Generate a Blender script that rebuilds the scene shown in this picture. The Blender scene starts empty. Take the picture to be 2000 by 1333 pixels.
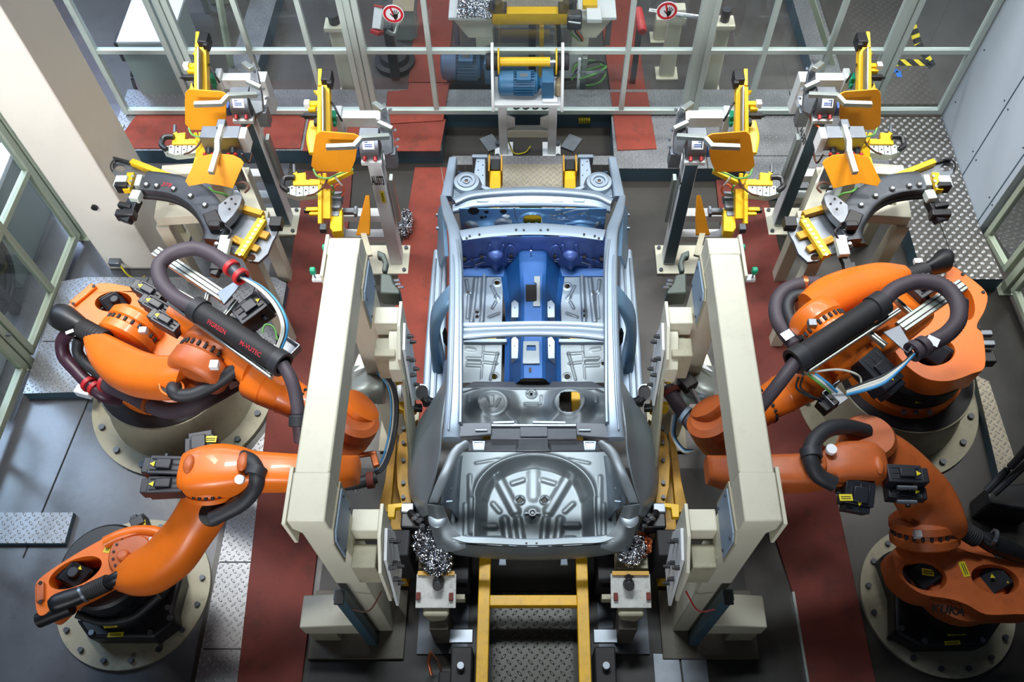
import bpy, bmesh, math, random
from mathutils import Vector, Matrix
random.seed(7)
C = bpy.context.scene.collection
scene = bpy.context.scene
R = math.radians

# ---------------------------------------------------------------- camera, world, lamps, exposure
F_PIX, PITCH, CAM_H, PPX = 1700.0, 58.7, 7.2, 1036.0
cd = bpy.data.cameras.new('camera'); cam = bpy.data.objects.new('camera', cd); C.objects.link(cam)
cam.location = (0, 0, CAM_H); cam.rotation_euler = (R(90 - PITCH), 0, 0)
cd.sensor_width = 36; cd.lens = F_PIX / 2000 * 36; cd.shift_x = -(PPX - 1000) / 2000
cd.clip_end = 200
scene.camera = cam
vs = scene.view_settings
vs.view_transform = 'Standard'; vs.look = 'None'; vs.gamma = 1; vs.use_curve_mapping = False
vs.exposure = -0.7
wd = bpy.data.worlds.new('hall'); scene.world = wd; wd.use_nodes = True
bg = wd.node_tree.nodes['Background']
bg.inputs[0].default_value = (0.60, 0.72, 0.90, 1); bg.inputs[1].default_value = 0.065

def lamp(name, loc, target, size, size_y, energy, col=(1, .98, .94), spread=180):
    l = bpy.data.lights.new(name, 'AREA'); l.shape = 'RECTANGLE'; l.size = size; l.size_y = size_y
    l.energy = energy; l.color = col; l.spread = R(spread)
    o = bpy.data.objects.new(name, l); C.objects.link(o); o.location = loc
    d = Vector(target) - Vector(loc)
    o.rotation_euler = d.to_track_quat('-Z', 'Y').to_euler()
    return o
def spot(name, loc, target, energy, angle, blend=1, radius=.35, col=(1, .98, .94)):
    l = bpy.data.lights.new(name, 'SPOT'); l.energy = energy; l.spot_size = R(angle); l.spot_blend = blend
    l.shadow_soft_size = radius; l.color = col
    o = bpy.data.objects.new(name, l); C.objects.link(o); o.location = loc
    d = Vector(target) - Vector(loc)
    o.rotation_euler = d.to_track_quat('-Z', 'Y').to_euler()
    return o
# rows of cool factory tubes above and behind the camera's view, hung from the hall roof, with unseen fill lamps added
lamp('tube_row_centre', (-.3, 5.2, 9.4), (.02, 3.6, 0), 3.4, .7, 190, (.88, .95, 1.0), 60)
lamp('tube_row_far', (0, 10.5, 8.8), (0, 9.8, 0), 13, .8, 980, (.97, .98, 1.0), 150)
lamp('tube_row_left', (-5.0, 6.2, 8.6), (-3.2, 5.0, 0), .7, 4.0, 180, (1, .97, .92), 54)
lamp('tube_row_right', (5.4, 7.0, 9.0), (3.4, 6.2, 0), .7, 4.0, 200, (1, .97, .93), 50)
lamp('daylight_left', (-9.5, 7.0, 7.6), (-4.8, 3.2, 0), 3.4, 3.0, 170, (.56, .72, 1.0), 66)
lamp('front_fill', (-3.0, -7.5, 6.6), (-2.4, 7.0, 2.2), 8, 2.0, 210, (.94, .96, 1.0), 40)  # added fill lamp, no known window; lifts the camera-facing surfaces
lamp('column_fill', (-4.6, .2, 8.8), (-4.3, 5.2, 2.6), 1.6, .5, 36, (1, .98, .95), 34)  # unseen lamp added to whiten the front of the cream column
lamp('wall_fill', (-2.0, 7.6, 8.4), (4.4, 6.2, 1.6), 3.0, .5, 110, (.95, .98, 1.0), 50)  # added fill aimed at the right wall to lighten it, no known fitting
lamp('daylight_far_left', (-8.5, 11.5, 6.5), (-4.9, 9.2, 0), 3, 2.5, 260, (.50, .64, 1.0), 90)

# ---------------------------------------------------------------- geometry helpers
_p = R(PITCH)
_f = Vector((0, math.cos(_p), -math.sin(_p))); _u = Vector((0, math.sin(_p), math.cos(_p)))
def _ray(x, y): return _f * F_PIX + Vector((1, 0, 0)) * (x - PPX) + _u * (666 - y)
def U(x, y, z=0.0):           # the place at height z seen along one sight line of the survey
    d = _ray(x, y); t = (z - CAM_H) / d.z
    return Vector((d.x * t, d.y * t, z))
def UX(x, y, X):              # same, on the upright plane x = X
    d = _ray(x, y); t = X / d.x
    return Vector((X, d.y * t, CAM_H + d.z * t))
def UY(x, y, Y):              # same, on the upright plane y = Y
    d = _ray(x, y); t = Y / d.y
    return Vector((d.x * t, Y, CAM_H + d.z * t))

ORG = {}
AXIS_X = 0.022
def V(*a): return Vector(a)
def spline(pts, n=6):
    P = [Vector(p) for p in pts]
    if len(P) < 3: return P
    out = []
    Q = [P[0] * 2 - P[1]] + P + [P[-1] * 2 - P[-2]]
    for i in range(1, len(Q) - 2):
        a, b, c, d = Q[i - 1], Q[i], Q[i + 1], Q[i + 2]
        for k in range(n):
            t = k / n
            out.append(.5 * (2 * b + (c - a) * t + (2 * a - 5 * b + 4 * c - d) * t * t + (3 * b - a - 3 * c + d) * t ** 3))
    out.append(P[-1]); return out

def closed(pts, n=4):
    P = [Vector(p) for p in pts]; m = len(P); out = []
    for i in range(m):
        a, b, c, d = P[i - 1], P[i], P[(i + 1) % m], P[(i + 2) % m]
        for k in range(n):
            t = k / n; out.append(.5 * (2 * b + (c - a) * t + (2 * a - 5 * b + 4 * c - d) * t * t + (3 * b - a - 3 * c + d) * t ** 3))
    return out
def oval(px, py, rx, ry, rot, z, n=28):      # an oval opening at height z
    c, s_ = math.cos(R(rot)), math.sin(R(rot))
    return [U(px + rx * math.cos(t) * c - ry * math.sin(t) * s_, py + rx * math.cos(t) * s_ + ry * math.sin(t) * c, z) for t in [2 * math.pi * i / n for i in range(n)]]

class MB:
    """collects shapes; build() links them as ONE mesh object"""
    mir = False
    def __init__(s): s.v = []; s.f = []
    def add(s, vs, fs):
        o = len(s.v); s.v += [Vector(p) for p in vs]; s.f += [[o + i for i in f] for f in fs]; return s
    def box(s, c, d, rot=None):
        c = Vector(c); x, y, z = d[0] / 2, d[1] / 2, d[2] / 2
        vs = [Vector((a * x, b * y, e * z)) for e in (-1, 1) for b in (-1, 1) for a in (-1, 1)]
        if rot is not None: vs = [rot @ p for p in vs]
        return s.add([c + p for p in vs], [(0, 2, 3, 1), (4, 5, 7, 6), (0, 1, 5, 4), (2, 6, 7, 3), (0, 4, 6, 2), (1, 3, 7, 5)])
    def span(s, a, b):
        a, b = Vector(a), Vector(b)
        return s.box((a + b) / 2, [abs(t) for t in (b - a)])
    def frame(s, p, q, up):
        d = (Vector(q) - Vector(p)).normalized(); up = Vector(up)
        if abs(d.dot(up.normalized())) > .98: up = Vector((0, 1, 0)) if abs(d.y) < .9 else Vector((1, 0, 0))
        sd = d.cross(up).normalized(); return d, sd, sd.cross(d).normalized()
    def bar(s, p, q, w, h, up=(0, 0, 1)):
        p, q = Vector(p), Vector(q); d, sd, u = s.frame(p, q, up)
        vs = [c + sd * a * w / 2 + u * b * h / 2 for c in (p, q) for b in (-1, 1) for a in (-1, 1)]
        return s.add(vs, [(0, 2, 3, 1), (4, 5, 7, 6), (0, 1, 5, 4), (2, 6, 7, 3), (0, 4, 6, 2), (1, 3, 7, 5)])
    def cyl(s, p, q, r, r2=None, n=24):
        p, q = Vector(p), Vector(q); d, sd, u = s.frame(p, q, (0, 0, 1)); r2 = r if r2 is None else r2
        vs = []
        for c, rr in ((p, r), (q, r2)):
            vs += [c + (sd * math.cos(2 * math.pi * i / n) + u * math.sin(2 * math.pi * i / n)) * rr for i in range(n)]
        fs = [(i, (i + 1) % n, n + (i + 1) % n, n + i) for i in range(n)]
        return s.add(vs, fs + [tuple(range(n - 1, -1, -1)), tuple(range(n, 2 * n))])
    def ring(s, p, q, r, ri, n=32):            # pipe with a wall
        p, q = Vector(p), Vector(q); d, sd, u = s.frame(p, q, (0, 0, 1)); vs = []
        for c, rr in ((p, r), (q, r), (q, ri), (p, ri)):
            vs += [c + (sd * math.cos(2 * math.pi * i / n) + u * math.sin(2 * math.pi * i / n)) * rr for i in range(n)]
        fs = []
        for k in range(4):
            a, b = k * n, ((k + 1) % 4) * n
            fs += [(a + i, a + (i + 1) % n, b + (i + 1) % n, b + i) for i in range(n)]
        return s.add(vs, fs)
    def tube(s, pts, r, n=10, k=6, ribs=0):
        P = spline(pts, k); m = len(P); vs = []; fs = []
        up = Vector((.13, .21, .97))
        for i, c in enumerate(P):
            d = (P[min(i + 1, m - 1)] - P[max(i - 1, 0)]).normalized()
            sd = d.cross(up)
            if sd.length < .05: sd = d.cross(Vector((1, 0, .2)))
            sd.normalize(); u = sd.cross(d)
            rr = (r[0] + (r[1] - r[0]) * i / (m - 1)) if isinstance(r, tuple) else r
            if ribs: rr *= 1.0 + .09 * (i % 2)
            vs += [c + (sd * math.cos(2 * math.pi * j / n) + u * math.sin(2 * math.pi * j / n)) * rr for j in range(n)]
        for i in range(m - 1):
            fs += [(i * n + j, i * n + (j + 1) % n, (i + 1) * n + (j + 1) % n, (i + 1) * n + j) for j in range(n)]
        fs += [tuple(range(n - 1, -1, -1)), tuple(range((m - 1) * n, m * n))]
        return s.add(vs, fs)
    def prism(s, poly, a=None, b=None, off=None):   # poly: 3-D outline (flat-ish), pushed by vector off (or heights a..b of 2-D outline)
        if off is None:
            lo = [Vector((p[0], p[1], a)) for p in poly]; hi = [Vector((p[0], p[1], b)) for p in poly]
        else:
            lo = [Vector(p) for p in poly]; hi = [p + Vector(off) for p in lo]
        n = len(lo)
        return s.add(lo + hi, [tuple(range(n - 1, -1, -1)), tuple(range(n, 2 * n))] + [(i, (i + 1) % n, n + (i + 1) % n, n + i) for i in range(n)])
    def plate(s, outer, holes, off):           # flat outline with holes, pushed by vector off
        from mathutils.geometry import tessellate_polygon
        loops = [[Vector(p) for p in outer]] + [[Vector(p) for p in h] for h in holes]
        flat = [p for l in loops for p in l]; n = len(flat); off = Vector(off)
        tri = tessellate_polygon(loops)
        fs = [tuple(t) for t in tri] + [tuple(n + i for i in reversed(t)) for t in tri]; k = 0
        for l in loops:
            m = len(l)
            fs += [(k + i, k + (i + 1) % m, n + k + (i + 1) % m, n + k + i) for i in range(m)]; k += m
        return s.add(flat + [p + off for p in flat], fs)
    def holed(s, outer, inner, off):           # two matching 3-D loops, pushed by vector off
        n = len(outer); off = Vector(off)
        L = [[Vector(p) for p in outer], [Vector(p) for p in inner]]
        vs = L[0] + L[1] + [p + off for p in L[0]] + [p + off for p in L[1]]
        fs = []
        for i in range(n):
            j = (i + 1) % n
            fs += [(i, j, n + j, n + i), (2 * n + i, 3 * n + i, 3 * n + j, 2 * n + j), (i, 2 * n + i, 2 * n + j, j), (n + i, n + j, 3 * n + j, 3 * n + i)]
        return s.add(vs, fs)
    def loft(s, st, n=20, e=2.6, k=5, smooth=True):   # st: (centre, side_vector, up_vector) half sizes in the vectors
        cs = spline([t[0] for t in st], k) if smooth else [Vector(t[0]) for t in st]
        ss = spline([t[1] for t in st], k) if smooth else [Vector(t[1]) for t in st]
        us = spline([t[2] for t in st], k) if smooth else [Vector(t[2]) for t in st]
        vs = []; fs = []; m = len(cs)
        for c, a, b in zip(cs, ss, us):
            for j in range(n):
                t = 2 * math.pi * (j + .5) / n; x, y = math.cos(t), math.sin(t)
                vs.append(c + a * math.copysign(abs(x) ** (2 / e), x) + b * math.copysign(abs(y) ** (2 / e), y))
        for i in range(m - 1):
            fs += [(i * n + j, i * n + (j + 1) % n, (i + 1) * n + (j + 1) % n, (i + 1) * n + j) for j in range(n)]
        fs += [tuple(range(n - 1, -1, -1)), tuple(range((m - 1) * n, m * n))]
        return s.add(vs, fs)
    def lathe(s, c, prof, n=48, axis=(0, 0, 1)):
        c = Vector(c); M = Vector((0, 0, 1)).rotation_difference(Vector(axis)).to_matrix(); vs = []; fs = []; m = len(prof)
        for r, z in prof:
            vs += [c + M @ Vector((r * math.cos(2 * math.pi * i / n), r * math.sin(2 * math.pi * i / n), z)) for i in range(n)]
        for q in range(m - 1):
            fs += [(q * n + i, q * n + (i + 1) % n, (q + 1) * n + (i + 1) % n, (q + 1) * n + i) for i in range(n)]
        fs += [tuple(range(n - 1, -1, -1)), tuple(range((m - 1) * n, m * n))]
        return s.add(vs, fs)
    def ball(s, c, r, n=16, sc=(1, 1, 1), rot=None):
        vs = []; fs = []; h = n // 2; c = Vector(c)
        for i in range(1, h):
            a = math.pi * i / h
            for j in range(n):
                b = 2 * math.pi * j / n
                p = Vector((math.sin(a) * math.cos(b) * r * sc[0], math.sin(a) * math.sin(b) * r * sc[1], math.cos(a) * r * sc[2]))
                vs.append(c + (rot @ p if rot is not None else p))
        for i in range(h - 2):
            fs += [(i * n + j, i * n + (j + 1) % n, (i + 1) * n + (j + 1) % n, (i + 1) * n + j) for j in range(n)]
        fs += [tuple(range(n)), tuple(range((h - 2) * n + n - 1, (h - 2) * n - 1, -1))]
        return s.add(vs, fs)
    def sheet(s, P, th, nrm=None):             # grid of points P[i][j] given a thickness
        a, b = len(P), len(P[0]); top = [Vector(p) for r in P for p in r]
        if nrm is None:
            nn = []
            for i in range(a):
                for j in range(b):
                    du = Vector(P[min(i + 1, a - 1)][j]) - Vector(P[max(i - 1, 0)][j]); dv = Vector(P[i][min(j + 1, b - 1)]) - Vector(P[i][max(j - 1, 0)])
                    q = du.cross(dv); nn.append(q.normalized() if q.length > 1e-9 else Vector((0, 0, 1)))
        else: nn = [Vector(nrm)] * len(top)
        vs = top + [p - q * th for p, q in zip(top, nn)]; N = a * b; fs = []
        for i in range(a - 1):
            for j in range(b - 1):
                k = i * b + j
                fs += [(k, k + 1, k + b + 1, k + b), (N + k, N + k + b, N + k + b + 1, N + k + 1)]
        rim = [i * b for i in range(a)] + [(a - 1) * b + j for j in range(1, b)] + [i * b + b - 1 for i in range(a - 2, -1, -1)] + [j for j in range(b - 2, 0, -1)]
        for i in range(len(rim)):
            p, q = rim[i], rim[(i + 1) % len(rim)]; fs.append((p, q, N + q, N + p))
        return s.add(vs, fs)
    def field(s, x0, x1, y0, y1, nx, ny, fn, hole=None, th=.004):   # pressed sheet z = fn(x, y) with holes
        ix = {}; vs = []; fs = []
        for i in range(nx + 1):
            for j in range(ny + 1):
                x = x0 + (x1 - x0) * i / nx; y = y0 + (y1 - y0) * j / ny
                ix[i, j] = len(vs); vs.append(Vector((x, y, fn(x, y))))
        for i in range(nx):
            for j in range(ny):
                if hole and hole(x0 + (x1 - x0) * (i + .5) / nx, y0 + (y1 - y0) * (j + .5) / ny): continue
                fs.append((ix[i, j], ix[i + 1, j], ix[i + 1, j + 1], ix[i, j + 1]))
        s.add(vs, fs); s.thick = th; return s
    def build(s, name, mat, parent=None, bevel=0, sharp=38, seg=2):
        root = parent
        while root is not None and root.parent is not None: root = root.parent
        o0 = ORG.get(root.name, Vector((0, 0, 0))) if root is not None else Vector((0, 0, 0))
        vs = [Vector((2 * AXIS_X - p.x, p.y, p.z)) if MB.mir else p for p in s.v]
        me = bpy.data.meshes.new(name)
        me.from_pydata([p - o0 for p in vs], [], s.f)
        bm = bmesh.new(); bm.from_mesh(me)
        loose = [v for v in bm.verts if not v.link_faces]
        if loose: bmesh.ops.delete(bm, geom=loose, context='VERTS')
        bmesh.ops.recalc_face_normals(bm, faces=bm.faces)
        bm.to_mesh(me); bm.free()
        me.shade_smooth(); me.set_sharp_from_angle(angle=R(sharp))
        me.materials.append(M[mat] if isinstance(mat, str) else mat)
        o = bpy.data.objects.new(name, me); C.objects.link(o)
        if parent is not None: o.parent = parent
        else: ORG[o.name] = Vector((0, 0, 0))
        if getattr(s, 'thick', 0):
            md = o.modifiers.new('thickness', 'SOLIDIFY'); md.thickness = s.thick; md.offset = -1
        if bevel:
            md = o.modifiers.new('edge', 'BEVEL'); md.width = bevel; md.segments = seg; md.limit_method = 'ANGLE'; md.angle_limit = R(40)
            md.harden_normals = False
        return o

def build_each(b, name, mat, parent=None, **kw):
    """every loose piece collected in b becomes an object of its own"""
    par = list(range(len(b.v)))
    def find(i):
        while par[i] != i: par[i] = par[par[i]]; i = par[i]
        return i
    for f in b.f:
        a = find(f[0])
        for i in f[1:]: par[find(i)] = a
    isl = {}
    for f in b.f: isl.setdefault(find(f[0]), []).append(f)
    out = []
    for k in isl:
        m = MB(); ix = {}
        for f in isl[k]:
            g = []
            for i in f:
                if i not in ix: ix[i] = len(m.v); m.v.append(b.v[i])
                g.append(ix[i])
            m.f.append(g)
        out.append(m.build(name, mat, parent, **kw))
    return out

def thing(name, loc, label, cat, group=None):
    loc = Vector(loc)
    if MB.mir: loc = Vector((2 * AXIS_X - loc.x, loc.y, loc.z))
    o = bpy.data.objects.new(name, None); C.objects.link(o); o.empty_display_size = .1
    o.location = loc; ORG[o.name] = loc.copy()
    o['label'] = label; o['category'] = cat
    if group: o['group'] = group
    return o
def tag(o, label, cat, group=None, kind=None):
    o['label'] = label; o['category'] = cat
    if group: o['group'] = group
    if kind: o['kind'] = kind
    return o
def struct(o): o['kind'] = 'structure'; return o
def copy_tree(o, loc, label=None):
    def cp(q, par):
        c = q.copy(); C.objects.link(c)
        if par is not None: c.parent = par
        for ch in list(q.children): cp(ch, c)
        return c
    r = cp(o, None); r.location = loc
    if label: r['label'] = label
    return r
def text(name, body, mat, parent, loc, xdir, ydir, size, extrude=.0015, align='CENTER', squash=1.0, bold=.018):
    """raised lettering: xdir runs along the line, ydir up the letters"""
    cu = bpy.data.curves.new(name, 'FONT'); cu.body = body; cu.size = size; cu.extrude = extrude
    cu.offset = size * bold; cu.align_x = align; cu.align_y = 'CENTER'
    tmp = bpy.data.objects.new(name, cu); C.objects.link(tmp)
    dg = bpy.context.evaluated_depsgraph_get(); dg.update()
    me = bpy.data.meshes.new_from_object(tmp.evaluated_get(dg))
    bpy.data.objects.remove(tmp)
    xd = Vector(xdir).normalized(); yd = Vector(ydir); yd = (yd - xd * yd.dot(xd)).normalized(); zd = xd.cross(yd)
    root = parent
    while root is not None and root.parent is not None: root = root.parent
    o0 = ORG.get(root.name, Vector((0, 0, 0))) if root is not None else Vector((0, 0, 0))
    L = Vector(loc) - o0
    for v in me.vertices: v.co = L + xd * v.co.x * squash + yd * v.co.y + zd * v.co.z
    me.materials.clear(); me.materials.append(M[mat]); me.name = name
    o = bpy.data.objects.new(name, me); C.objects.link(o); o.parent = parent
    return o
# ---------------------------------------------------------------- materials
M = {}
def lin(h):
    h = h.lstrip('#'); r = [int(h[i:i + 2], 16) / 255 for i in (0, 2, 4)]
    return tuple(c / 12.92 if c <= .04045 else ((c + .055) / 1.055) ** 2.4 for c in r) + (1,)
def mat(name, col, rough=.5, metal=0, var=.12, scale=3.0, grime=0, gcol='#4a4237', bump=0, bscale=40, spec=.5, coat=0):
    m = bpy.data.materials.new(name); m.use_nodes = True; nt = m.node_tree; N = nt.nodes; L = nt.links
    b = N['Principled BSDF']
    b.inputs['Roughness'].default_value = rough; b.inputs['Metallic'].default_value = metal
    b.inputs['Specular IOR Level'].default_value = spec; b.inputs['Coat Weight'].default_value = coat
    c = lin(col) if isinstance(col, str) else tuple(col) + (1,)
    tc = N.new('ShaderNodeTexCoord')
    nz = N.new('ShaderNodeTexNoise'); nz.inputs['Scale'].default_value = scale; nz.inputs['Detail'].default_value = 6; nz.inputs['Roughness'].default_value = .62
    L.new(tc.outputs['Object'], nz.inputs['Vector'])
    rp = N.new('ShaderNodeValToRGB'); rp.color_ramp.elements[0].position = .3; rp.color_ramp.elements[1].position = .7
    rp.color_ramp.elements[0].color = tuple(x * (1 - var) for x in c[:3]) + (1,); rp.color_ramp.elements[1].color = tuple(min(1, x * (1 + var)) for x in c[:3]) + (1,)
    L.new(nz.outputs['Fac'], rp.inputs['Fac']); out = rp.outputs['Color']
    if grime:
        n2 = N.new('ShaderNodeTexNoise'); n2.inputs['Scale'].default_value = scale * 2.3; n2.inputs['Detail'].default_value = 9; n2.inputs['Roughness'].default_value = .75
        L.new(tc.outputs['Object'], n2.inputs['Vector'])
        r2 = N.new('ShaderNodeValToRGB'); r2.color_ramp.elements[0].position = .52; r2.color_ramp.elements[1].position = .78
        r2.color_ramp.elements[0].color = (0, 0, 0, 1); r2.color_ramp.elements[1].color = (grime, grime, grime, 1)
        L.new(n2.outputs['Fac'], r2.inputs['Fac'])
        mx = N.new('ShaderNodeMix'); mx.data_type = 'RGBA'; L.new(r2.outputs['Color'], mx.inputs[0]); L.new(out, mx.inputs[6]); mx.inputs[7].default_value = lin(gcol)
        out = mx.outputs[2]
    L.new(out, b.inputs['Base Color'])
    if bump:
        n3 = N.new('ShaderNodeTexNoise'); n3.inputs['Scale'].default_value = bscale; n3.inputs['Detail'].default_value = 4
        L.new(tc.outputs['Object'], n3.inputs['Vector'])
        bp = N.new('ShaderNodeBump'); bp.inputs['Strength'].default_value = bump; bp.inputs['Distance'].default_value = .01
        L.new(n3.outputs['Fac'], bp.inputs['Height']); L.new(bp.outputs['Normal'], b.inputs['Normal'])
    rr = N.new('ShaderNodeMapRange'); rr.inputs[3].default_value = max(0, rough - .08); rr.inputs[4].default_value = min(1, rough + .1)
    L.new(nz.outputs['Fac'], rr.inputs[0]); L.new(rr.outputs[0], b.inputs['Roughness'])
    M[name] = m; return m
mat('cream', '#c9c6b2', .45, 0, .05, 1.5, .22, '#7d755e')
mat('cream_dirty', '#9c9781', .55, 0, .10, 2.5, .55, '#453f32')
mat('white_paint', '#d6dadb', .42, 0, .05, 2, .18, '#8a8778')
mat('grey_blue_paint', '#3f5866', .45, 0, .1, 2)
mat('silver_panel', '#8d989f', .40, .5, .06, 2)
mat('steel_black', '#2b2a28', .5, .3, .25, 3, .4, '#45403a')
mat('grimy_plate', '#5a554b', .6, .1, .2, 3, .6, '#2c2822')
mat('clamp_green', '#474f49', .5, .2, .15, 6)
mat('dash_blue', '#6c9dc8', .36, .4, .12, 3)
mat('white_dirty', '#c3c4bf', .5, 0, .1, 9, .75, '#3a3833')
mat('yellow_worn', '#cf9f12', .48, 0, .12, 6, .5, '#4a3a12')
mat('plate_blue', '#7f94a8', .5, 0, .08, 2)
mat('column_paint', '#dddbd2', .55, 0, .05, .8, .14, '#93896f')
mat('wall_paint', '#b4bfca', .5, 0, .04, .8)
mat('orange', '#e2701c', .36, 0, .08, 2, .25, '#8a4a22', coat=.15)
mat('orange_worn_shaded', '#b85c29', .45, 0, .16, 3, .5, '#6a371f')  # worn paint; on the lower right robot it also paints in shade
mat('orange_plate', '#e9960e', .55, 0, .06, 4, .18, '#8a5a12')
mat('yellow', '#e3b512', .42, 0, .07, 4, .12, '#6f560f')
mat('yellow_dirty', '#b8891a', .5, 0, .2, 5, .5, '#4e3c10')
mat('black', '#15161a', .42, 0, .2, 3)
mat('black_matte', '#1c1c1f', .65, 0, .2, 4, .2, '#3b3833')
mat('motor_black', '#1d2028', .4, 0, .2, 3)
mat('dark_steel', '#4b4f55', .42, .6, .2, 6, .3, '#2b2a28')
mat('tool_steel', '#7e848b', .36, .75, .12, 6)
mat('alu', '#a9b2ae', .34, .75, .05, 3)
mat('alu_pale', '#c3d0ca', .42, .12, .04, 2)
mat('frame_green', '#aab49f', .45, .1, .06, 2)
mat('bright_steel', '#c6ccd2', .25, .9, .08, 5)
mat('silver', '#828f9b', .44, .68, .07, 3)
mat('silver_dull', '#788185', .46, .62, .09, 4)
mat('silver_dark', '#62666c', .40, .6, .08, 4)
mat('silver_white', '#8d9cab', .46, .55, .05, 3)
mat('galv_blue', '#6b8ca8', .40, .45, .12, 3)
mat('blue_sheet', '#134a86', .48, .3, .16, 3)
mat('violet_sheet', '#4a62a2', .42, .35, .18, 2.5)
mat('motor_blue', '#2f6286', .45, .1, .1, 4)
mat('motor_blue_dull', '#3d5f7d', .5, .1, .1, 4)
mat('mat_red', '#813628', .8, 0, .28, 1.3, .85, '#3c2a24', bump=.35, bscale=260)
mat('mat_red_dark', '#67291f', .75, 0, .30, 1.3, .85, '#2a1a17', bump=.35, bscale=260)
mat('mat_edge', '#8a827c', .8, 0, .3, 40)
mat('hose', '#423a42', .6, 0, .12, 6)
mat('hose_dark', '#26282c', .55, 0, .12, 6)
mat('hose_violet', '#3c2433', .4, 0, .12, 6)
mat('cable_green', '#5f9e4c', .5, 0, .1, 5)
mat('cable_orange', '#d3622f', .5, 0, .1, 5)
mat('cable_blue', '#3f8fc4', .45, 0, .1, 5)
mat('cable_white', '#c9c9c0', .5, 0, .1, 5)
mat('cable_brown', '#5a3a2a', .55, 0, .1, 5)
mat('green_cap', '#12946c', .45, 0, .08, 5)
mat('red_plastic', '#b3282a', .42, 0, .1, 5)
mat('label_yellow', '#d9c81e', .5, 0, .05, 5)
mat('label_white', '#dfe2e6', .5, 0, .03, 5)
mat('copper', '#b4633c', .35, .7, .15, 8)
mat('ink', '#0c0c0d', .6, 0, 0)
mat('ink_red', '#a92c34', .6, 0, 0)
mat('ink_blue', '#3a5c9c', .6, 0, 0)
mat('sign_white', '#e9eaec', .4, 0, 0)
mat('sign_red', '#c8202c', .4, 0, 0)
mat('pit', '#141414', .8, 0, .3, 2)
mat('cabinet_grey', '#8f9a98', .5, 0, .05, 1)
mat('cabinet_white', '#dfe5ee', .45, 0, .03, 1)
mat('cardboard', '#9c8d72', .8, 0, .1, 6)
mat('tape_yellow', '#c9b81c', .6, 0, .1, 6)
mat('tape_blue', '#1f63b4', .6, 0, .1, 6)

def concrete(name, col, dark, rough, blue=0):
    m = mat(name, col, rough, 0, .25, .9, .6, dark, bump=.08, bscale=14); return m
concrete('floor_concrete', '#302d29', '#191713', .36)
concrete('floor_outer', '#4b4846', '#2b2928', .38)
concrete('floor_polished_lit', '#54565b', '#2d2d30', .24)  # glossier concrete; left-hand daylight is also painted into this lighter tone

def glass():
    m = bpy.data.materials.new('glass'); m.use_nodes = True; nt = m.node_tree; N = nt.nodes; L = nt.links
    N.remove(N['Principled BSDF'])
    tr = N.new('ShaderNodeBsdfTransparent'); tr.inputs[0].default_value = (.93, .96, .955, 1)
    gl = N.new('ShaderNodeBsdfGlossy'); gl.inputs['Roughness'].default_value = .03; gl.inputs[0].default_value = (.9, .95, 1, 1)
    df = N.new('ShaderNodeBsdfDiffuse'); df.inputs[0].default_value = (.5, .56, .58, 1)
    lw = N.new('ShaderNodeLayerWeight'); lw.inputs[0].default_value = .5
    pw = N.new('ShaderNodeMath'); pw.operation = 'POWER'; pw.inputs[1].default_value = 5; L.new(lw.outputs['Facing'], pw.inputs[0])
    fr = N.new('ShaderNodeMapRange'); fr.inputs[3].default_value = .035; fr.inputs[4].default_value = .9; L.new(pw.outputs[0], fr.inputs[0])
    a = N.new('ShaderNodeMixShader'); b = N.new('ShaderNodeMixShader'); a.inputs[0].default_value = .025
    L.new(tr.outputs[0], a.inputs[1]); L.new(df.outputs[0], a.inputs[2])
    L.new(fr.outputs[0], b.inputs[0]); L.new(a.outputs[0], b.inputs[1]); L.new(gl.outputs[0], b.inputs[2])
    L.new(b.outputs[0], N['Material Output'].inputs[0]); M['glass'] = m
glass()

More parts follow.
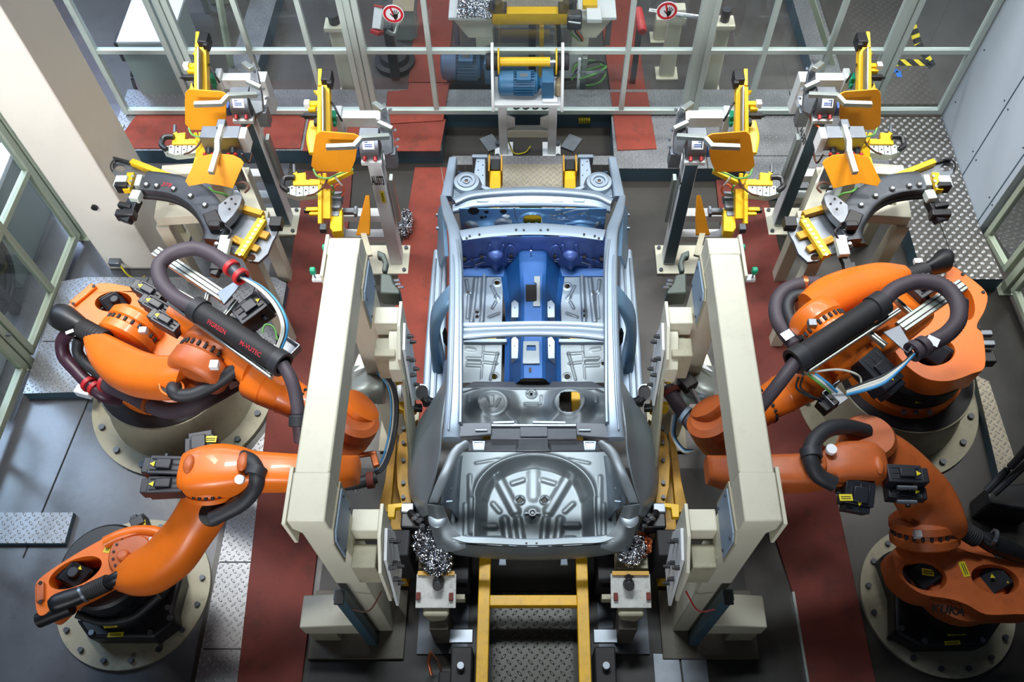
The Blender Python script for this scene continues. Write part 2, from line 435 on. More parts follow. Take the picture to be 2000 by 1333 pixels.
def tread(name, col, pitch, rough=.34, ang=45, grime=.35, elong=3.0, top='#b4b5b6'):
    m = mat(name, col, rough, .45, .18, 2.2, grime, '#3a352d'); nt = m.node_tree; N = nt.nodes; L = nt.links
    tc = [n for n in N if n.type == 'TEX_COORD'][0]
    mp = N.new('ShaderNodeMapping'); mp.inputs['Rotation'].default_value = (0, 0, R(ang)); mp.inputs['Scale'].default_value = (1 / pitch,) * 3
    L.new(tc.outputs['Object'], mp.inputs['Vector'])
    sx = N.new('ShaderNodeSeparateXYZ'); L.new(mp.outputs[0], sx.inputs[0])
    def mth(op, a, b=None):
        n = N.new('ShaderNodeMath'); n.operation = op
        for i, v in enumerate((a, b)):
            if v is None: continue
            if isinstance(v, (int, float)): n.inputs[i].default_value = v
            else: L.new(v, n.inputs[i])
        return n.outputs[0]
    x, y = sx.outputs[0], sx.outputs[1]
    fx = mth('SUBTRACT', mth('FRACT', x), .5); fy = mth('SUBTRACT', mth('FRACT', y), .5)
    par = mth('FLOORED_MODULO', mth('ADD', mth('FLOOR', x), mth('FLOOR', y)), 2.0)
    def ell(a, b): return mth('SQRT', mth('ADD', mth('POWER', mth('MULTIPLY', fx, a), 2.0), mth('POWER', mth('MULTIPLY', fy, b), 2.0)))
    e1, e2 = ell(2.1, 2.1 * elong), ell(2.1 * elong, 2.1)
    d = mth('ADD', mth('MULTIPLY', e1, par), mth('MULTIPLY', e2, mth('SUBTRACT', 1.0, par)))
    mr = N.new('ShaderNodeMapRange'); mr.interpolation_type = 'SMOOTHSTEP'; mr.inputs[1].default_value = .45; mr.inputs[2].default_value = 1.0; mr.inputs[3].default_value = 1; mr.inputs[4].default_value = 0
    L.new(d, mr.inputs[0])
    b_ = N['Principled BSDF']; src = b_.inputs['Base Color'].links[0].from_socket
    mx = N.new('ShaderNodeMix'); mx.data_type = 'RGBA'; mk = mth('MULTIPLY', mr.outputs[0], .75); L.new(mk, mx.inputs[0]); L.new(src, mx.inputs[6]); mx.inputs[7].default_value = lin(top); L.new(mx.outputs[2], b_.inputs['Base Color'])
    bp = N.new('ShaderNodeBump'); bp.inputs['Strength'].default_value = 1.0; bp.inputs['Distance'].default_value = .010
    L.new(mr.outputs[0], bp.inputs['Height']); L.new(bp.outputs['Normal'], N['Principled BSDF'].inputs['Normal'])
tread('tread', '#85878a', .055)
tread('tread_dots', '#6e6b66', .068, .32, 45, .2, 1.25, '#dedede')
tread('tread_dark', '#3d3c38', .06, .45, 45, .5, 3.0, '#5a5954')
tread('tread_warm', '#a39a88', .05)

def foil():
    m = mat('foil', '#d5d8de', .14, 1, .1, 5); nt = m.node_tree; N = nt.nodes; L = nt.links
    tc = [n for n in N if n.type == 'TEX_COORD'][0]
    vo = N.new('ShaderNodeTexVoronoi'); vo.inputs['Scale'].default_value = 38; L.new(tc.outputs['Object'], vo.inputs['Vector'])
    bp = N.new('ShaderNodeBump'); bp.inputs['Strength'].default_value = 1; bp.inputs['Distance'].default_value = .03
    L.new(vo.outputs['Distance'], bp.inputs['Height']); L.new(bp.outputs['Normal'], N['Principled BSDF'].inputs['Normal'])
foil()
# ---------------------------------------------------------------- the hall: floors, platforms, side wall
b = MB(); b.span((-2.66, -4, -.2), (14, 7.6, 0)); struct(b.build('floor', 'floor_concrete'))
b = MB(); b.span((-16, -4, -.2), (-2.66, 7.6, 0)); struct(b.build('floor', 'floor_polished_lit'))
b = MB(); b.span((-16, 7.6, -.2), (14, 24, 0)); struct(b.build('floor', 'floor_outer'))
# saw-cut joints of the left-hand bay
b = MB()
for p, q in (((183, 757), (45, 1090)),):
    P, Q = U(*p, 0.002), U(*q, 0.002); b.bar(P, Q, .012, .004)
struct(b.build('trim_1', 'pit'))
b = MB(); b.span((4.60, 5.62, 0), (4.72, 7.22, 5.2))
w = struct(b.build('wall_right', 'wall_paint', bevel=.004))
b = MB()
for y in (6.32, 5.70): b.box((4.598, y, 2.6), (.006, .012, 5.2))
struct(b.build('trim_2', 'grey_blue_paint'))
b = MB()
for y in (7.1, 6.38, 6.26, 5.76, 5.66):
    for z in (.5, 1.2, 1.9, 2.6, 3.3): b.cyl((4.6, y, z), (4.592, y, z), .008, n=8)

for k, o in enumerate(build_each(b, 'screw', 'dark_steel', w)): pass

# cream steel building column
t = thing('steel_column', (-4.02, 5.56, 0), 'tall cream box column of the hall with scuffed white face', 'column')
b = MB(); b.span((-4.29, 5.235, 0), (-3.76, 5.86, 5.4)); b.build('shaft', 'column_paint', t, bevel=.012)
b = MB(); b.span((-3.76, 5.50, 0), (-3.54, 5.88, .025)); b.span((-3.76, 5.68, 0), (-3.60, 5.72, .42)); b.build('foot_plate', 'cream_dirty', t, bevel=.004)
b = MB(); b.cyl((-4.02, 5.235, .98), (-4.02, 5.21, .98), .03, n=16); b.build('round_cap', 'black', t)
tt = thing('cable_clip_box', (-4.16, 5.2, .12), 'small grey socket box with yellow cable at the column foot', 'socket')
b = MB(); b.box((-4.16, 5.20, .16), (.11, .07, .06)); b.build('housing', 'tool_steel', tt, bevel=.006)
b = MB(); b.tube([(-4.12, 5.19, .15), (-4.05, 5.12, .05), (-3.95, 5.1, .02), (-3.9, 5.14, .012)], .009, 8); b.build('cable', 'tape_yellow', tt)

# ---------------------------------------------------------------- raised tread-plate platforms and rubber mats
def slab(name, poly, z0, z1, mat_top, label, cat, group=None, edge=None, seams=()):
    t = thing(name, (sum(p[0] for p in poly) / len(poly), sum(p[1] for p in poly) / len(poly), z0), label, cat, group)
    b = MB(); b.prism(poly, z1 - .006, z1); b.build('top_plate', mat_top, t)
    if edge:
        b = MB(); b.prism(poly, z0, z1 - .006); b.build('base_frame', edge, t)
    if seams:
        b = MB()
        for p, q in seams: b.bar((p[0], p[1], z1), (q[0], q[1], z1), .010, .003)
        build_each(b, 'seam', 'pit', t)
    return t
ZP = .20
slab('platform', [(-4.6, 6.68), (-.97, 6.68), (-.97, 7.62), (-4.6, 7.62)], 0, ZP, 'tread', 'raised tread plate platform along the fence on the left, covered by a red mat', 'platform', edge='grey_blue_paint')
slab('platform', [(-.968, 7.23), (.90, 7.23), (.90, 7.62), (-.968, 7.62)], 0, ZP, 'tread', 'tread plate platform strip behind the fence centre, behind the motor stand', 'platform', edge='grey_blue_paint', seams=[((-.1, 7.24), (-.1, 7.6))])
slab('platform', [(.902, 6.42), (2.30, 6.42), (2.30, 6.15), (3.86, 6.15), (3.86, 7.62), (.902, 7.62)], 0, ZP, 'tread', 'raised tread plate platform along the fence right of centre, beside the red mat strip', 'platform', edge='grey_blue_paint', seams=[((2.3, 6.6), (3.85, 6.6)), ((1.9, 6.42), (1.9, 7.6)), ((2.95, 6.2), (2.95, 7.6))])
slab('platform', [(3.864, 4.97), (4.655, 4.97), (4.595, 5.6), (4.585, 7.18), (3.864, 7.18)], 0, ZP, 'tread_dots', 'raised walkway of studded metal plate along the blue-grey wall', 'platform', edge='grey_blue_paint', seams=[((4.23, 4.98), (4.18, 6.1)), ((3.87, 6.25), (4.18, 6.25))])
def ringed_platform():
    t = thing('platform', (-3.3, 4.6, 0), 'low tread plate platform around the upper left robot pedestal', 'platform')
    cx, cy, r = -3.22, 3.79, .86; top = []; 
    for nm, m, z0, z1 in (('top_plate', 'tread', .114, .12), ('base_frame', 'grey_blue_paint', 0, .114)):
        b = MB(); I = []; O = []
        for a in range(182, -13, -6):
            x, y = math.cos(R(a)), math.sin(R(a)); I.append((cx + r * x, cy + r * y))
            k = min(((-4.66 - cx) / x if x < -.01 else 9), ((-2.42 - cx) / x if x > .01 else 9), ((5.05 - cy) / y if y > .01 else 9)); O.append((cx + k * x, cy + k * y))
            if a == 140: pass
        corners = ((-4.66, 5.05), (-2.42, 5.05))
        for i in range(len(I) - 1):
            q = [I[i], O[i], O[i + 1], I[i + 1]]
            for c in corners:
                if (O[i][0] - c[0]) * (O[i + 1][0] - c[0]) <= 0 and abs(O[i][0] - O[i + 1][0]) > 1e-6 and abs(O[i][1] - O[i + 1][1]) > 1e-6: pass
            b.prism(q, z0, z1)
        b.build(nm, m, t)
    b = MB()
    for p, q in (((-4.1, 4.3), (-4.64, 4.3)), ((-3.86, 4.65), (-3.8, 5.04)), ((-2.75, 4.5), (-2.72, 5.04))): b.bar((p[0], p[1], .12), (q[0], q[1], .12), .01, .003)
    build_each(b, 'seam', 'pit', t)
ringed_platform()
slab('floor_plate', [(-2.60, 3.05), (-2.36, 3.48), (-2.26, .9), (-2.62, .9)], 0, .02, 'tread', 'long strip of tread plate beside the red mat in front of the left robots', 'floor plate', seams=[((-2.6, 2.2), (-2.3, 2.2)), ((-2.6, 1.5), (-2.28, 1.5))])
slab('floor_plate', [(-4.9, 2.62), (-3.92, 2.62), (-3.92, 2.35), (-4.9, 2.35)], 0, .06, 'tread', 'small tread plate step at the left edge beside the lower left robot', 'floor plate', edge='grey_blue_paint')
slab('floor_plate', [tuple(U(*p, .12)[:2]) for p in ((1905, 732), (1932, 745), (1985, 905), (1950, 925))], 0, .12, 'tread_warm', 'narrow tread plate duct cover behind the right robot pedestals', 'duct cover', edge='grey_blue_paint')
slab('floor_plate', [tuple(U(*p, .03)[:2]) for p in ((1276, 1277), (1325, 1279), (1332, 1335), (1280, 1335))], 0, .03, 'tool_steel', 'grey steel cover plate on the floor below the right gantry foot, left of the pair', 'cover plate', 'floor cover plates')
slab('floor_plate', [tuple(U(*p, .03)[:2]) for p in ((1330, 1282), (1379, 1282), (1385, 1335), (1336, 1335))], 0, .03, 'tool_steel', 'grey steel cover plate on the floor below the right gantry foot, right of the pair', 'cover plate', 'floor cover plates')

b = MB(); b.span((-1.74, .6, 0), (1.78, 3.05, .010)); o = b.build('floor_plate', 'steel_black'); tag(o, 'wide dark steel base plate on the floor under the gantries and the car tail', 'base plate')
def mats(poly, z, label, m='mat_red', edge=True):
    n = len(poly); cx = sum(p[0] for p in poly) / n; cy = sum(p[1] for p in poly) / n
    t = thing('floor_mat', (cx, cy, z), label, 'floor mat', 'red rubber floor mats')
    b = MB(); b.prism(poly, z, z + .012); b.build('sheet', m, t, bevel=.004)
    return t
mats([(-4.55, 6.70), (-2.5, 6.70), (-2.5, 7.2), (-4.40, 7.2)], ZP, 'red rubber mat on the back platform below the outer left fixture')
mats([(-2.47, 6.66), (-.98, 6.66), (-.94, 7.14), (-2.47, 7.16)], ZP + .001, 'red rubber mat on the back platform behind the white marked post')
mats([tuple(U(*p, ZP + .014)[:2]) for p in ((752, 243), (866, 236), (878, 163), (799, 163), (797, 176), (757, 179))], ZP + .014, 'red rubber mat lying through the fence, left of the motor stand')
mats([tuple(U(*p, .03)[:2]) for p in ((820, -40), (893, -40), (873, 160), (797, 160))], .018, 'red rubber mat strip running back beyond the fence, left of the lifter machine')
mats([tuple(U(*p, .03)[:2]) for p in ((1165, -40), (1230, -40), (1262, 178), (1192, 178))], .018, 'red rubber mat strip running back beyond the fence, right of the lifter machine')
mats([tuple(U(*p, ZP + .012)[:2]) for p in ((1192, 179), (1264, 179), (1283, 290), (1206, 293))], ZP, 'red rubber mat strip crossing the platform right of the motor stand')
mats([(-1.27, 6.60), (-.92, 6.60), (-.80, 5.5), (-.80, 3.55), (-1.34, 3.45), (-1.34, 5.3)], .012, 'red rubber mat between the car body and the left gantry', 'mat_red')
mats([(-2.47, 6.55), (-1.95, 6.55), (-1.80, 3.4), (-1.78, .8), (-2.26, .8), (-2.42, 3.6)], .012, 'long dark red rubber mat on the left between robots and gantry', 'mat_red_dark')
mats([(2.53, 6.5), (2.02, 6.5), (1.92, 3.4), (2.16, 1.9), (2.17, .8), (2.70, .8), (2.66, 3.0)], .012, 'long dark red rubber mat on the right between robots and gantry', 'mat_red_dark')
b = MB(); b.bar((2.155, 1.95, .02), (2.165, .8, .02), .02, .03); b.bar((-.80, 5.5, .02), (-.98, 6.6, .02), .006, .02); struct(b.build('trim_4', 'alu'))

# ---------------------------------------------------------------- glazed guard fence
YF = 7.23
def glazed(label, a, c, z0, z1, mull=(), rails=(1.08,), w=.062, m='alu_pale', name='glazed_fence', pane_name='pane', group='glazed guard fence panels'):
    """a, c: end points on the ground of one framed panel; mull: metres from a"""
    a, c = Vector((a[0], a[1], 0)), Vector((c[0], c[1], 0)); d = (c - a); Ln = d.length; d.normalize(); nrm = Vector((-d.y, d.x, 0)); Z = Vector((0, 0, 1))
    t = thing(name, (a + c) / 2 + Z * z0, label, 'fence', group)
    b = MB()
    b.bar(a + d * w / 2 + Z * z0, a + d * w / 2 + Z * z1, w, w, nrm); b.bar(c - d * w / 2 + Z * z0, c - d * w / 2 + Z * z1, w, w, nrm)
    b.bar(a + d * w + Z * (z0 + w / 2), c - d * w + Z * (z0 + w / 2), w, w, Z); b.bar(a + d * w + Z * (z1 - w / 2), c - d * w + Z * (z1 - w / 2), w, w, Z)
    b.build('frame', m, t, bevel=.005)
    xs = [w] + list(mull) + [Ln - w]
    for q in mull:
        b = MB(); b.bar(a + d * q + Z * (z0 + w), a + d * q + Z * (z1 - w), w * .85, w * .9, nrm); b.build('mullion', m, t, bevel=.004)
    zs = [z0 + w] + list(rails) + [z1 - w]
    for r in rails:
        b = MB()
        for i in range(len(xs) - 1):
            h = w * .42
            b.bar(a + d * (xs[i] + (h if i else 0)) + Z * r, a + d * (xs[i + 1] - (h if i < len(xs) - 2 else 0)) + Z * r, w * .9, w * .85, Z)
        b.build('rail', m, t, bevel=.004)
    for i in range(len(xs) - 1):
        for k in range(len(zs) - 1):
            b = MB(); h = w * .4
            p = a + d * (xs[i] + (h if i else 0) - .004); q = a + d * (xs[i + 1] - (h if i < len(xs) - 2 else 0) + .004)
            zl = zs[k] + (h if k else 0) - .004; zh = zs[k + 1] - (h if k < len(zs) - 2 else 0) + .004
            b.bar((p + Z * (zl + zh) / 2), (q + Z * (zl + zh) / 2), .006, zh - zl, Z)
            b.build(pane_name, 'glass', t)
    return t
def fence_post(label, x, y, z1=3.0, w=.07, z0=0.2, m='alu_pale', base=.0):
    t = thing('guard_post', (x, y, z0), label, 'fence post', 'guard fence posts')
    b = MB(); b.span((x - w / 2, y - w / 2, z0), (x + w / 2, y + w / 2, z1)); b.build('tube', m, t, bevel=.005)
    b = MB(); b.span((x - w, y - w * .8, z0), (x + w, y + w * .8, z0 + .012)); b.build('foot', m, t)
    b = MB()
    for z in (.55, 1.5, 2.4):
        for q in (-1, 1): b.span((x + q * w / 2, y - .012, z0 + z), (x + q * (w / 2 + .035), y + .012, z0 + z + .03))
    build_each(b, 'clamp', 'tool_steel', t); return t
ZT = 3.0
fx = lambda px, py: UY(px, py, YF).x
glazed('glazed fence panel at the far left before the white cabinet', (fx(248, 228) , YF), (fx(392, 228), YF), .22, ZT)
glazed('wide glazed fence panel left of the centre panel with two mullions', (fx(408, 221), YF), (fx(716, 221), YF), .22, ZT, (.70, 1.32))
glazed('central glazed fence panel with two hand prohibition signs', (fx(729, 214), YF), (fx(1340, 214), YF), .22, ZT, (fx(853, 214) - fx(729, 214), fx(1213, 214) - fx(729, 214)))
glazed('wide glazed fence panel right of the centre panel with two mullions', (fx(1350, 221), YF), (fx(1683, 221), YF), .22, ZT, (.62, 1.28))
glazed('glazed fence panel at the far right before the hazard tape', (fx(1694, 224), YF), (fx(1836, 224), YF), .22, ZT)
fence_post('slim fence post between far left and wide left panels', fx(400, 225), YF + .02)
fence_post('slim fence post between wide left and central panels', fx(722, 222), YF + .02)
fence_post('slim fence post between central and wide right panels', fx(1344, 222), YF + .02)
fence_post('slim fence post between wide right and far right panels', fx(1688, 222), YF + .02)
fence_post('fence post beside the cream column', -4.58, 7.0, 3.4, .08, m='frame_green')
# left and right side fences with greenish frames
XL = -4.70
glazed('green framed glazed panel left of the column', (XL + .03, 5.60), (XL - .03, 4.16), .10, 3.2, (.74,), (1.12,), .07, 'frame_green', group='green framed side panels')
glazed('green framed glazed panel at the left picture edge beside the yellow frame', (XL - .04, 4.05), (XL - .10, 2.3), .10, 3.2, (.9,), (1.12,), .07, 'frame_green', group='green framed side panels')
fence_post('green fence post at the near end of the left glazed panel', XL - .03, 4.10, 3.2, .07, 0, 'frame_green')
fence_post('green fence post between column and left glazed panel', XL + .03, 5.66, 3.2, .08, 0, 'frame_green')
glazed('green framed glazed panel past the blue-grey wall', (4.66, 5.56), (4.74, 5.08), .16, 3.0, (), (1.1,), .06, 'frame_green', group='green framed side panels')
glazed('green framed glazed panel at the right picture edge', (4.78, 4.92), (4.86, 3.4), .10, 3.0, (.7,), (1.1,), .06, 'frame_green', group='green framed side panels')
fence_post('green fence post with a foot plate beyond the studded walkway', 4.77, 4.98, 3.0, .09, 0, 'frame_green')
# yellow framed hatch at the far left edge
t = thing('yellow_frame_gate', (-4.98, 3.2, 0), 'yellow tube framed gate at the left picture edge', 'gate')
b = MB(); b.tube([(-5.00, 2.2, .12), (-4.98, 3.55, .12), (-4.97, 3.66, .22), (-4.97, 3.66, .9)], .035, 10, 3); b.tube([(-4.97, 3.66, .9), (-5.00, 2.2, .9)], .035, 10, 2); b.build('frame', 'yellow', t)
b = MB(); b.span((-4.99, 2.2, .14), (-4.98, 3.62, .88)); b.build('pane', 'glass', t)
# prohibition signs
def sign(px, py, label):
    c = UY(px, py, YF - .045)
    t = thing('hand_prohibition_sign', c, label, 'sign', 'hand prohibition signs')
    b = MB(); b.cyl(c, c + V(0, .006, 0), .105, n=48); b.build('disc', 'sign_white', t)
    b = MB(); b.ring(c + V(0, -.003, 0), c, .097, .074, 48); b.build('ring', 'sign_red', t)
    b = MB(); b.bar(c + V(-.020, -.0015, .076), c + V(.018, -.0015, -.076), .018, .003, (0, 1, 0)); b.build('slash', 'sign_red', t)
    h = MB(); k = c + V(.020, -.0035, -.008)
    h.prism([k + V(*p) for p in ((-.014, 0, -.050), (.008, 0, -.050), (.024, 0, -.016), (.022, 0, .006), (-.018, 0, .008), (-.024, 0, -.020))], off=(0, .003, 0))
    for x0, z0, x1, z1, w in ((-.014, .004, -.020, .046, .008), (-.003, .006, -.001, .056, .008), (.008, .006, .018, .050, .008), (.018, .000, .036, .034, .008), (-.020, -.026, -.048, .014, .010)):
        h.bar(k + V(x0, .0015, z0), k + V(x1, .0015, z1), w, .003, (0, 1, 0))
    h.build('hand', 'ink', t)
sign(768, 27, 'round red and white hand prohibition sign on the left pane of the central fence')
sign(1303, 21, 'round red and white hand prohibition sign on the right pane of the central fence')
# ---------------------------------------------------------------- the two cream gantries beside the car body
def gantry(side):
    MB.mir = side > 0
    X0, X1, Y0, Y1, ZB, ZT_ = -1.295, -1.10, 1.585, 3.53, 2.50, 2.75
    w = 'left' if side < 0 else 'right'
    t = thing('portal_frame', (-1.2, 2.5, 0), f'cream steel portal beam on two posts, {w} of the car body', 'portal frame', 'cream portal frames')
    b = MB(); b.span((X0, Y0 + .26, ZB), (X1, Y1 - .17, ZT_)); b.build('beam', 'cream', t, bevel=.012)
    for nm, y0, y1 in (('near', Y0, Y0 + .28), ('far', Y1 - .28, Y1)):
        b = MB()
        if nm == 'near':
            b.prism([(X0 - .004, y0, 2.75 - .002), (X0 - .004, y0, 2.62), (X0 - .004, y0 + .05, 2.40), (X0 - .004, y0 + .05, .04), (X0 - .004, y1, .04), (X0 - .004, y1, 2.754)], off=(X1 - X0 + .008, 0, 0))
        else:
            b.prism([(X0 - .004, y1, 2.69), (X0 - .004, y1 - .05, 2.754), (X0 - .004, y0 + .1, 2.754), (X0 - .004, y0 + .1, .04), (X0 - .004, y1, .04)], off=(X1 - X0 + .008, 0, 0))
        p = b.build('post', 'cream', t, bevel=.010)
        b = MB(); yy = y0 + .02 if nm == 'near' else y0 - .02
        b.prism([(X0 - .012, yy - .03, 2.73), (X0 - .012, yy + .3, 2.73), (X0 - .012, yy + .34, 2.60), (X0 - .012, yy + .25, 2.42), (X0 - .012, yy - .03, 2.42)], off=(-.022, 0, 0))
        b.build('side_plate', 'cream', p, bevel=.004)
        # blue-grey panel on the inner face
        b = MB(); q = 1.56 if nm == 'near' else 3.18
        b.prism([(X1 + .006, q, 2.20), (X1 + .006, q, 2.48), (X1 + .006, q + .04, 2.52), (X1 + .006, q + .31, 2.50), (X1 + .006, q + .31, 2.22)], off=(.016, 0, 0)); b.build('cover_plate', 'plate_blue', t, bevel=.003)
        b = MB(); b.prism([(X1 + .004, q - .02, 2.16), (X1 + .004, q - .02, 2.5), (X1 + .004, q + .04, 2.56), (X1 + .004, q + .34, 2.53), (X1 + .004, q + .34, 2.18)], off=(.010, 0, 0))
        b.build('backing_plate', 'cream_dirty', t)
        b = MB()
        for dy, dz in ((.03, .04), (.03, .25), (.28, .26), (.28, .05)): b.cyl((X1 + .02, q + dy, 2.2 + dz), (X1 + .030, q + dy, 2.2 + dz), .010, n=8)
        build_each(b, 'bolt', 'dark_steel', t)
        # bracket carrying a bolted plate towards the car
        yb = 1.60 if nm == 'near' else 3.10
        b = MB(); b.span((X1, yb + .17, 1.86), (-.93, yb + .31, 2.06)); b.build('bracket', 'cream', t, bevel=.008)
        b = MB(); b.span((X1, yb - .02, 1.60), (-.95, yb + .13, 1.93)); b.build('bracket', 'cream_dirty', t, bevel=.008)
        b = MB(); b.prism([(-.925, yb - .10, 1.46), (-.925, yb - .06, 1.95), (-.925, yb + .12, 2.10), (-.925, yb + .33, 2.10), (-.925, yb + .31, 1.70), (-.925, yb + .16, 1.40)], off=(.022, 0, 0)); pl = b.build('bolted_plate', 'cream', t, bevel=.003)
        b = MB(); b.prism([(-.90, yb - .09, 1.30), (-.90, yb + .02, 1.95), (-.90, yb + .20, 2.02), (-.90, yb + .28, 1.72), (-.90, yb + .16, 1.28)], off=(.020, 0, 0)); b.build('end_plate', 'white_paint', pl, bevel=.003)
        for dy, dz in ((.0, 1.86), (.08, 1.70), (.00, 1.62), (.12, 1.5), (.03, 1.42), (.16, 1.9), (.2, 1.76)):
            b = MB(); b.cyl((-.88, yb + dy, dz), (-.852, yb + dy, dz), .016, n=10); b.cyl((-.852, yb + dy, dz), (-.835, yb + dy, dz), .011, n=10); b.build('bolt', 'black', pl)
        if nm == 'far':
            b = MB(); b.prism([(-1.0, 3.02, 1.84), (-1.0, 3.20, 1.98), (-1.0, 3.34, 1.98), (-1.0, 3.34, 1.86), (-1.0, 3.2, 1.62), (-1.0, 3.02, 1.66)], off=(.09, 0, 0)); b.build('guard_box', 'cream', t, bevel=.006)
            b = MB(); b.prism([(-.905, 2.62, 1.05), (-.905, 3.05, 1.75), (-.905, 3.25, 1.6), (-.905, 2.9, .75), (-.905, 2.62, .75)], off=(-.02, 0, 0)); b.build('lower_plate', 'cream_dirty', t, bevel=.004)
    # square tube brace propped against the near post, foot with its own leg, base plate
    A, B_ = (-1.262, 1.555, 1.42), (-1.145, 1.555, .05)
    b = MB(); b.bar(A, (-1.245, 1.555, .05), .075, .075, (0, 1, 0)); br = b.build('brace', 'grey_blue_paint', t, bevel=.005)
    b = MB(); b.span((-1.25 - .04, 1.54 - .05, 1.405), (-1.25 + .02, 1.54 + .04, 1.43)); b.build('end_cap', 'black', br)
    P = [U(554, 1161, .58), U(631, 1134, .66), U(675, 1188, .66), U(549, 1209, .58)]
    b = MB(); b.prism([V(-1.72, 1.54, .36), V(-1.72, 1.54, .56), V(-1.26, 1.54, .64), V(-1.26, 1.54, .36)], off=(0, .24, 0)); b.build('foot_arm', 'cream', t, bevel=.01)
    b = MB(); b.span((-1.72, 1.56, .04), (-1.50, 1.76, .38)); b.build('foot_leg', 'cream_dirty', t, bevel=.008)
    b = MB(); b.span((-1.76, 1.42, .011), (-1.0, 1.96, .045)); b.build('base_plate', 'grimy_plate', t, bevel=.005)
    b = MB(); b.span((-1.36, 3.2, .025), (-1.02, 3.62, .045)); b.build('base_plate', 'cream_dirty', t, bevel=.005)
    b = MB()
    b.prism([U(*p, 1.80) for p in ((737, 487), (752, 494), (758, 512), (754, 530), (745, 528), (748, 512), (744, 502), (736, 500))], off=(0, 0, -.06))
    b.prism([U(*p, 1.86) for p in ((743, 532), (764, 536), (769, 552), (782, 566), (780, 574), (742, 572))], off=(0, 0, -.16))
    b.build('swing_clamp', 'clamp_green', t, bevel=.012)
    b = MB()
    for p in ((772, 556), (778, 562), (770, 548)): c = U(*p, 1.87); b.cyl(c, c + V(.04, 0, .01), .010, n=8)
    build_each(b, 'fitting', 'bright_steel', t)
    # small white outrigger with green buffers at the far end
    b = MB(); b.bar((X0 - .03, 3.42, 2.46), (X0 - .03, 3.60, 2.60), .03, .06, (1, 0, 0)); b.bar((X0 - .02, 3.40, 2.42), (X0 - .17, 3.40, 2.42), .05, .025); o = b.build('outrigger', 'white_paint', t, bevel=.003)
    b = MB(); b.cyl((X0 - .15, 3.40, 2.43), (X0 - .15, 3.40, 2.48), .007, n=8); b.build('stud', 'tool_steel', o)
    b = MB(); b.box((X0 - .15, 3.40, 2.505), (.038, .038, .05)); b.build('buffer', 'green_cap', o, bevel=.009)
    b = MB(); b.cyl((X0 - .03, 3.60, 2.50), (X0 - .08, 3.60, 2.50), .012, n=8); b.cyl((X0 - .08, 3.60, 2.50), (X0 - .11, 3.60, 2.50), .022, n=12); b.build('buffer', 'green_cap', o, bevel=.004)
    b = MB(); b.tube([(-1.0, 1.60, 1.33), (-1.09, 1.50, 1.22), (-1.20, 1.50, 1.25)], .006, 6); b.build('red_cable', 'cable_brown' if side < 0 else 'red_plastic', t)
    MB.mir = False
    return t
gantry(-1); gantry(1)
# ---------------------------------------------------------------- the bare car body in white
CX = AXIS_X
car = thing('car_body', (CX, 3.9, .45), 'bare silver car body without roof skin, doors and wheels, on the yellow shuttle', 'car body')
sm = lambda t: 0 if t <= 0 else (1 if t >= 1 else t * t * (3 - 2 * t))
def W2(px, py, z): p = U(px, py, z); return (p.x, p.y)
def cap(x, y, a, c, w):      # 1 on the segment, 0 beyond width w
    ax, ay = a; bx, by = c; dx, dy = bx - ax, by - ay; L2 = dx * dx + dy * dy
    t = 0 if L2 == 0 else max(0, min(1, ((x - ax) * dx + (y - ay) * dy) / L2))
    d = math.hypot(x - ax - dx * t, y - ay - dy * t); return sm(1 - d / w * .8 + .2) if d < w * 1.3 else 0
def mirx(px): return 2082 - px
# -- trunk floor with spare wheel well
ZT0 = .80
def Pt(px, py): return W2(px, py, ZT0)
wc = Pt(1044, 972); wa = Pt(1148, 972)[0] - wc[0]; wb = Pt(1044, 898)[1] - wc[1]
up = []; dn = []
for a, c, w, h in (((918, 930), (918, 1040), .018, .012), ((908, 985), (908, 1045), .012, .008), ((1172, 932), (1172, 1045), .018, .012), ((1180, 985), (1180, 1045), .012, .008), ((930, 905), (975, 897), .012, .008), ((1110, 897), (1150, 905), .012, .008)):
    up.append((Pt(*a), Pt(*c), w, h)); 
well = []
for a, c, w, h in (((972, 925), (1006, 990), .040, .045), ((1110, 925), (1071, 990), .040, .045), ((1042, 912), (1042, 960), .045, .02), ((1000, 935), (1022, 928), .02, .02), ((1060, 928), (1084, 935), .02, .02),
    ((985, 1006), (992, 1056), .030, .05), ((1012, 1006), (1019, 1058), .028, .045), ((1066, 1006), (1061, 1058), .028, .045), ((1095, 1006), (1089, 1056), .030, .05), ((962, 975), (975, 990), .02, .02), ((1120, 975), (1104, 990), .02, .02),
    ((948, 1020), (966, 1020), .025, .035), ((946, 1046), (976, 1046), .025, .035), ((1108, 1018), (1130, 1018), .025, .035), ((1106, 1045), (1120, 1045), .025, .035), ((955, 935), (945, 965), .025, .02), ((1128, 935), (1140, 965), .025, .02)):
    well.append((Pt(*a), Pt(*c), w, h))
hole_t = [(Pt(1015, 968), .019), (Pt(1064, 968), .019)]
pod = Pt(1040, 996)
def trunk_z(x, y):
    z = ZT0; dx = (x - wc[0]) / wa; dy = (y - wc[1]) / wb
    d = (abs(dx) - 1) * wa if dy <= 0 else (math.hypot(dx, dy) - 1) * (wa + wb) / 2
    q = sm(.5 - d / .11)
    z -= .105 * q
    z += .022 * math.exp(-((d - .045) / .022) ** 2)
    if q > .5:
        for a, c, w, h in well: z += .5 * h * cap(x, y, a, c, w)
        z += .02 * sm(1.2 - math.hypot(x - pod[0], y - pod[1]) / .07)
        for c, r in hole_t: z += .012 * math.exp(-((math.hypot(x - c[0], y - c[1]) - .03) / .008) ** 2)
    else:
        for a, c, w, h in up: z += .8 * h * cap(x, y, a, c, w)
    return z
b = MB(); x0, x1 = Pt(880, 1000)[0], Pt(1204, 1000)[0]
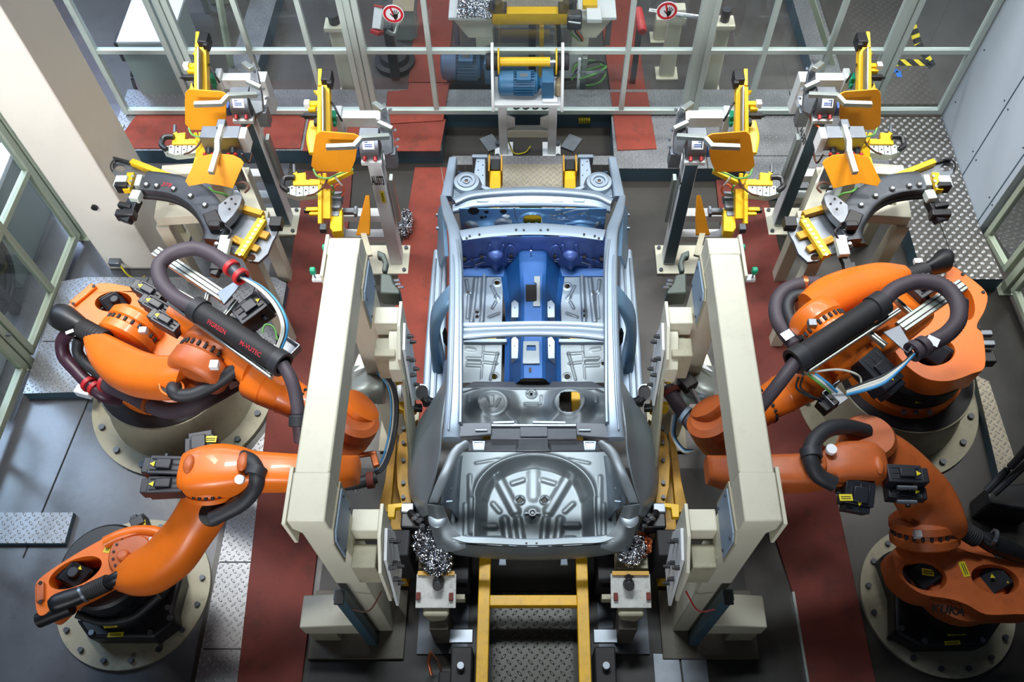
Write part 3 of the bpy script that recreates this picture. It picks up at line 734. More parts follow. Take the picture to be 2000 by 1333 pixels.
b.field(x0, x1, Pt(0, 1062)[1], Pt(0, 882)[1], 150, 110, trunk_z, lambda x, y: any(math.hypot(x - c[0], y - c[1]) < r for c, r in hole_t))
tf = b.build('trunk_floor', 'silver_dull', car, sharp=60)
b = MB(); c = V(pod[0], pod[1], ZT0 - .085); b.ring(c, c + V(0, 0, .03), .032, .020, 20); b.bar(c + V(-.06, 0, .012), c + V(-.03, 0, .012), .012, .008); b.bar(c + V(.03, 0, .012), c + V(.06, 0, .012), .012, .008); b.cyl(c, c + V(0, 0, .025), .012, n=12); b.build('wheel_fitting', 'silver_dark', tf)
# -- rear seat pan with two tank domes
ZS = .82
def Ps(px, py): return W2(px, py, ZS)
dl, dr = Ps(963, 795), Ps(1112, 793)
rb = [(Ps(963, 784), Ps(963, 802), .010), (Ps(950, 790), Ps(957, 803), .010), (Ps(976, 790), Ps(969, 803), .010), (Ps(1026, 789), Ps(1050, 789), .012), (Ps(1057, 774), Ps(1057, 788), .010), (Ps(915, 774), Ps(915, 790), .012), (Ps(1165, 778), Ps(1165, 790), .012), (Ps(992, 812), Ps(1010, 824), .014), (Ps(1088, 812), Ps(1070, 824), .014)]
def seat_z(x, y):
    z = ZS
    for c in (dl, dr):
        d = math.hypot((x - c[0]) * .95, y - c[1])
        z += .075 * sm(1.55 - d / .15) * (1 if y < c[1] + .14 else .6)
        z += .018 * sm(1.6 - d / .085) + .010 * math.exp(-((d - .115) / .010) ** 2)
        e = abs(y - c[1] + .05) ; side = (x - c[0]) * (-1 if c is dl else 1)
        if side > 0: z += .045 * sm(1.3 - e / .15) * sm(side / .10)
    d = math.hypot(x - .02, y - Ps(0, 818)[1]); z -= .045 * sm(1.1 - d / .14)
    for a, c, w in rb: z += .010 * cap(x, y, a, c, w)
    c = Ps(1038, 770); z += .012 * math.exp(-((math.hypot(x - c[0], y - c[1]) - .035) / .008) ** 2)
    return z
def seat_hole(x, y):
    dx, dy = abs(x - dr[0]) / .083, abs(y - dr[1]) / .092
    c = Ps(1038, 770)
    return dx ** 4 + dy ** 4 < 1 or math.hypot(x - c[0], y - c[1]) < .012
b = MB(); b.field(Ps(896, 800)[0], Ps(1188, 800)[0], Ps(0, 836)[1], Ps(0, 757)[1], 140, 60, seat_z, seat_hole)
b.build('rear_seat_pan', 'silver_dull', car, sharp=60)
# -- heel board in front of the seat pan
A = [U(905, 757, .80), U(925, 745, .74), U(1155, 743, .74), U(1180, 757, .80)]
b = MB(); b.prism([U(903, 767, .83), U(903, 757, .80), U(925, 745, .74), U(1157, 745, .74), U(1182, 757, .80), U(1182, 770, .83), U(1160, 760, .83), U(925, 760, .83)], off=(0, 0, -.02)); b.build('heel_board', 'silver_dark', car, bevel=.004)
# -- front and rear floor panels
ZF = .62
def Pf(px, py): return W2(px, py, ZF)
def floor_panel(px0, px1, py0, py1, ribs, holes, m='silver'):
    rs = [(Pf(*a), Pf(*c), w, h) for a, c, w, h in ribs]; hs = [(Pf(*c), r) for c, r in holes]
    def fn(x, y):
        z = ZF
        for a, c, w, h in rs: z += h * cap(x, y, a, c, w)
        for c, r in hs: z += .006 * math.exp(-((math.hypot(x - c[0], y - c[1]) - r * 1.4) / .008) ** 2)
        return z
    b = MB(); a, c = Pf(px0, py1), Pf(px1, py0)
    b.field(a[0], c[0], a[1], c[1], int(abs(c[0] - a[0]) / .0065), int(abs(c[1] - a[1]) / .0075), fn, lambda x, y: any(math.hypot(x - q[0], y - q[1]) < r for q, r in hs))
    return b.build('floor_panel', m, car, sharp=60)
fr = [((930, 545), (921, 628), .020, .016), ((946, 535), (941, 628), .020, .018), ((916, 575), (913, 620), .014, -.012), ((960, 560), (970, 580), .012, .010), ((970, 580), (973, 584), .02, .01), ((962, 602), (969, 590), .012, .012), ((955, 620), (975, 612), .012, .010), ((911, 548), (914, 568), .014, .010)]
rr_ = [((913, 700), (938, 701), .013, .010), ((913, 707), (938, 708), .013, -.008), ((913, 714), (938, 715), .013, .010), ((946, 690), (972, 692), .013, .010), ((946, 708), (970, 711), .013, .010), ((944, 676), (940, 740), .008, .008), ((972, 690), (958, 742), .010, .012), ((912, 682), (926, 684), .02, .008)]
lm = lambda L: [((mirx(a[0]), a[1]), (mirx(c[0]), c[1]), w, h) for a, c, w, h in L]
floor_panel(894, 983, 528, 634, fr, [((971, 552), .022), ((914, 571), .012), ((932, 610), .014), ((932, 619), .014)])
floor_panel(1096, 1190, 528, 634, lm(fr), [((1108, 559), .022), ((1159, 573), .012), ((1141, 610), .014), ((1141, 619), .014)])
floor_panel(894, 981, 664, 748, rr_, [((966, 736), .022)], 'silver_dull')
floor_panel(1093, 1190, 664, 748, lm(rr_), [((1108, 736), .022), ((1178, 710), .016)], 'silver_dull')
# -- seat cross member between front and rear floors
for q in (-1, 1):
    b = MB(); xa, xb = (905, 990) if q < 0 else (1091, 1180)
    b.prism([U(xa, 661, .66), U(xb, 661, .66), U(xb, 668, .66), U(xa, 668, .66)], off=(0, 0, -.05)); b.build('cross_member', 'silver', car, bevel=.004)
# -- tunnel, blue
sec = [(-.245, .615), (-.20, .645), (-.165, .72), (-.10, .85), (-.075, .865), (.075, .865), (.10, .85), (.165, .72), (.20, .645), (.245, .615)]
yA, yB = Pf(0, 766)[1], Pf(0, 470)[1]; P = []
for i in range(25):
    y = yA + (yB - yA) * i / 24; t = i / 24
    g = 1 + .25 * sm((t - .45) / .4); h = 1 + .10 * sm((t - .6) / .4) 
    P.append([V(CX + x * g, y, .615 + (z - .615) * h) for x, z in sec])
tun = MB().sheet(P, .004).build('tunnel', 'blue_sheet', car, sharp=28)
def tz(px, py): return U(px, py, .872)
b = MB(); b.prism([tz(1027, 556), tz(1050, 556), tz(1050, 588), tz(1027, 588)], off=(0, 0, .003)); b.build('shifter_opening', 'pit', tun, bevel=.001)
b = MB(); b.prism([tz(1043, 540), tz(1055, 540), tz(1055, 599), tz(1041, 599), tz(1041, 590), tz(1048, 588), tz(1048, 554), tz(1043, 552)], off=(0, 0, .008)); b.build('shifter_bracket', 'silver_dull', tun, bevel=.002)
b = MB()
b.holed([tz(1022, 668), tz(1053, 668), tz(1054, 712), tz(1021, 712)], [tz(1029, 676), tz(1046, 676), tz(1047, 686), tz(1028, 686)], (0, 0, .016))
b.prism([tz(1028, 690), tz(1047, 690), tz(1047, 694), tz(1028, 694)], off=(0, 0, .014)); b.build('lever_bracket', 'silver_dull', tun, bevel=.003)
b = MB(); b.prism([tz(1033, 718), tz(1038, 718), tz(1038, 727), tz(1033, 727)], off=(0, 0, .002)); b.build('slot', 'ink', tun)
b = MB()
for p in ((1034, 472), (1047, 472), (1037, 493)): c = U(*p, .93); b.cyl(c - V(0, 0, .05), c + V(0, 0, .03), .008, n=8)
build_each(b, 'stud', 'bright_steel', tun)
for xx in (1007, mirx(1007)):    # seat mounting brackets on both tunnel flanks
    for yy, hh in ((606, 28), (682, 36)):
        q = 1 if xx > 1041 else -1
        b = MB(); z = .80
        b.prism([U(xx - 9, yy - hh * .55, z), U(xx + 2 * q, yy - hh * .75, z + .02), U(xx + 9, yy - hh * .45, z), U(xx + 9, yy + hh * .5, z), U(xx - 9, yy + hh * .5, z)], off=(0, 0, -.09)); o = b.build('seat_bracket', 'silver_white', car, bevel=.006)
        b = MB(); b.cyl(U(xx, yy - hh * .2, z), U(xx, yy - hh * .2, z) + V(0, 0, .004), .012, n=12); b.build('bolt_hole', 'ink', o)
# -- sloped toe board and firewall in front
P = []
for py, z in ((532, .622), (520, .64), (505, .74), (490, .86), (472, 1.0), (462, 1.06)):
    r = []
    for i in range(61):
        px = 896 + (1188 - 896) * i / 60; p = U(px, py, z); n = 0
        for cx in (930, 968, 1008, 1076, 1114, 1152):
            n += .05 * math.exp(-((px - cx) / 7.0) ** 2) * (1 if 480 < py < 525 else .2)
        dome = math.exp(-(((px - 970) / 12) ** 2 + ((py - 497) / 9) ** 2)) + math.exp(-(((px - 1110) / 12) ** 2 + ((py - 497) / 9) ** 2))
        r.append(p + V(0, -.4, .8) * (n + .08 * dome))
    P.append([Vector(p) for p in r])
fine = []
for j in range(61):
    fine.append(spline([P[i][j] for i in range(6)], 5))
G = [[fine[j][i] for j in range(61)] for i in range(len(fine[0]))]
MB().sheet(G, .004).build('toe_board', 'violet_sheet', car, sharp=70)
tb = bpy.data.objects['toe_board']
def tp(px, py):      # a place on the sloped toe board
    zs = ((532, .622), (520, .64), (505, .74), (490, .86), (472, 1.0), (462, 1.06))
    for (a, za), (c, zc_) in zip(zs, zs[1:]):
        if a >= py >= c: return U(px, py, za + (zc_ - za) * (a - py) / (a - c) + .035)
    return U(px, py, 1.09)
for q in (0, 1):
    m_ = (lambda x: 2082 - x) if q else (lambda x: x)
    for pts, r in (([(905, 515), (920, 509), (936, 504), (950, 501)], .010), ([(953, 505), (954, 490), (957, 478)], .012), ([(989, 506), (988, 492), (994, 480), (1002, 482), (1008, 492), (1004, 505), (989, 506)], .009), ([(978, 505), (980, 490), (983, 478)], .012), ([(925, 466), (960, 463), (990, 462)], .008), ([(905, 478), (915, 468), (925, 465)], .008)):
        b = MB(); b.tube([tp(m_(x), y) for x, y in pts], r, 8, 6); b.build('pressed_bead', 'violet_sheet', tb, sharp=80)
    b = MB(); c = tp(m_(968), 492); b.ball(c - V(0, .0, .02), .075, 20, (1, 1, .8)); b.build('pressed_dome', 'violet_sheet', tb, sharp=80)
    b = MB()
    for x, y, r in ((907, 506, .022), (922, 507, .010), (941, 502, .018), (998, 501, .016)): c = tp(m_(x), y); b.cyl(c - V(0, 0, .012), c + V(0, -.006, .012), r, n=14)
    build_each(b, 'punched_hole', 'ink', tb)
    b = MB()
    for x0, y0, x1, y1 in ((928, 517, 946, 511), (992, 510, 1003, 510)): b.bar(tp(m_(x0), y0), tp(m_(x1), y1), .014, .016)
    build_each(b, 'bright_seam', 'silver_white', tb, bevel=.003)
b = MB(); b.prism([U(896, 540, .628), U(985, 540, .628), U(985, 518, .65), U(896, 526, .65)], off=(0, 0, .004)); b.prism([U(1094, 540, .628), U(1188, 540, .628), U(1188, 526, .65), U(1094, 518, .65)], off=(0, 0, .004)); build_each(b, 'front_floor_strip', 'blue_sheet', car)
# -- dash panel below the windscreen (vertical face with an opening)
yd = U(0, 430, 1.0).y
def dash_y(x, z):
    y = yd
    for cx, cz, sx, sz, h in ((-.40, .90, .12, .08, .08), (.46, .90, .12, .08, .08), (-.27, .87, .10, .05, .05)):
        y -= h * math.exp(-((x - cx) / sx) ** 2 - ((z - cz) / sz) ** 2)
    for cz in (.98, 1.06): y -= .010 * math.exp(-((z - cz - .02 * math.sin(x * 17)) / .008) ** 2) * (1 if x > .10 else 0)
    y -= .018 * math.exp(-((math.hypot((x - .02) / 1.35, z - 1.03) - .075) / .012) ** 2)
    return y
b = MB(); vs = []; fs = []; nx, nz = 110, 40; x0, x1, z0, z1 = -.64, .68, .78, 1.17
for i in range(nx + 1):
    for j in range(nz + 1):
        x = x0 + (x1 - x0) * i / nx; z = z0 + (z1 - z0) * j / nz; vs.append(V(x, dash_y(x, z), z))
for i in range(nx):
    for j in range(nz):
        x = x0 + (x1 - x0) * (i + .5) / nx; z = z0 + (z1 - z0) * (j + .5) / nz
        if abs((x - .02) / .085) ** 4 + abs((z - 1.03) / .06) ** 4 < 1 or math.hypot(x + .22, z - 1.06) < .032: continue
        k = i * (nz + 1) + j; fs.append((k, k + 1, k + nz + 2, k + nz + 1))
b.add(vs, fs); b.thick = .004
b.build('dash_panel', 'dash_blue', car, sharp=60)
for pts in (((905, 428, .95, .06), (922, 436, .92, .09), (944, 440, .90, .08), (960, 438, .92, .05)), ((1178, 426, .95, .06), (1166, 434, .92, .09), (1148, 438, .90, .06)), ((966, 430, .98, .04), (980, 426, 1.0, .05), (1000, 430, .98, .04))):
    MB().loft([(U(a, c, z), V(0, .04, .04), V(0, -w * .6, w * .8)) for a, c, z, w in pts], 14, 2.4, 4).build('dash_lit_bulge', 'silver', car, sharp=70)  # silver colour paints highlights onto what is the same dash metal
for pts in (((1073, 418), (1084, 421), (1094, 417), (1106, 423), (1120, 424), (1132, 418), (1146, 416), (1152, 424), (1140, 430)), ((1072, 424), (1090, 428), (1110, 428), (1126, 432), (1140, 432)), ((1084, 410), (1096, 410), (1100, 416), (1114, 412), (1128, 409), (1150, 408)), ((1004, 405), (1006, 420), (1010, 432))):
    b = MB(); b.tube([UY(a, c, yd - .006) for a, c in pts], .006, 6, 5); b.build('pressed_bead', 'silver', car)
b = MB()
for a, c, r in ((983, 412, .03), (925, 411, .05), (941, 424, .018), (948, 423, .012), (950, 413, .02)): p_ = UY(a, c, yd - .004); b.cyl(p_, p_ + V(0, -.008, 0), r, n=16)
build_each(b, 'dash_hole', 'ink', car)
b = MB(); b.prism([U(946, 438, .92), U(1150, 436, .92), U(1178, 455, .92), U(905, 457, .92)], off=(0, 0, -.02)); b.build('dash_lit_ledge', 'silver', car, bevel=.006)  # ledge kept silver to paint a brighter, lit strip on the dash
# -- cowl: rounded bar and flat band
def band(rows, name, m, n=40, th=.006, sharp=50):
    P = []
    for row in rows: P.append(spline([U(*q) for q in row], 10))
    Q = [spline([P[i][j] for i in range(len(P))], 4) for j in range(len(P[0]))]
    return MB().sheet(Q, th).build(name, m, car, sharp=sharp)
cw = band([[(884, 386, 1.08), (930, 373, 1.08), (1041, 365, 1.08), (1152, 373, 1.08), (1196, 387, 1.08)],
      [(884, 388, 1.18), (930, 374, 1.20), (1041, 367, 1.22), (1152, 374, 1.20), (1197, 389, 1.18)],
      [(890, 396, 1.20), (932, 381, 1.225), (1041, 374, 1.245), (1150, 381, 1.225), (1193, 397, 1.20)],
      [(886, 402, 1.16), (934, 387, 1.18), (1041, 381, 1.20), (1150, 387, 1.18), (1192, 403, 1.16)]], 'cowl_bar', 'silver_white')
fl = band([[(884, 400, 1.17), (934, 386, 1.185), (1041, 380, 1.20), (1150, 386, 1.185), (1192, 402, 1.17)],
      [(884, 408, 1.15), (934, 396, 1.165), (1041, 391, 1.18), (1150, 396, 1.165), (1192, 409, 1.15)],
      [(884, 415, 1.13), (934, 404, 1.145), (1041, 401, 1.155), (1150, 404, 1.145), (1192, 413, 1.13)],
      [(884, 417, 1.08), (934, 406, 1.09), (1041, 403, 1.10), (1150, 406, 1.09), (1192, 416, 1.08)]], 'cowl_panel', 'silver_white')
b = MB()
for px in (943, 986, 1021, 1053, 1089, 1131):
    c = U(px, 389.5, 1.181)
    b.holed([c + V(-.05, .02, 0), c + V(.05, .02, 0), c + V(.05, -.025, -.004), c + V(-.05, -.025, -.004)], [c + V(-.046, .016, 0), c + V(.046, .016, 0), c + V(.046, -.021, -.004), c + V(-.046, -.021, -.004)], (0, 0, .004))
build_each(b, 'embossed_pocket', 'silver', fl)
# -- windscreen header and roof bow
hd = band([[(897, 451, 1.60), (960, 442, 1.625), (1041, 437, 1.64), (1122, 442, 1.625), (1183, 450, 1.60)],
      [(898, 453, 1.63), (960, 444, 1.65), (1041, 440, 1.665), (1122, 444, 1.65), (1182, 453, 1.63)],
      [(901, 463, 1.65), (965, 455, 1.67), (1041, 452, 1.685), (1118, 455, 1.67), (1179, 463, 1.65)],
      [(904, 470, 1.655), (970, 462, 1.675), (1041, 459, 1.69), (1112, 462, 1.675), (1177, 470, 1.655)]], 'windscreen_header', 'silver_white')
b = MB()
for px, py in ((936, 455), (1008, 448), (1023, 449), (1070, 448), (1056, 449), (1141, 455), (917, 457), (1162, 457), (911, 461), (1170, 461)):
    c = U(px, py, 1.694); c.z += -.030 * ((px - 1041) / 140) ** 2; b.cyl(c - V(0, 0, .01), c + V(0, 0, .003), .009, n=10)
build_each(b, 'punched_hole', 'ink', hd)
bw = band([[(905, 631, 1.735), (960, 630, 1.745), (1041, 628, 1.75), (1122, 629, 1.745), (1180, 632, 1.735)],
      [(905, 637, 1.735), (960, 635, 1.745), (1041, 633, 1.75), (1122, 634, 1.745), (1180, 638, 1.735)],
      [(905, 641, 1.72), (960, 639, 1.73), (1041, 637, 1.735), (1122, 638, 1.73), (1180, 642, 1.72)],
      [(905, 648, 1.72), (960, 645, 1.73), (1041, 643, 1.735), (1122, 644, 1.73), (1180, 648, 1.72)],
      [(905, 653, 1.735), (960, 649, 1.745), (1041, 647, 1.75), (1122, 649, 1.745), (1180, 654, 1.735)],
      [(905, 661, 1.735), (960, 656, 1.745), (1041, 653, 1.75), (1122, 656, 1.745), (1180, 662, 1.735)],
      [(905, 664, 1.70), (960, 659, 1.71), (1041, 656, 1.71), (1122, 659, 1.71), (1180, 665, 1.70)]], 'roof_bow', 'silver_white')
# -- rear header with hinge plates
b = MB(); b.prism([U(892, 826, 1.70), U(960, 825, 1.71), U(960, 848, 1.69), U(895, 853, 1.68)], off=(0, 0, -.03)); b.prism([U(1125, 825, 1.71), U(1192, 827, 1.70), U(1190, 856, 1.68), U(1126, 849, 1.69)], off=(0, 0, -.03)); build_each(b, 'header_end', 'silver_dark', car, bevel=.005)
b = MB(); b.prism([U(958, 829, 1.69), U(1127, 829, 1.69), U(1127, 858, 1.66), U(958, 858, 1.66)], off=(0, 0, -.02)); rh = b.build('rear_header', 'silver_dark', car, bevel=.004)
b = MB(); b.bar(U(960, 831, 1.702), U(1125, 831, 1.702), .012, .012); b.build('upper_flange', 'silver', rh)
b = MB(); b.prism([U(915, 858, 1.62), U(1168, 860, 1.62), U(1172, 881, 1.58), U(914, 881, 1.58)], off=(0, 0, -.02)); lw = b.build('lower_header', 'silver_dark', car, bevel=.004)
b = MB(); b.prism([U(1012, 855, 1.66), U(1071, 855, 1.66), U(1071, 873, 1.63), U(1077, 881, 1.62), U(1006, 881, 1.62), U(1012, 873, 1.63)], off=(0, 0, -.03)); b.build('latch_plate', 'silver_dark', lw, bevel=.006)
b = MB(); b.prism([U(1016, 834, 1.692), U(1069, 834, 1.692), U(1069, 853, 1.674), U(1016, 853, 1.674)], off=(0, 0, .006)); b.build('centre_plate', 'silver_dark', rh, bevel=.002)
b = MB()
for px in (940, 1142): b.bar(U(px - 12, 840, 1.705), U(px + 12, 840, 1.705), .012, .010)
build_each(b, 'bead', 'silver_white', rh, bevel=.003)
for px in (935, 1152):
    b = MB(); b.holed([U(px - 13, 861, 1.66), U(px + 13, 861, 1.66), U(px + 11, 879, 1.66), U(px - 11, 879, 1.66)], [U(px - 8, 864, 1.66), U(px + 8, 864, 1.66), U(px + 7, 874, 1.66), U(px - 7, 874, 1.66)], (0, 0, -.03)); o = b.build('hinge_plate', 'silver_white', car, bevel=.004)
    b = MB(); b.prism([U(px - 8, 864, 1.65), U(px + 8, 864, 1.65), U(px + 7, 874, 1.65), U(px - 7, 874, 1.65)], off=(0, 0, -.015)); b.build('hinge_nut', 'bright_steel', o)
b = MB(); b.bar(U(963, 826, 1.62), U(1005, 825, 1.62), .02, .015); b.bar(U(1040, 825, 1.62), U(1105, 826, 1.62), .02, .015); build_each(b, 'rear_lip', 'silver_white', car, bevel=.003)
# -- side frames of the car body: built for the left, mirrored for the right
def car_side(side):
    MB.mir = side > 0
    X = V(1, 0, 0)
    def rail(path, name, m, parent=car, e=3.2, k=6, n=18):
        st = []
        for px, py, z, hw, hh in path:
            c = U(px, py, z); st.append((c, X * hw, V(0, 0, 1) * hh))
        return MB().loft(st, n, e, k).build(name, m, parent, sharp=50)
    # A pillar and roof rail in one sweep, with a raised inner step
    rail([(866, 386, 1.16, .030, .04), (870, 402, 1.28, .040, .04), (877, 425, 1.43, .048, .04), (885, 446, 1.55, .050, .04), (889, 470, 1.625, .052, .04), (891, 520, 1.69, .054, .04), (891, 600, 1.735, .056, .04),
          (889, 690, 1.735, .058, .04), (887, 770, 1.715, .060, .04), (884, 830, 1.68, .062, .04), (882, 858, 1.65, .064, .04)], 'roof_rail', 'silver_white')
    rail([(893, 470, 1.655, .014, .02), (899, 520, 1.722, .014, .02), (900, 600, 1.768, .014, .02), (900, 690, 1.77, .014, .02), (900, 770, 1.75, .014, .02), (899, 826, 1.72, .014, .02)], 'rail_flange', 'silver', e=4)
    rail([(884, 485, 1.665, .008, .014), (886, 520, 1.735, .008, .014), (886, 600, 1.78, .008, .014), (884, 690, 1.78, .008, .014), (881, 770, 1.76, .008, .014), (876, 840, 1.71, .008, .014)], 'rail_bead', 'silver_white', e=3)
    # hinge pillar and lower A pillar
    P = []
    for row in ([(868, 400, 1.22), (872, 440, 1.35), (876, 500, 1.5)], [(862, 412, 1.1), (866, 450, 1.15), (872, 505, 1.25)], [(861, 440, .95), (863, 470, .95), (868, 515, .95)], [(862, 470, .75), (860, 490, .75), (864, 520, .75)]):
        P.append(spline([U(*q) for q in row], 5))
    Q = [spline([P[i][j] for i in range(4)], 5) for j in range(len(P[0]))]
    MB().sheet(Q, .03).build('hinge_pillar', 'galv_blue', car, sharp=60)
    b = MB()
    for py in (420, 446): b.box(U(859, py, 1.05), (.07, .02, .03))
    build_each(b, 'door_hinge', 'silver', car, bevel=.004)
    # door sill with long ribs
    b = MB()
    st = []
    for px, py, hw in ((860, 494, .06), (857, 560, .075), (853, 640, .085), (849, 720, .09), (846, 790, .09)):
        st.append((U(px, py, .66), X * hw, V(0, 0, .055)))
    s = b.loft(st, 20, 5, 5).build('sill', 'silver_white', car, sharp=50)
    for off, w in ((-8, .010), (4, .012)):
        b = MB(); b.tube([U(859 + off, 505, .718), U(856 + off, 560, .718), U(852 + off, 640, .718), U(848 + off, 720, .718), U(845 + off, 785, .718)], w, 8); b.build('sill_bead', 'silver', s)
    # centre pillar bowing out from the rail down to the sill
    st = []
    for px, py, z, hx, hy in ((884, 566, 1.66, .03, .05), (872, 585, 1.58, .045, .065), (856, 610, 1.42, .05, .08), (850, 634, 1.22, .045, .085), (850, 662, 1.02, .045, .09), (854, 690, .85, .05, .10), (857, 712, .70, .055, .11)):
        st.append((U(px, py, z), X * hx, V(0, hy, .02)))
    MB().loft(st, 20, 3.2, 5).build('centre_pillar', 'galv_blue', car, sharp=60)
    b = MB(); b.prism([U(868, 640, 1.2), U(871, 650, 1.1), U(871, 676, 1.0), U(866, 668, 1.0), U(864, 650, 1.1)], off=(.01, 0, 0)); b.build('pillar_opening', 'ink', car)
    # rear door aperture and inner side panel
    P = []
    for row in ([(876, 700, 1.60), (872, 760, 1.60), (866, 800, 1.58)], [(868, 705, 1.2), (864, 765, 1.2), (858, 805, 1.2)], [(866, 712, .8), (862, 770, .8), (858, 800, .8)]):
        P.append(spline([U(*q) for q in row], 4))
    MB().sheet(P, .04).build('rear_door_frame', 'galv_blue', car, sharp=60)
    # quarter panel: sail, shoulder and wheel arch flare
    rows = [[(874, 742, 1.70), (866, 748, 1.50), (858, 760, 1.25), (850, 775, 1.0), (846, 785, .80)],
            [(870, 770, 1.69), (858, 776, 1.46), (846, 784, 1.22), (834, 796, .98), (830, 810, .80)],
            [(864, 810, 1.67), (848, 818, 1.42), (828, 826, 1.20), (812, 836, .98), (808, 850, .82)],
            [(860, 845, 1.64), (840, 856, 1.40), (816, 864, 1.18), (801, 874, .97), (798, 886, .84)],
            [(858, 880, 1.56), (838, 890, 1.36), (813, 896, 1.17), (798, 904, .97), (796, 914, .84)],
            [(851, 918, 1.46), (833, 926, 1.30), (811, 930, 1.15), (798, 936, .97), (797, 945, .84)],
            [(842, 954, 1.34), (829, 960, 1.24), (812, 962, 1.12), (802, 966, .96), (803, 974, .82)],
            [(834, 984, 1.23), (826, 987, 1.18), (817, 988, 1.08), (811, 990, .94), (813, 996, .80)],
            [(838, 1004, 1.14), (832, 1008, 1.10), (826, 1010, 1.02), (821, 1012, .92), (823, 1016, .78)]]
    P = [spline([U(*q) for q in r], 6) for r in rows]
    Q = [spline([P[i][j] for i in range(len(P))], 5) for j in range(len(P[0]))]
    MB().sheet(Q, .012).build('quarter_panel', 'silver_panel', car, sharp=70)
    # tailgate gutter
    st = []
    for px, py, z, w in ((908, 868, 1.60, .035), (897, 876, 1.58, .036), (886, 890, 1.54, .036), (877, 910, 1.48, .036), (866, 935, 1.41, .035), (855, 960, 1.32, .034), (846, 982, 1.24, .030)):
        st.append((U(px, py, z), X * w, V(0, .015, w)))
    MB().loft(st, 16, 2.6, 5).build('tailgate_gutter', 'silver_panel', car, sharp=60)
    P = []
    for row in ([(896, 880, 1.56), (882, 915, 1.46), (868, 955, 1.32), (862, 990, 1.2)], [(897, 888, 1.3), (890, 920, 1.25), (882, 960, 1.15), (880, 995, 1.08)], [(898, 892, .95), (893, 930, .92), (889, 970, .9), (888, 1005, .9)], [(904, 890, .81), (900, 930, .81), (897, 980, .81), (896, 1015, .81)]):
        P.append(spline([U(*q) for q in row], 5))
    Q = [spline([P[i][j] for i in range(4)], 5) for j in range(len(P[0]))]
    MB().sheet(Q, .01).build('wheel_house', 'silver', car, sharp=60)
    b = MB()
    for y0, y1 in ((954, 953), (980, 979)): b.bar(U(871, y0, 1.2), U(884, y1, 1.2), .012, .012)
    build_each(b, 'bead', 'silver_white', car, bevel=.003)
    # rear lamp corner
    P = [spline([U(*q) for q in r], 5) for r in ([(836, 984, 1.24), (850, 986, 1.25), (866, 988, 1.22)], [(838, 1004, 1.14), (854, 1008, 1.16), (874, 1010, 1.12)], [(843, 1030, 1.04), (862, 1034, 1.06), (886, 1034, 1.05)], [(850, 1056, .96), (872, 1056, 1.0), (906, 1052, 1.0)], [(856, 1074, .88), (880, 1076, .92), (912, 1070, .98)])]
    Q = [spline([P[i][j] for i in range(5)], 5) for j in range(len(P[0]))]
    o = MB().sheet(Q, .01).build('lamp_corner', 'silver_dull', car, sharp=60)
    b = MB(); b.ball(U(854, 1012, 1.13), .075, 16, (.9, 1, .22)); b.build('lamp_pocket', 'silver_panel', o)
    b = MB(); b.bar(U(874, 1056, 1.0), U(890, 1058, 1.0), .012, .012); b.build('bead', 'silver_white', o, bevel=.003)
    # front: long member, strut tower, upper fender rail
    b = MB(); b.prism([U(930, 306, .88), U(948, 306, .88), U(948, 366, .88), U(926, 366, .88), U(926, 335, .88)], off=(0, 0, -.10)); lmember = b.build('long_member', 'silver_white', car, bevel=.008)
    b = MB(); b.prism([U(922, 301, .90), U(952, 301, .90), U(952, 307, .90), U(922, 307, .90)], off=(0, 0, -.14)); b.build('end_flange', 'silver', lmember, bevel=.003)
    b = MB()
    for q in ((934, 315), (943, 322), (934, 332), (943, 342), (936, 352)): c = U(*q, .882); b.cyl(c - V(0, 0, .006), c + V(0, 0, .002), .006, n=8)
    build_each(b, 'punched_hole', 'ink', lmember)
    st = [(U(885, 312, 1.02), X * .040, V(0, 0, .04)), (U(880, 340, 1.06), X * .042, V(0, 0, .04)), (U(876, 362, 1.12), X * .044, V(0, 0, .04)), (U(872, 388, 1.17), X * .05, V(0, 0, .04))]
    ur = MB().loft(st, 16, 5, 5).build('upper_rail', 'silver_white', car, sharp=50)
    b = MB(); c = U(881, 318, 1.065); b.cyl(c - V(0, 0, .01), c + V(0, 0, .003), .012, n=10); b.build('punched_hole', 'ink', ur)
    tw = U(911, 353, 1.13)
    b = MB(); b.lathe(tw - V(0, 0, .12), [(.165, -.16), (.150, 0), (.130, .09), (.115, .115), (.085, .12), (.080, .13), (.055, .13), (.050, .115), (.034, .115), (.030, .125), (.018, .125), (.016, .11)], 40); tw_o = b.build('strut_tower', 'silver', car, sharp=40)
    b = MB(); b.cyl(tw - V(0, 0, .012), tw + V(0, 0, -.003), .014, n=14); b.build('strut_hole', 'cable_brown', tw_o)
    b = MB(); b.prism([U(888, 348, 1.08), U(925, 336, 1.0), U(928, 372, 1.0), U(900, 384, 1.1), U(884, 384, 1.12)], off=(0, 0, -.06)); b.build('apron', 'silver', car, bevel=.01)
    b = MB(); b.prism([U(893, 333, 1.0), U(912, 337, .98), U(922, 346, .9), U(905, 345, .95)], off=(0, 0, -.03)); b.build('apron_brace', 'galv_blue', car, bevel=.004)
    b = MB(); b.bar(U(930, 362, 1.05), U(960, 372, 1.06), .04, .03); b.build('gusset', 'silver_white', car, bevel=.008)
    # towing bracket below the rear panel
    b = MB(); b.prism([U(976, 1086, .79), U(988, 1086, .79), U(989, 1104, .74), U(974, 1104, .74)], off=(0, 0, -.02)); o = b.build('tow_bracket', 'silver', car, bevel=.003)
    MB.mir = False
car_side(-1); car_side(1)
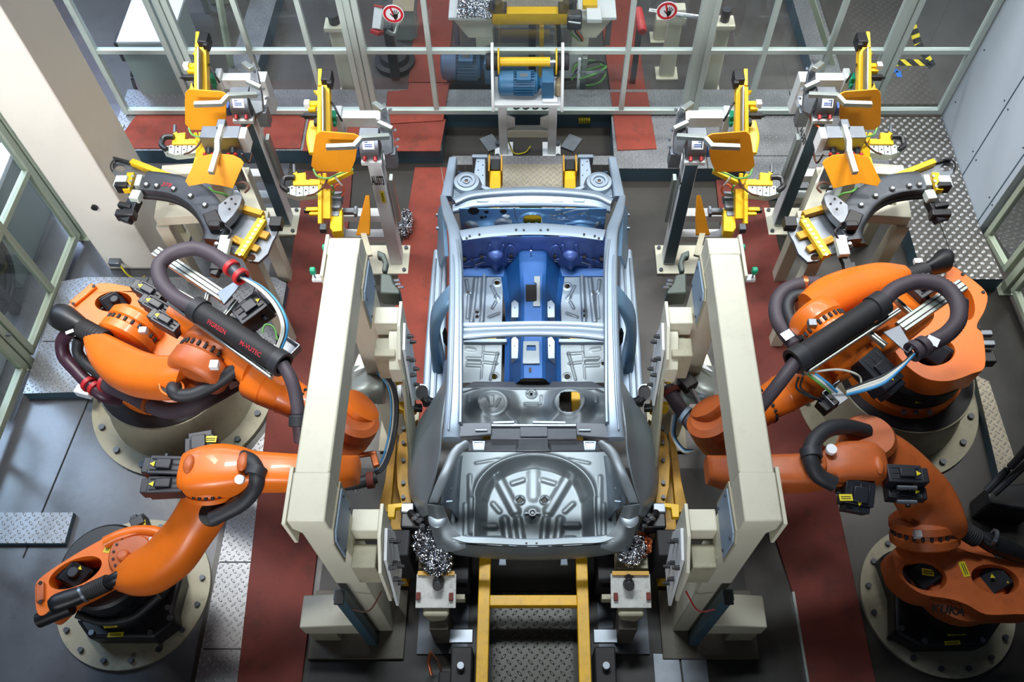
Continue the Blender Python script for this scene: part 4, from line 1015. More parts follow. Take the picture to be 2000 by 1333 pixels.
# -- rear panel: bright rim flange and lower skin
rim = [[(872, 1038, 1.0), (908, 1050, 1.0), (960, 1053, .99), (1041, 1057, .985), (1122, 1053, .99), (1174, 1050, 1.0), (1212, 1036, 1.0)],
       [(868, 1046, 1.01), (905, 1060, 1.0), (960, 1064, .995), (1041, 1067, .99), (1122, 1064, .995), (1178, 1060, 1.0), (1216, 1044, 1.01)]]
P = [spline([U(*q) for q in r], 8) for r in rim]; MB().sheet([list(a) for a in zip(*P)], .02).build('rear_rim', 'silver_dull', car, sharp=60)
b = MB()
for x0, x1, y in ((944, 956, 1057), (975, 986, 1060), (1129, 1140, 1058), (1026, 1030, 1062), (1046, 1050, 1062)): b.bar(U(x0, y, 1.004), U(x1, y, 1.004), .014, .012)
build_each(b, 'punched_slot', 'ink', car)
b = MB(); b.tube([U(*q) for q in ((905, 1049, 1.005), (960, 1052, .995), (1041, 1055, .99), (1122, 1052, .995), (1178, 1049, 1.005))], .010, 8, 6); b.build('seal_flange', 'silver_white', car)
b = MB(); P = [spline([U(*q) for q in r], 8) for r in ([(868, 1047, 1.0), (905, 1061, .99), (960, 1065, .98), (1041, 1068, .98), (1122, 1065, .98), (1178, 1061, .99), (1216, 1046, 1.0)], [(858, 1072, .90), (900, 1080, .88), (960, 1084, .87), (1041, 1087, .87), (1122, 1084, .87), (1182, 1080, .88), (1224, 1070, .90)], [(856, 1074, .80), (900, 1083, .78), (960, 1089, .76), (1041, 1092, .76), (1122, 1089, .76), (1182, 1082, .78), (1226, 1072, .80)])]
Q = [spline([P[i][j] for i in range(3)], 4) for j in range(len(P[0]))]
MB().sheet(Q, .01).build('rear_panel', 'silver_dull', car, sharp=60)
b = MB(); b.holed([U(993, 1060, .995), U(1009, 1060, .995), U(1009, 1067, .995), U(993, 1067, .995)], [U(996, 1062, .995), U(1006, 1062, .995), U(1006, 1065, .995), U(996, 1065, .995)], (0, 0, .006)); b.build('striker_pocket', 'silver_white', car, bevel=.003)
# fuel flap recess on the right flank
b = MB(); c = UX(1268, 902, U(1268, 902, 1.03).x + .004); b.ball(c, .06, 14, (.14, 1.15, .5)); b.build('fuel_recess', 'ink', car)
# ---------------------------------------------------------------- the four orange robots
Z = V(0, 0, 1)
def bolt_ring(c, r, n, rad, m, parent, z=0, a0=0, h=.03):
    b = MB()
    for i in range(n):
        a = a0 + 2 * math.pi * i / n; p = V(c[0] + r * math.cos(a), c[1] + r * math.sin(a), z); b.cyl(p, p + Z * h, rad, n=8)
    return build_each(b, 'bolt', m, parent)
def tall_pedestal(t, c):
    b = MB(); b.lathe((c[0], c[1], 0), [(.83, 0), (.83, .035), (.66, .035), (.65, .12), (.625, .2), (.61, .32), (.605, .46), (.60, .5)], 72)
    p = b.build('pedestal', 'cream_dirty', t, sharp=30)
    b = MB(); b.lathe((c[0], c[1], .5), [(.585, 0), (.585, .012), (.30, .012)], 64); b.build('top_ring', 'black_matte', t)
    bolt_ring(c, .755, 16, .028, 'dark_steel', p, .035, .1)
def low_pedestal(t, c, poly):
    b = MB(); b.lathe((c[0], c[1], 0), [(.615, 0), (.615, .035), (.0001, .035)], 72)
    p = b.build('pedestal', 'cream_dirty', t, sharp=30)
    bolt_ring(c, .555, 16, .022, 'dark_steel', p, .035, .2)
    b = MB(); b.prism(poly, .035, .24); f = b.build('base_frame', 'black', t, bevel=.03, seg=3)
    n = len(poly); b = MB()
    for i in range(n):
        q = V(poly[i][0], poly[i][1], .24) * .9 + V(c[0], c[1], .24) * .1; b.cyl(q, q + Z * .015, .022, n=12)
    build_each(b, 'bolt', 'tool_steel', f)
    return f
def motor(t, p, q, w, m='motor_black', marks=1):
    """black servo motor: ribbed body, end cap, connector"""
    p, q = Vector(p), Vector(q); d = (q - p).normalized(); L = (q - p).length
    b = MB()
    b.bar(p, q - d * .045, w, w); b.bar(q - d * .045, q, w * .82, w * .82)
    sd = d.cross(Z).normalized() if abs(d.z) < .9 else V(1, 0, 0); up = sd.cross(d)
    for k in (-.3, 0, .3): b.bar(p + d * .02 + up * w * .5 + sd * w * k, q - d * .06 + up * w * .5 + sd * w * k, .012, .012, up)
    o = b.build('motor', m, t, bevel=.014, seg=3)
    b = MB(); c = p + d * L * .45 + up * (w * .5 + .010); b.bar(c - d * .05, c + d * .05, w * .5, .035, up); b.cyl(q - d * .12 + sd * w * .5, q - d * .12 + sd * (w * .5 + .04), .018, n=10); build_each(b, 'connector', m, o, bevel=.006)
    if marks:
        b = MB(); c = p + d * L * .72 + up * (w * .5 + .007); b.prism([c - sd * .018 - d * .012, c + sd * .018 - d * .012, c + d * .020], off=up * .003); b.build('warning_mark', 'label_yellow', o)
    return o
def lab(t, c, u, v, w, h, m='label_yellow', nm='label'):
    c, u, v = Vector(c), Vector(u).normalized(), Vector(v).normalized(); n = u.cross(v)
    b = MB(); b.prism([c - u * w / 2 - v * h / 2, c + u * w / 2 - v * h / 2, c + u * w / 2 + v * h / 2, c - u * w / 2 + v * h / 2], off=n * .003); o = b.build(nm, m, t)
    b = MB()
    if m == 'label_yellow':
        for k in (-.25, .05): b.prism([c + n * .003 - u * w * .38 + v * h * k, c + n * .003 + u * w * .38 + v * h * k, c + n * .003 + u * w * .38 + v * h * (k + .12), c + n * .003 - u * w * .38 + v * h * (k + .12)], off=n * .001)
        b.build('print', 'ink', o)
    return o
def sect(path, e=3, k=5, n=24):
    """path rows: px, py, z, half_across, half_up, (dx, dy) world direction across"""
    st = []
    for px, py, z, a, h, d in path:
        d = V(d[0], d[1], d[2] if len(d) > 2 else 0).normalized(); st.append((U(px, py, z), d * a, Z * h))
    return MB().loft(st, n, e, k)
def hose(name, pts, r, m, parent, ribs=0, n=12, k=6):
    b = MB(); b.tube([U(*p) for p in pts], r, n, k if not ribs else 14, ribs); return b.build(name, m, parent, sharp=70)
def clamp_ring(pt, d, r, m, parent, w=.035, nm='hose_clamp'):
    c = Vector(pt); d = Vector(d).normalized(); b = MB(); b.ring(c - d * w / 2, c + d * w / 2, r * 1.22, r * .9, 24); return b.build(nm, m, parent)
def gear(t, a, c, r, m='orange_worn_shaded', nm='gear_unit', bolts=20, bm='black_matte'):
    """round gear housing between a and c with a ring of bolts at both rims"""
    a, c = Vector(a), Vector(c); d = (c - a); L = d.length; d.normalize()
    b = MB(); b.lathe(a, [(r * .80, 0), (r * .92, L * .04), (r, L * .12), (r, L * .38), (r * .90, L * .44), (r * .90, L * .56), (r, L * .62), (r, L * .86), (r * .86, L)], 48, d)
    o = b.build(nm, m, t, sharp=30)
    s = d.cross(Z).normalized() if abs(d.z) < .95 else V(1, 0, 0); u = s.cross(d); b = MB()
    for i in range(bolts):
        q = 2 * math.pi * i / bolts; p = a + d * L * .5 + (s * math.cos(q) + u * math.sin(q)) * r * .92; b.cyl(p - d * .018, p + d * .018, .012, n=8)
    build_each(b, 'bolt', bm, o)
    return o
def wrist_forearm(t, a, c, r0, r1, m='orange'):
    """stepped forearm tube with flange bolts"""
    a, c = Vector(a), Vector(c); d = c - a; L = d.length; d.normalize()
    b = MB(); b.lathe(a, [(r0 * .9, 0), (r0, .03), (r0, L * .22), (r0 * .96, L * .225), (r0 * .96, L * .235), (r0 * .98, L * .24), (r0 * .9, L * .42), (r0 * .94, L * .425), (r0 * .9, L * .44), (r1, L * .62), (r1 * 1.12, L * .64), (r1 * 1.12, L * .72), (r1, L * .74), (r1, L)], 40, d)
    o = b.build('forearm', m, t, sharp=30); s = d.cross(Z).normalized(); u = s.cross(d); b = MB()
    for i in range(18):
        q = 2 * math.pi * i / 18; p = a + d * L * .64 + (s * math.cos(q) + u * math.sin(q)) * r1 * 1.08; b.cyl(p - d * .02, p + d * .005, .012, n=8)
    build_each(b, 'bolt', 'black_matte', o); return o

# ============ upper left robot
rb = thing('industrial_robot', (-3.22, 3.79, 0), 'orange robot arm with dark hoses on a tall round cream pedestal at the upper left', 'robot', 'orange robot arms')
tall_pedestal(rb, (-3.22, 3.79))
b = MB(); b.lathe((-3.19, 3.82, .512), [(.50, 0), (.50, .10), (.44, .16), (.42, .34), (.40, .36)], 56); b.build('turntable', 'orange', rb, sharp=30)
zc = 1.12
out = closed([U(*p, zc) for p in ((128, 602), (140, 590), (184, 557), (212, 553), (255, 560), (298, 566), (303, 580), (330, 618), (360, 662), (352, 690), (318, 700), (270, 668), (236, 648), (190, 640), (150, 628))], 4)
b = MB(); b.plate(out, [oval(221, 589, 36, 19, -6, zc)], (0, 0, -.30)); car_o = b.build('carousel', 'orange', rb, bevel=.035, seg=3)
b = MB(); b.bar(U(141, 594, zc + .012), U(185, 557, zc + .012), .07, .03); o = b.build('lug_bar', 'orange', car_o, bevel=.012)
b = MB()
for p in ((143, 593), (183, 559)): c = U(*p, zc + .028); b.cyl(c, c + Z * .004, .014, n=12)
build_each(b, 'lug_hole', 'ink', o)
b = MB(); b.box(U(283, 615, zc + .008), (.05, .09, .02)); b.build('lug', 'orange', car_o, bevel=.008)
motor(rb, U(222, 590, .80), U(222, 590, 1.10), .17, 'motor_black', 0)
b = MB(); c = U(226, 588, 1.10); b.cyl(c, c + Z * .04, .035, n=16); b.build('motor_cap', 'motor_black', rb, bevel=.006)
ax = (U(430, 640, 1.5) - U(360, 740, 1.5)).normalized()       # direction of the shoulder and elbow axles
gear(rb, U(240, 672, 1.16) , U(240, 672, 1.16) + ax * .26, .235, 'orange', 'shoulder_gear', 22)
arm = sect([(176, 660, 1.22, .055, .10, ax), (198, 685, 1.26, .13, .15, ax), (232, 712, 1.34, .165, .17, ax), (270, 730, 1.45, .165, .17, ax), (310, 738, 1.56, .16, .17, ax), (345, 736, 1.64, .17, .17, ax), (376, 728, 1.70, .17, .16, ax)], 2.6).build('link_arm', 'orange', rb, sharp=60)
b = MB(); c = oval(336, 757, 26, 20, 10, 1.715); b.prism(c, off=(0, 0, .03)); b.build('arm_opening', 'ink', arm)
b = MB(); c1 = oval(336, 757, 26, 20, 10, 1.745); c2 = oval(336, 757, 21, 15, 10, 1.745); b.holed(c1, c2, (0, 0, .02)); b.build('opening_rim', 'orange', arm, bevel=.008)
gear(rb, U(376, 742, 1.74), U(376, 742, 1.74) + ax * .40, .225, 'orange_worn_shaded', 'elbow_gear', 24)
b = MB(); b.box(U(419, 713, 1.93), (.06, .06, .05)); b.box(U(280, 646, 1.44), (.06, .05, .05)); build_each(b, 'level_block', 'label_white', rb, bevel=.005)
# forearm with three wrist motors at its back end
fa0, fa1 = U(352, 628, 1.80), U(655, 800, 1.66)
b = MB(); st = [(U(346, 614, 1.78), ax * .12, Z * .14), (U(398, 636, 1.78), ax * .14, Z * .15), (U(452, 674, 1.76), ax * .15, Z * .15), (U(500, 726, 1.74), ax * .15, Z * .15)]
b.loft(st, 24, 3, 5).build('forearm_housing', 'orange', rb, sharp=60)
wrist_forearm(rb, U(490, 735, 1.72), U(650, 822, 1.62), .155, .125)
d = (fa1 - fa0).normalized()
for px, py in ((318, 588), (334, 616), (352, 646)):
    c = U(px, py, 1.84); motor(rb, c, c - d * .26, .105, 'motor_black')
motor(rb, U(470, 630, 1.88), U(530, 585, 1.92), .17, 'motor_black')
# wrist below the gantry beam
b = MB(); b.lathe(U(690, 838, 1.45), [(.10, -.18), (.14, -.16), (.16, -.04), (.15, .0), (.165, .02), (.165, .10), (.12, .13)], 40, (.35, .25, .75)); b.build('wrist', 'orange_worn_shaded', rb, sharp=30)
b = MB(); b.lathe(U(700, 800, 1.5), [(.12, -.05), (.15, 0), (.15, .05), (.10, .07)], 32, (.55, .35, .5)); b.build('wrist_cover', 'orange', rb, sharp=30)
# gas spring, bellows
b = MB(); b.loft([(U(104, 620, 1.25), V(.02, .06, 0), Z * .06), (U(112, 619, 1.25), V(.0, .105, 0), Z * .105), (U(132, 624, 1.25), V(.0, .12, 0), Z * .12), (U(150, 632, 1.26), V(.0, .10, 0), Z * .10), (U(166, 640, 1.28), V(.02, .06, 0), Z * .06)], 24, 2, 5)
gs = b.build('gas_spring', 'black', rb, sharp=70)
b = MB(); b.tube([U(160, 640, 1.28), U(178, 650, 1.29), U(206, 664, 1.31)], .075, 20, 10, 1); b.build('bellows', 'black_matte', gs, sharp=30)
lab(rb, U(136, 648, 1.36), (1, .5, 0), (-.5, 1, 0), .06, .03, 'label_white')
# hoses low round the pedestal
hose('hose', [(136, 646, 1.2), (122, 668, 1.1), (126, 697, 1.0), (149, 724, .95), (173, 749, .92), (203, 773, .86), (232, 782, .74)], .055, 'hose_violet', rb)
hose('hose', [(154, 662, 1.2), (152, 688, 1.1), (167, 709, 1.04), (194, 730, 1.0), (214, 742, .96)], .045, 'hose_dark', rb)
h = hose('corrugated_hose', [(205, 749, 1.02), (248, 768, 1.1), (290, 790, 1.18), (329, 802, 1.24), (368, 797, 1.32), (410, 777, 1.42), (452, 753, 1.5), (490, 730, 1.58)], .060, 'hose', rb, 1)
for p, dd, m in (((205, 749, 1.02), (.9, -.3, .1), 'red_plastic'), ((175, 750, .92), (.7, -.6, 0), 'red_plastic'), ((188, 758, .90), (.7, -.6, 0), 'red_plastic'), ((292, 791, 1.19), (.8, -.3, .2), 'copper'), ((487, 731, 1.575), (.8, .4, 0), 'copper')): clamp_ring(U(*p), dd, .058, m, rb)
lab(h, U(455, 748, 1.578), (.8, .45, 0), (-.45, .8, 0), .07, .09, 'label_white')
hose('hose', [(344, 748, 1.72), (338, 762, 1.78), (350, 772, 1.76), (384, 768, 1.74), (428, 745, 1.76), (470, 712, 1.84)], .048, 'hose_dark', rb)
hose('yellow_cable', [(130, 690, .9), (142, 718, .86), (170, 748, .8), (188, 765, .6)], .010, 'tape_yellow', rb, n=8)
# dress pack lying on the forearm
zp = 2.12
pk = MB(); pk.cyl(U(392, 609, zp), U(540, 704, zp), .078, n=32); pack = pk.build('dress_pack_tube', 'black_matte', rb, sharp=40)
for p in ((388, 606), (546, 708)): clamp_ring(U(*p, zp), U(540, 704, zp) - U(392, 609, zp), .074, 'hose_dark', pack, .07, 'collar')
u = (U(540, 704, zp) - U(392, 609, zp)).normalized(); v = Z.cross(u)
for k, (s_, body) in enumerate(((.32, 'FIGREEN'), (.76, 'M-VUTEC'))):
    c = U(392, 609, zp).lerp(U(540, 704, zp), s_) + (Z * .79 - v * .62).normalized() * .0785
    text('lettering', body, 'ink_red', pack, c, u, (v * .79 + Z * .62), .045, .0008)
hose('looped_hose', [(384, 603, zp), (344, 582, zp + .02), (317, 553, zp + .02), (311, 520, zp + .02), (335, 496, zp + .02), (380, 485, zp + .02), (419, 499, zp + .02), (452, 523, zp + .02)], .052, 'hose', rb, 1)
hose('hose', [(552, 712, zp), (568, 740, zp - .02), (578, 775, zp - .08), (583, 815, zp - .16), (587, 862, zp - .3)], .045, 'hose', rb)
b = MB(); c = U(583, 812, zp - .15); b.cyl(c, c + V(0, -.07, -.03), .062, n=20); b.build('hose_coupling', 'hose_dark', rb, bevel=.008)
for p in ((452, 523), (470, 540)): clamp_ring(U(*p, zp + .02), (.75, -.65, 0), .052, 'red_plastic', rb)
b = MB(); b.cyl(U(454, 525, zp + .02), U(469, 539, zp + .02), .045, n=20); b.build('nozzle', 'dark_steel', rb)
def rail(p, q, w, z, nm='aluminium_rail', par=rb, h=.04):
    a, c = U(*p, z), U(*q, z); b = MB(); b.bar(a, c, w, h); o = b.build(nm, 'alu', par, bevel=.004)
    d = (c - a).normalized(); s = d.cross(Z)
    b = MB()
    for k in ((-.22, .22) if w > .05 else (0,)): b.bar(a + s * w * k + Z * h * .5, c + s * w * k + Z * h * .5, .008, .004)
    build_each(b, 'groove', 'ink', o); return o
rail((304, 491), (446, 586), .085, 1.98); rail((333, 592), (532, 737), .035, 2.05); rail((398, 610), (410, 560), .03, 1.95); rail((345, 568), (470, 640), .03, 1.96); rail((436, 622), (462, 588), .03, 1.96)
b = MB(); b.prism([U(424, 573, 2.03), U(466, 546, 2.08), U(476, 552, 2.08), U(438, 597, 2.03)], off=(0, 0, .012)); b.build('bracket_sheet', 'tool_steel', rb, bevel=.004)
b = MB(); b.prism([U(380, 624, 2.0), U(394, 622, 2.0), U(540, 722, 2.0), U(536, 736, 2.0)], off=(0, 0, .012)); b.build('support_sheet', 'tool_steel', rb, bevel=.003)
for off, m in ((0, 'cable_white'), (6, 'cable_blue'), (3, 'hose_dark'), (-4, 'cable_white')):
    hose('pneumatic_line', [(470 + off * .3, 540, 2.12), (505 + off, 560, 2.14), (534 + off, 588, 2.14), (552 + off, 622, 2.12), (554 + off, 652, 2.06), (540 + off, 690, 1.98)], .010, m, rb, n=8)
hose('pneumatic_line', [(512, 650, 2.0), (518, 634, 2.02), (535, 640, 2.0), (542, 664, 1.96)], .007, 'cable_green', rb, n=6)
b = MB(); c = U(562, 678, 1.95); mt = Matrix.Rotation(R(-35), 3, 'Z')
for o, s in (((0, 0, -.03), (.15, .10, .01)), ((0, .05, 0), (.15, .01, .07)), ((.075, 0, 0), (.01, .1, .07)), ((0, -.05, 0), (.15, .01, .07))): b.box(c + mt @ V(*o), s, mt)
b.build('valve_tray', 'tool_steel', rb, bevel=.002)
lab(rb, U(160, 763, .35), (1, 0, 0), (0, 1, 0), .01, .01, 'label_white')
jb = thing('junction_box', U(168, 763, .12), 'small grey junction box on the edge of the tread plate platform', 'junction box')
b = MB(); c = U(166, 764, .2); b.box(c, (.15, .10, .09), Matrix.Rotation(R(-15), 3, 'Z')); b.build('housing', 'cabinet_white', jb, bevel=.008)

# ============ upper right robot
rb = thing('industrial_robot', (3.3, 3.76, 0), 'orange robot arm with dark hoses on a tall round cream pedestal at the upper right', 'robot', 'orange robot arms')
tall_pedestal(rb, (3.3, 3.76))
b = MB(); b.lathe((3.27, 3.79, .512), [(.50, 0), (.50, .10), (.47, .12), (.45, .14)], 56); b.build('turntable', 'orange', rb, sharp=30)
b = MB(); b.lathe((3.27, 3.79, .65), [(.475, 0), (.475, .20), (.44, .22)], 56); b.build('skirt', 'black', rb, sharp=30)
b = MB()
for px in (1765, 1788, 1815): c = U(px, 806 + (px - 1765) * .02, .63); b.cyl(c, c + Z * .02, .022, n=10)
build_each(b, 'bolt', 'bright_steel', rb)
lab(rb, U(1801, 782, .78), (1, .05, 0), (0, .3, 1), .10, .06); lab(rb, U(1858, 768, .78), (.9, .5, 0), (0, .3, 1), .08, .05)
zc = 1.10
out = closed([U(*p, zc) for p in ((1838, 548), (1858, 521), (1880, 532), (1926, 570), (1924, 604), (1908, 636), (1920, 655), (1924, 715), (1898, 730), (1855, 744), (1810, 740), (1772, 715), (1745, 680), (1738, 640), (1770, 600), (1810, 575))], 4)
b = MB(); b.plate(out, [oval(1885, 592, 18, 34, -14, zc), oval(1826, 688, 40, 26, -8, zc)], (0, 0, -.28)); car_o = b.build('carousel', 'orange', rb, bevel=.035, seg=3)
motor(rb, U(1830, 690, .75), U(1830, 690, 1.06), .19, 'motor_black', 0); motor(rb, U(1886, 596, .75), U(1886, 596, 1.0), .13, 'motor_black', 0)
b = MB()
for p in ((1880, 536), (1920, 571), (1912, 640)): c = U(*p, zc); b.cyl(c, c + Z * .008, .016, n=12)
build_each(b, 'lug_hole', 'ink', car_o)
b = MB()
for p in ((1925, 652), (1930, 672)): b.box(U(*p, .95), (.10, .05, .05))
build_each(b, 'plug', 'tool_steel', rb, bevel=.006)
b = MB(); b.box(U(1928, 700, .85), (.10, .12, .10)); b.build('connector_box', 'black', rb, bevel=.008)
ax = (U(1640, 640, 1.5) - U(1570, 560, 1.5)).normalized(); ax = V(-ax.x, -ax.y, 0)
arm = sect([(1764, 540, 1.24, .075, .12, ax), (1730, 547, 1.32, .14, .15, ax), (1690, 558, 1.42, .16, .16, ax), (1650, 570, 1.52, .165, .16, ax), (1612, 588, 1.60, .165, .16, ax), (1580, 612, 1.66, .15, .15, ax)], 2.8).build('link_arm', 'orange', rb, sharp=60)
gear(rb, U(1690, 600, 1.22), U(1690, 600, 1.22) - ax * .26, .20, 'orange_worn_shaded', 'shoulder_gear', 18)
gear(rb, U(1578, 606, 1.68), U(1578, 606, 1.68) - ax * .36, .20, 'orange', 'elbow_gear', 24)
b = MB(); b.box(U(1586, 632, 1.90), (.06, .06, .05)); b.build('level_block', 'tool_steel', rb, bevel=.005)
st = [(U(1790, 600, 1.62), ax * .16, Z * .14), (U(1740, 628, 1.70), ax * .19, Z * .16), (U(1680, 668, 1.74), ax * .19, Z * .17), (U(1600, 715, 1.72), ax * .16, Z * .16)]
MB().loft(st, 24, 3, 5).build('forearm_housing', 'orange', rb, sharp=60)
wrist_forearm(rb, U(1600, 728, 1.70), U(1430, 828, 1.60), .155, .125)
d = (U(1430, 828, 1.6) - U(1790, 600, 1.7)).normalized()
motor(rb, U(1778, 580, 1.78), U(1778, 580, 1.78) - d * .22, .17); 
motor(rb, U(1682, 700, 1.86), U(1745, 768, 1.80), .19); motor(rb, U(1770, 622, 1.7), U(1800, 606, 1.7), .1, marks=0)
b = MB(); b.lathe(U(1392, 838, 1.45), [(.10, -.20), (.14, -.16), (.16, -.04), (.15, .0), (.165, .02), (.165, .10), (.12, .13)], 40, (-.35, .25, .75)); b.build('wrist', 'orange_worn_shaded', rb, sharp=30)
b = MB(); b.lathe(U(1388, 805, 1.52), [(.10, -.06), (.13, 0), (.13, .06), (.08, .08)], 32, (-.45, .45, .5)); b.build('wrist_cover', 'orange_worn_shaded', rb, sharp=30)
b = MB(); b.loft([(U(1860, 508, 1.2), V(.02, .05, 0), Z * .05), (U(1852, 508, 1.2), V(.0, .095, 0), Z * .095), (U(1836, 511, 1.2), V(.0, .105, 0), Z * .105), (U(1818, 520, 1.22), V(.02, .08, 0), Z * .08), (U(1800, 528, 1.24), V(.02, .055, 0), Z * .055)], 24, 2, 5)
gs = b.build('gas_spring', 'black', rb, sharp=70)
b = MB(); b.tube([U(1806, 528, 1.24), U(1790, 534, 1.26), U(1768, 542, 1.28)], .07, 20, 10, 1); b.build('bellows', 'black_matte', gs, sharp=30)
b = MB(); b.box(U(1793, 511, 1.2), (.07, .05, .04)); b.build('spring_plug', 'label_white', rb, bevel=.004)
hose('corrugated_hose', [(1600, 553, 1.6), (1562, 556, 1.62), (1530, 570, 1.62), (1516, 596, 1.6), (1520, 628, 1.58), (1538, 656, 1.56), (1556, 676, 1.6)], .055, 'hose', rb, 1)
hose('hose', [(1576, 574, 1.66), (1548, 580, 1.66), (1538, 602, 1.64), (1550, 636, 1.62), (1574, 662, 1.66)], .045, 'hose_dark', rb)
lab(rb, U(1538, 654, 1.63), (.5, -.8, 0), (.8, .5, 0), .07, .09, 'label_white')
clamp_ring(U(1570, 555, 1.61), (1, -.1, 0), .055, 'copper', rb)
zp = 2.10
pk = MB(); pk.cyl(U(1714, 597, zp), U(1562, 698, zp), .080, n=32); pack = pk.build('dress_pack_tube', 'black_matte', rb, sharp=40)
for p in ((1714, 597), (1559, 700)): clamp_ring(U(*p, zp), U(1562, 698, zp) - U(1714, 597, zp), .076, 'hose_dark', pack, .10, 'collar')
hose('looped_hose', [(1720, 592, zp), (1750, 564, zp), (1795, 550, zp), (1840, 558, zp), (1868, 586, zp), (1872, 622, zp), (1852, 650, zp), (1822, 668, zp), (1800, 678, zp)], .055, 'hose', rb, 1)
lab(rb, U(1822, 666, zp + .056), (.8, -.5, 0), (.5, .8, 0), .08, .07, 'label_white')
for p in ((1802, 677), (1786, 685)): clamp_ring(U(*p, zp), (.8, .5, 0), .06, 'hose', rb, .05)
hose('hose', [(1556, 704, zp), (1530, 738, zp - .03), (1505, 770, zp - .1), (1470, 812, zp - .22)], .048, 'hose', rb)
rail((1880, 556), (1758, 640), .095, 1.97, par=rb); rail((1745, 582), (1785, 618), .035, 1.95, par=rb); rail((1756, 606), (1572, 728), .035, 2.03, par=rb); rail((1730, 566), (1538, 698), .02, 2.03, par=rb); rail((1694, 648), (1730, 676), .04, 1.97, par=rb)
b = MB(); b.prism([U(1724, 650, 2.02), U(1756, 636, 2.02), U(1784, 682, 2.06), U(1772, 692, 2.06)], off=(0, 0, .012)); b.build('bracket_sheet', 'tool_steel', rb, bevel=.004)
b = MB(); b.prism([U(1556, 724, 2.0), U(1568, 736, 2.0), U(1716, 640, 2.0), U(1704, 628, 2.0)], off=(0, 0, .012)); b.build('support_sheet', 'tool_steel', rb, bevel=.003)
for off, m in ((0, 'cable_white'), (5, 'cable_white'), (9, 'cable_blue'), (-5, 'hose_dark')):
    hose('pneumatic_line', [(1786, 690, 2.1), (1760, 715 + off * .4, 2.08), (1728, 738 + off, 2.04), (1692, 752 + off, 2.0), (1655, 765 + off * .6, 1.9)], .012, m, rb, n=8)
for m, a in (('cable_green', (1590, 742)), ('cable_white', (1598, 738)), ('cable_blue', (1606, 734))):
    hose('pneumatic_line', [(1576 + (a[0] - 1590), 730, 1.99), (a[0] + 10, 748, 1.96), (1622 + (a[0] - 1590) * .8, 766, 1.88)], .010, m, rb, n=8)
hose('pneumatic_line', [(1590, 726, 2.0), (1640, 722, 1.98), (1678, 735, 1.92), (1682, 765, 1.84)], .008, 'cable_white', rb, n=8)
for k in (0, 8): hose('pneumatic_line', [(1560 + k, 736, 1.95), (1556 + k, 758, 1.9), (1580 + k, 775, 1.86), (1604, 782, 1.82)], .008, 'hose_dark', rb, n=8)
b = MB(); c = U(1632, 772, 1.82); mt = Matrix.Rotation(R(35), 3, 'Z')
for o, s in (((0, 0, -.05), (.17, .12, .01)), ((0, .06, 0), (.17, .01, .08)), ((-.085, 0, 0), (.01, .12, .08))): b.box(c + mt @ V(*o), s, mt)
b.build('valve_tray', 'tool_steel', rb, bevel=.002)
b = MB(); c = U(1615, 790, 1.78); b.box(c, (.13, .10, .08), mt); b.build('valve_block', 'black', rb, bevel=.008)

# ============ lower left robot
rb = thing('industrial_robot', (-3.25, 1.95, 0), 'orange robot arm on a low round cream floor plate at the lower left', 'robot', 'orange robot arms')
bz = .24
bp = [tuple(U(*p, bz)[:2]) for p in ((150, 1215), (172, 1247), (300, 1247), (342, 1215), (338, 1192), (354, 1130), (345, 1085), (300, 1050), (180, 1085), (140, 1150))]
low_pedestal(rb, (-3.25, 1.95), bp)
lab(rb, U(226, 1240, bz + .002), (1, .05, 0), (0, 1, 0), .12, .035); lab(rb, U(215, 1222, .40), (1, .1, 0), (0, .4, 1), .10, .05)
zc = .98
b = MB(); b.lathe((-3.22, 1.96, .24), [(.36, 0), (.36, .12), (.34, .16), (.33, .46), (.31, .48)], 48); b.build('turntable', 'black', rb, sharp=30)
out = closed([U(*p, zc) for p in ((69, 1160), (76, 1132), (131, 1093), (182, 1063), (218, 1045), (248, 1034), (285, 1031), (318, 1034), (330, 1048), (322, 1072), (290, 1100), (250, 1112), (206, 1128), (165, 1150), (120, 1172), (88, 1200), (73, 1197))], 4)
b = MB(); b.plate(out, [oval(147, 1119, 56, 25, -25, zc)], (0, 0, -.28)); car_o = b.build('carousel', 'orange', rb, bevel=.035, seg=3)
b = MB(); b.bar(U(79, 1138, zc + .012), U(79, 1176, zc + .012), .06, .03); o = b.build('lug_bar', 'orange_worn_shaded', car_o, bevel=.012)
b = MB()
for p in ((79, 1139), (79, 1176), (262, 1045)): c = U(*p, zc + .026); b.cyl(c, c + Z * .006, .014, n=12)
build_each(b, 'lug_hole', 'ink', o)
lab(car_o, U(212, 1067, zc + .001), (.15, 1, 0), (-1, .15, 0), .10, .045)
motor(rb, U(146, 1122, .62), U(146, 1122, .92), .18, 'motor_black', 0)
b = MB(); c = U(146, 1120, .92); b.cyl(c, c + Z * .04, .04, n=16); b.build('motor_cap', 'motor_black', rb, bevel=.006)
b = MB()
for p in ((134, 1118), (156, 1110)): c = U(*p, .925); b.prism([c + V(-.018, -.012, 0), c + V(.018, -.012, 0), c + V(0, .02, 0)], off=(0, 0, .003))
build_each(b, 'warning_mark', 'label_yellow', rb)
motor(rb, U(266, 1032, .66), U(290, 1020, .66), .15, 'motor_black', 0); lab(rb, U(274, 1024, .745), (1, .3, 0), (-.3, 1, 0), .08, .05)
ax = V(-.5, .86, 0)
b = MB(); c = U(274, 1086, .94); b.lathe(c, [(.20, 0), (.20, .07), (.185, .09), (.12, .10), (.11, .12), (.05, .125)], 40); sg = b.build('shoulder_gear', 'orange_worn_shaded', rb, sharp=30)
bolt_ring(c, .155, 18, .010, 'black_matte', sg, c.z + .09, 0, .012)
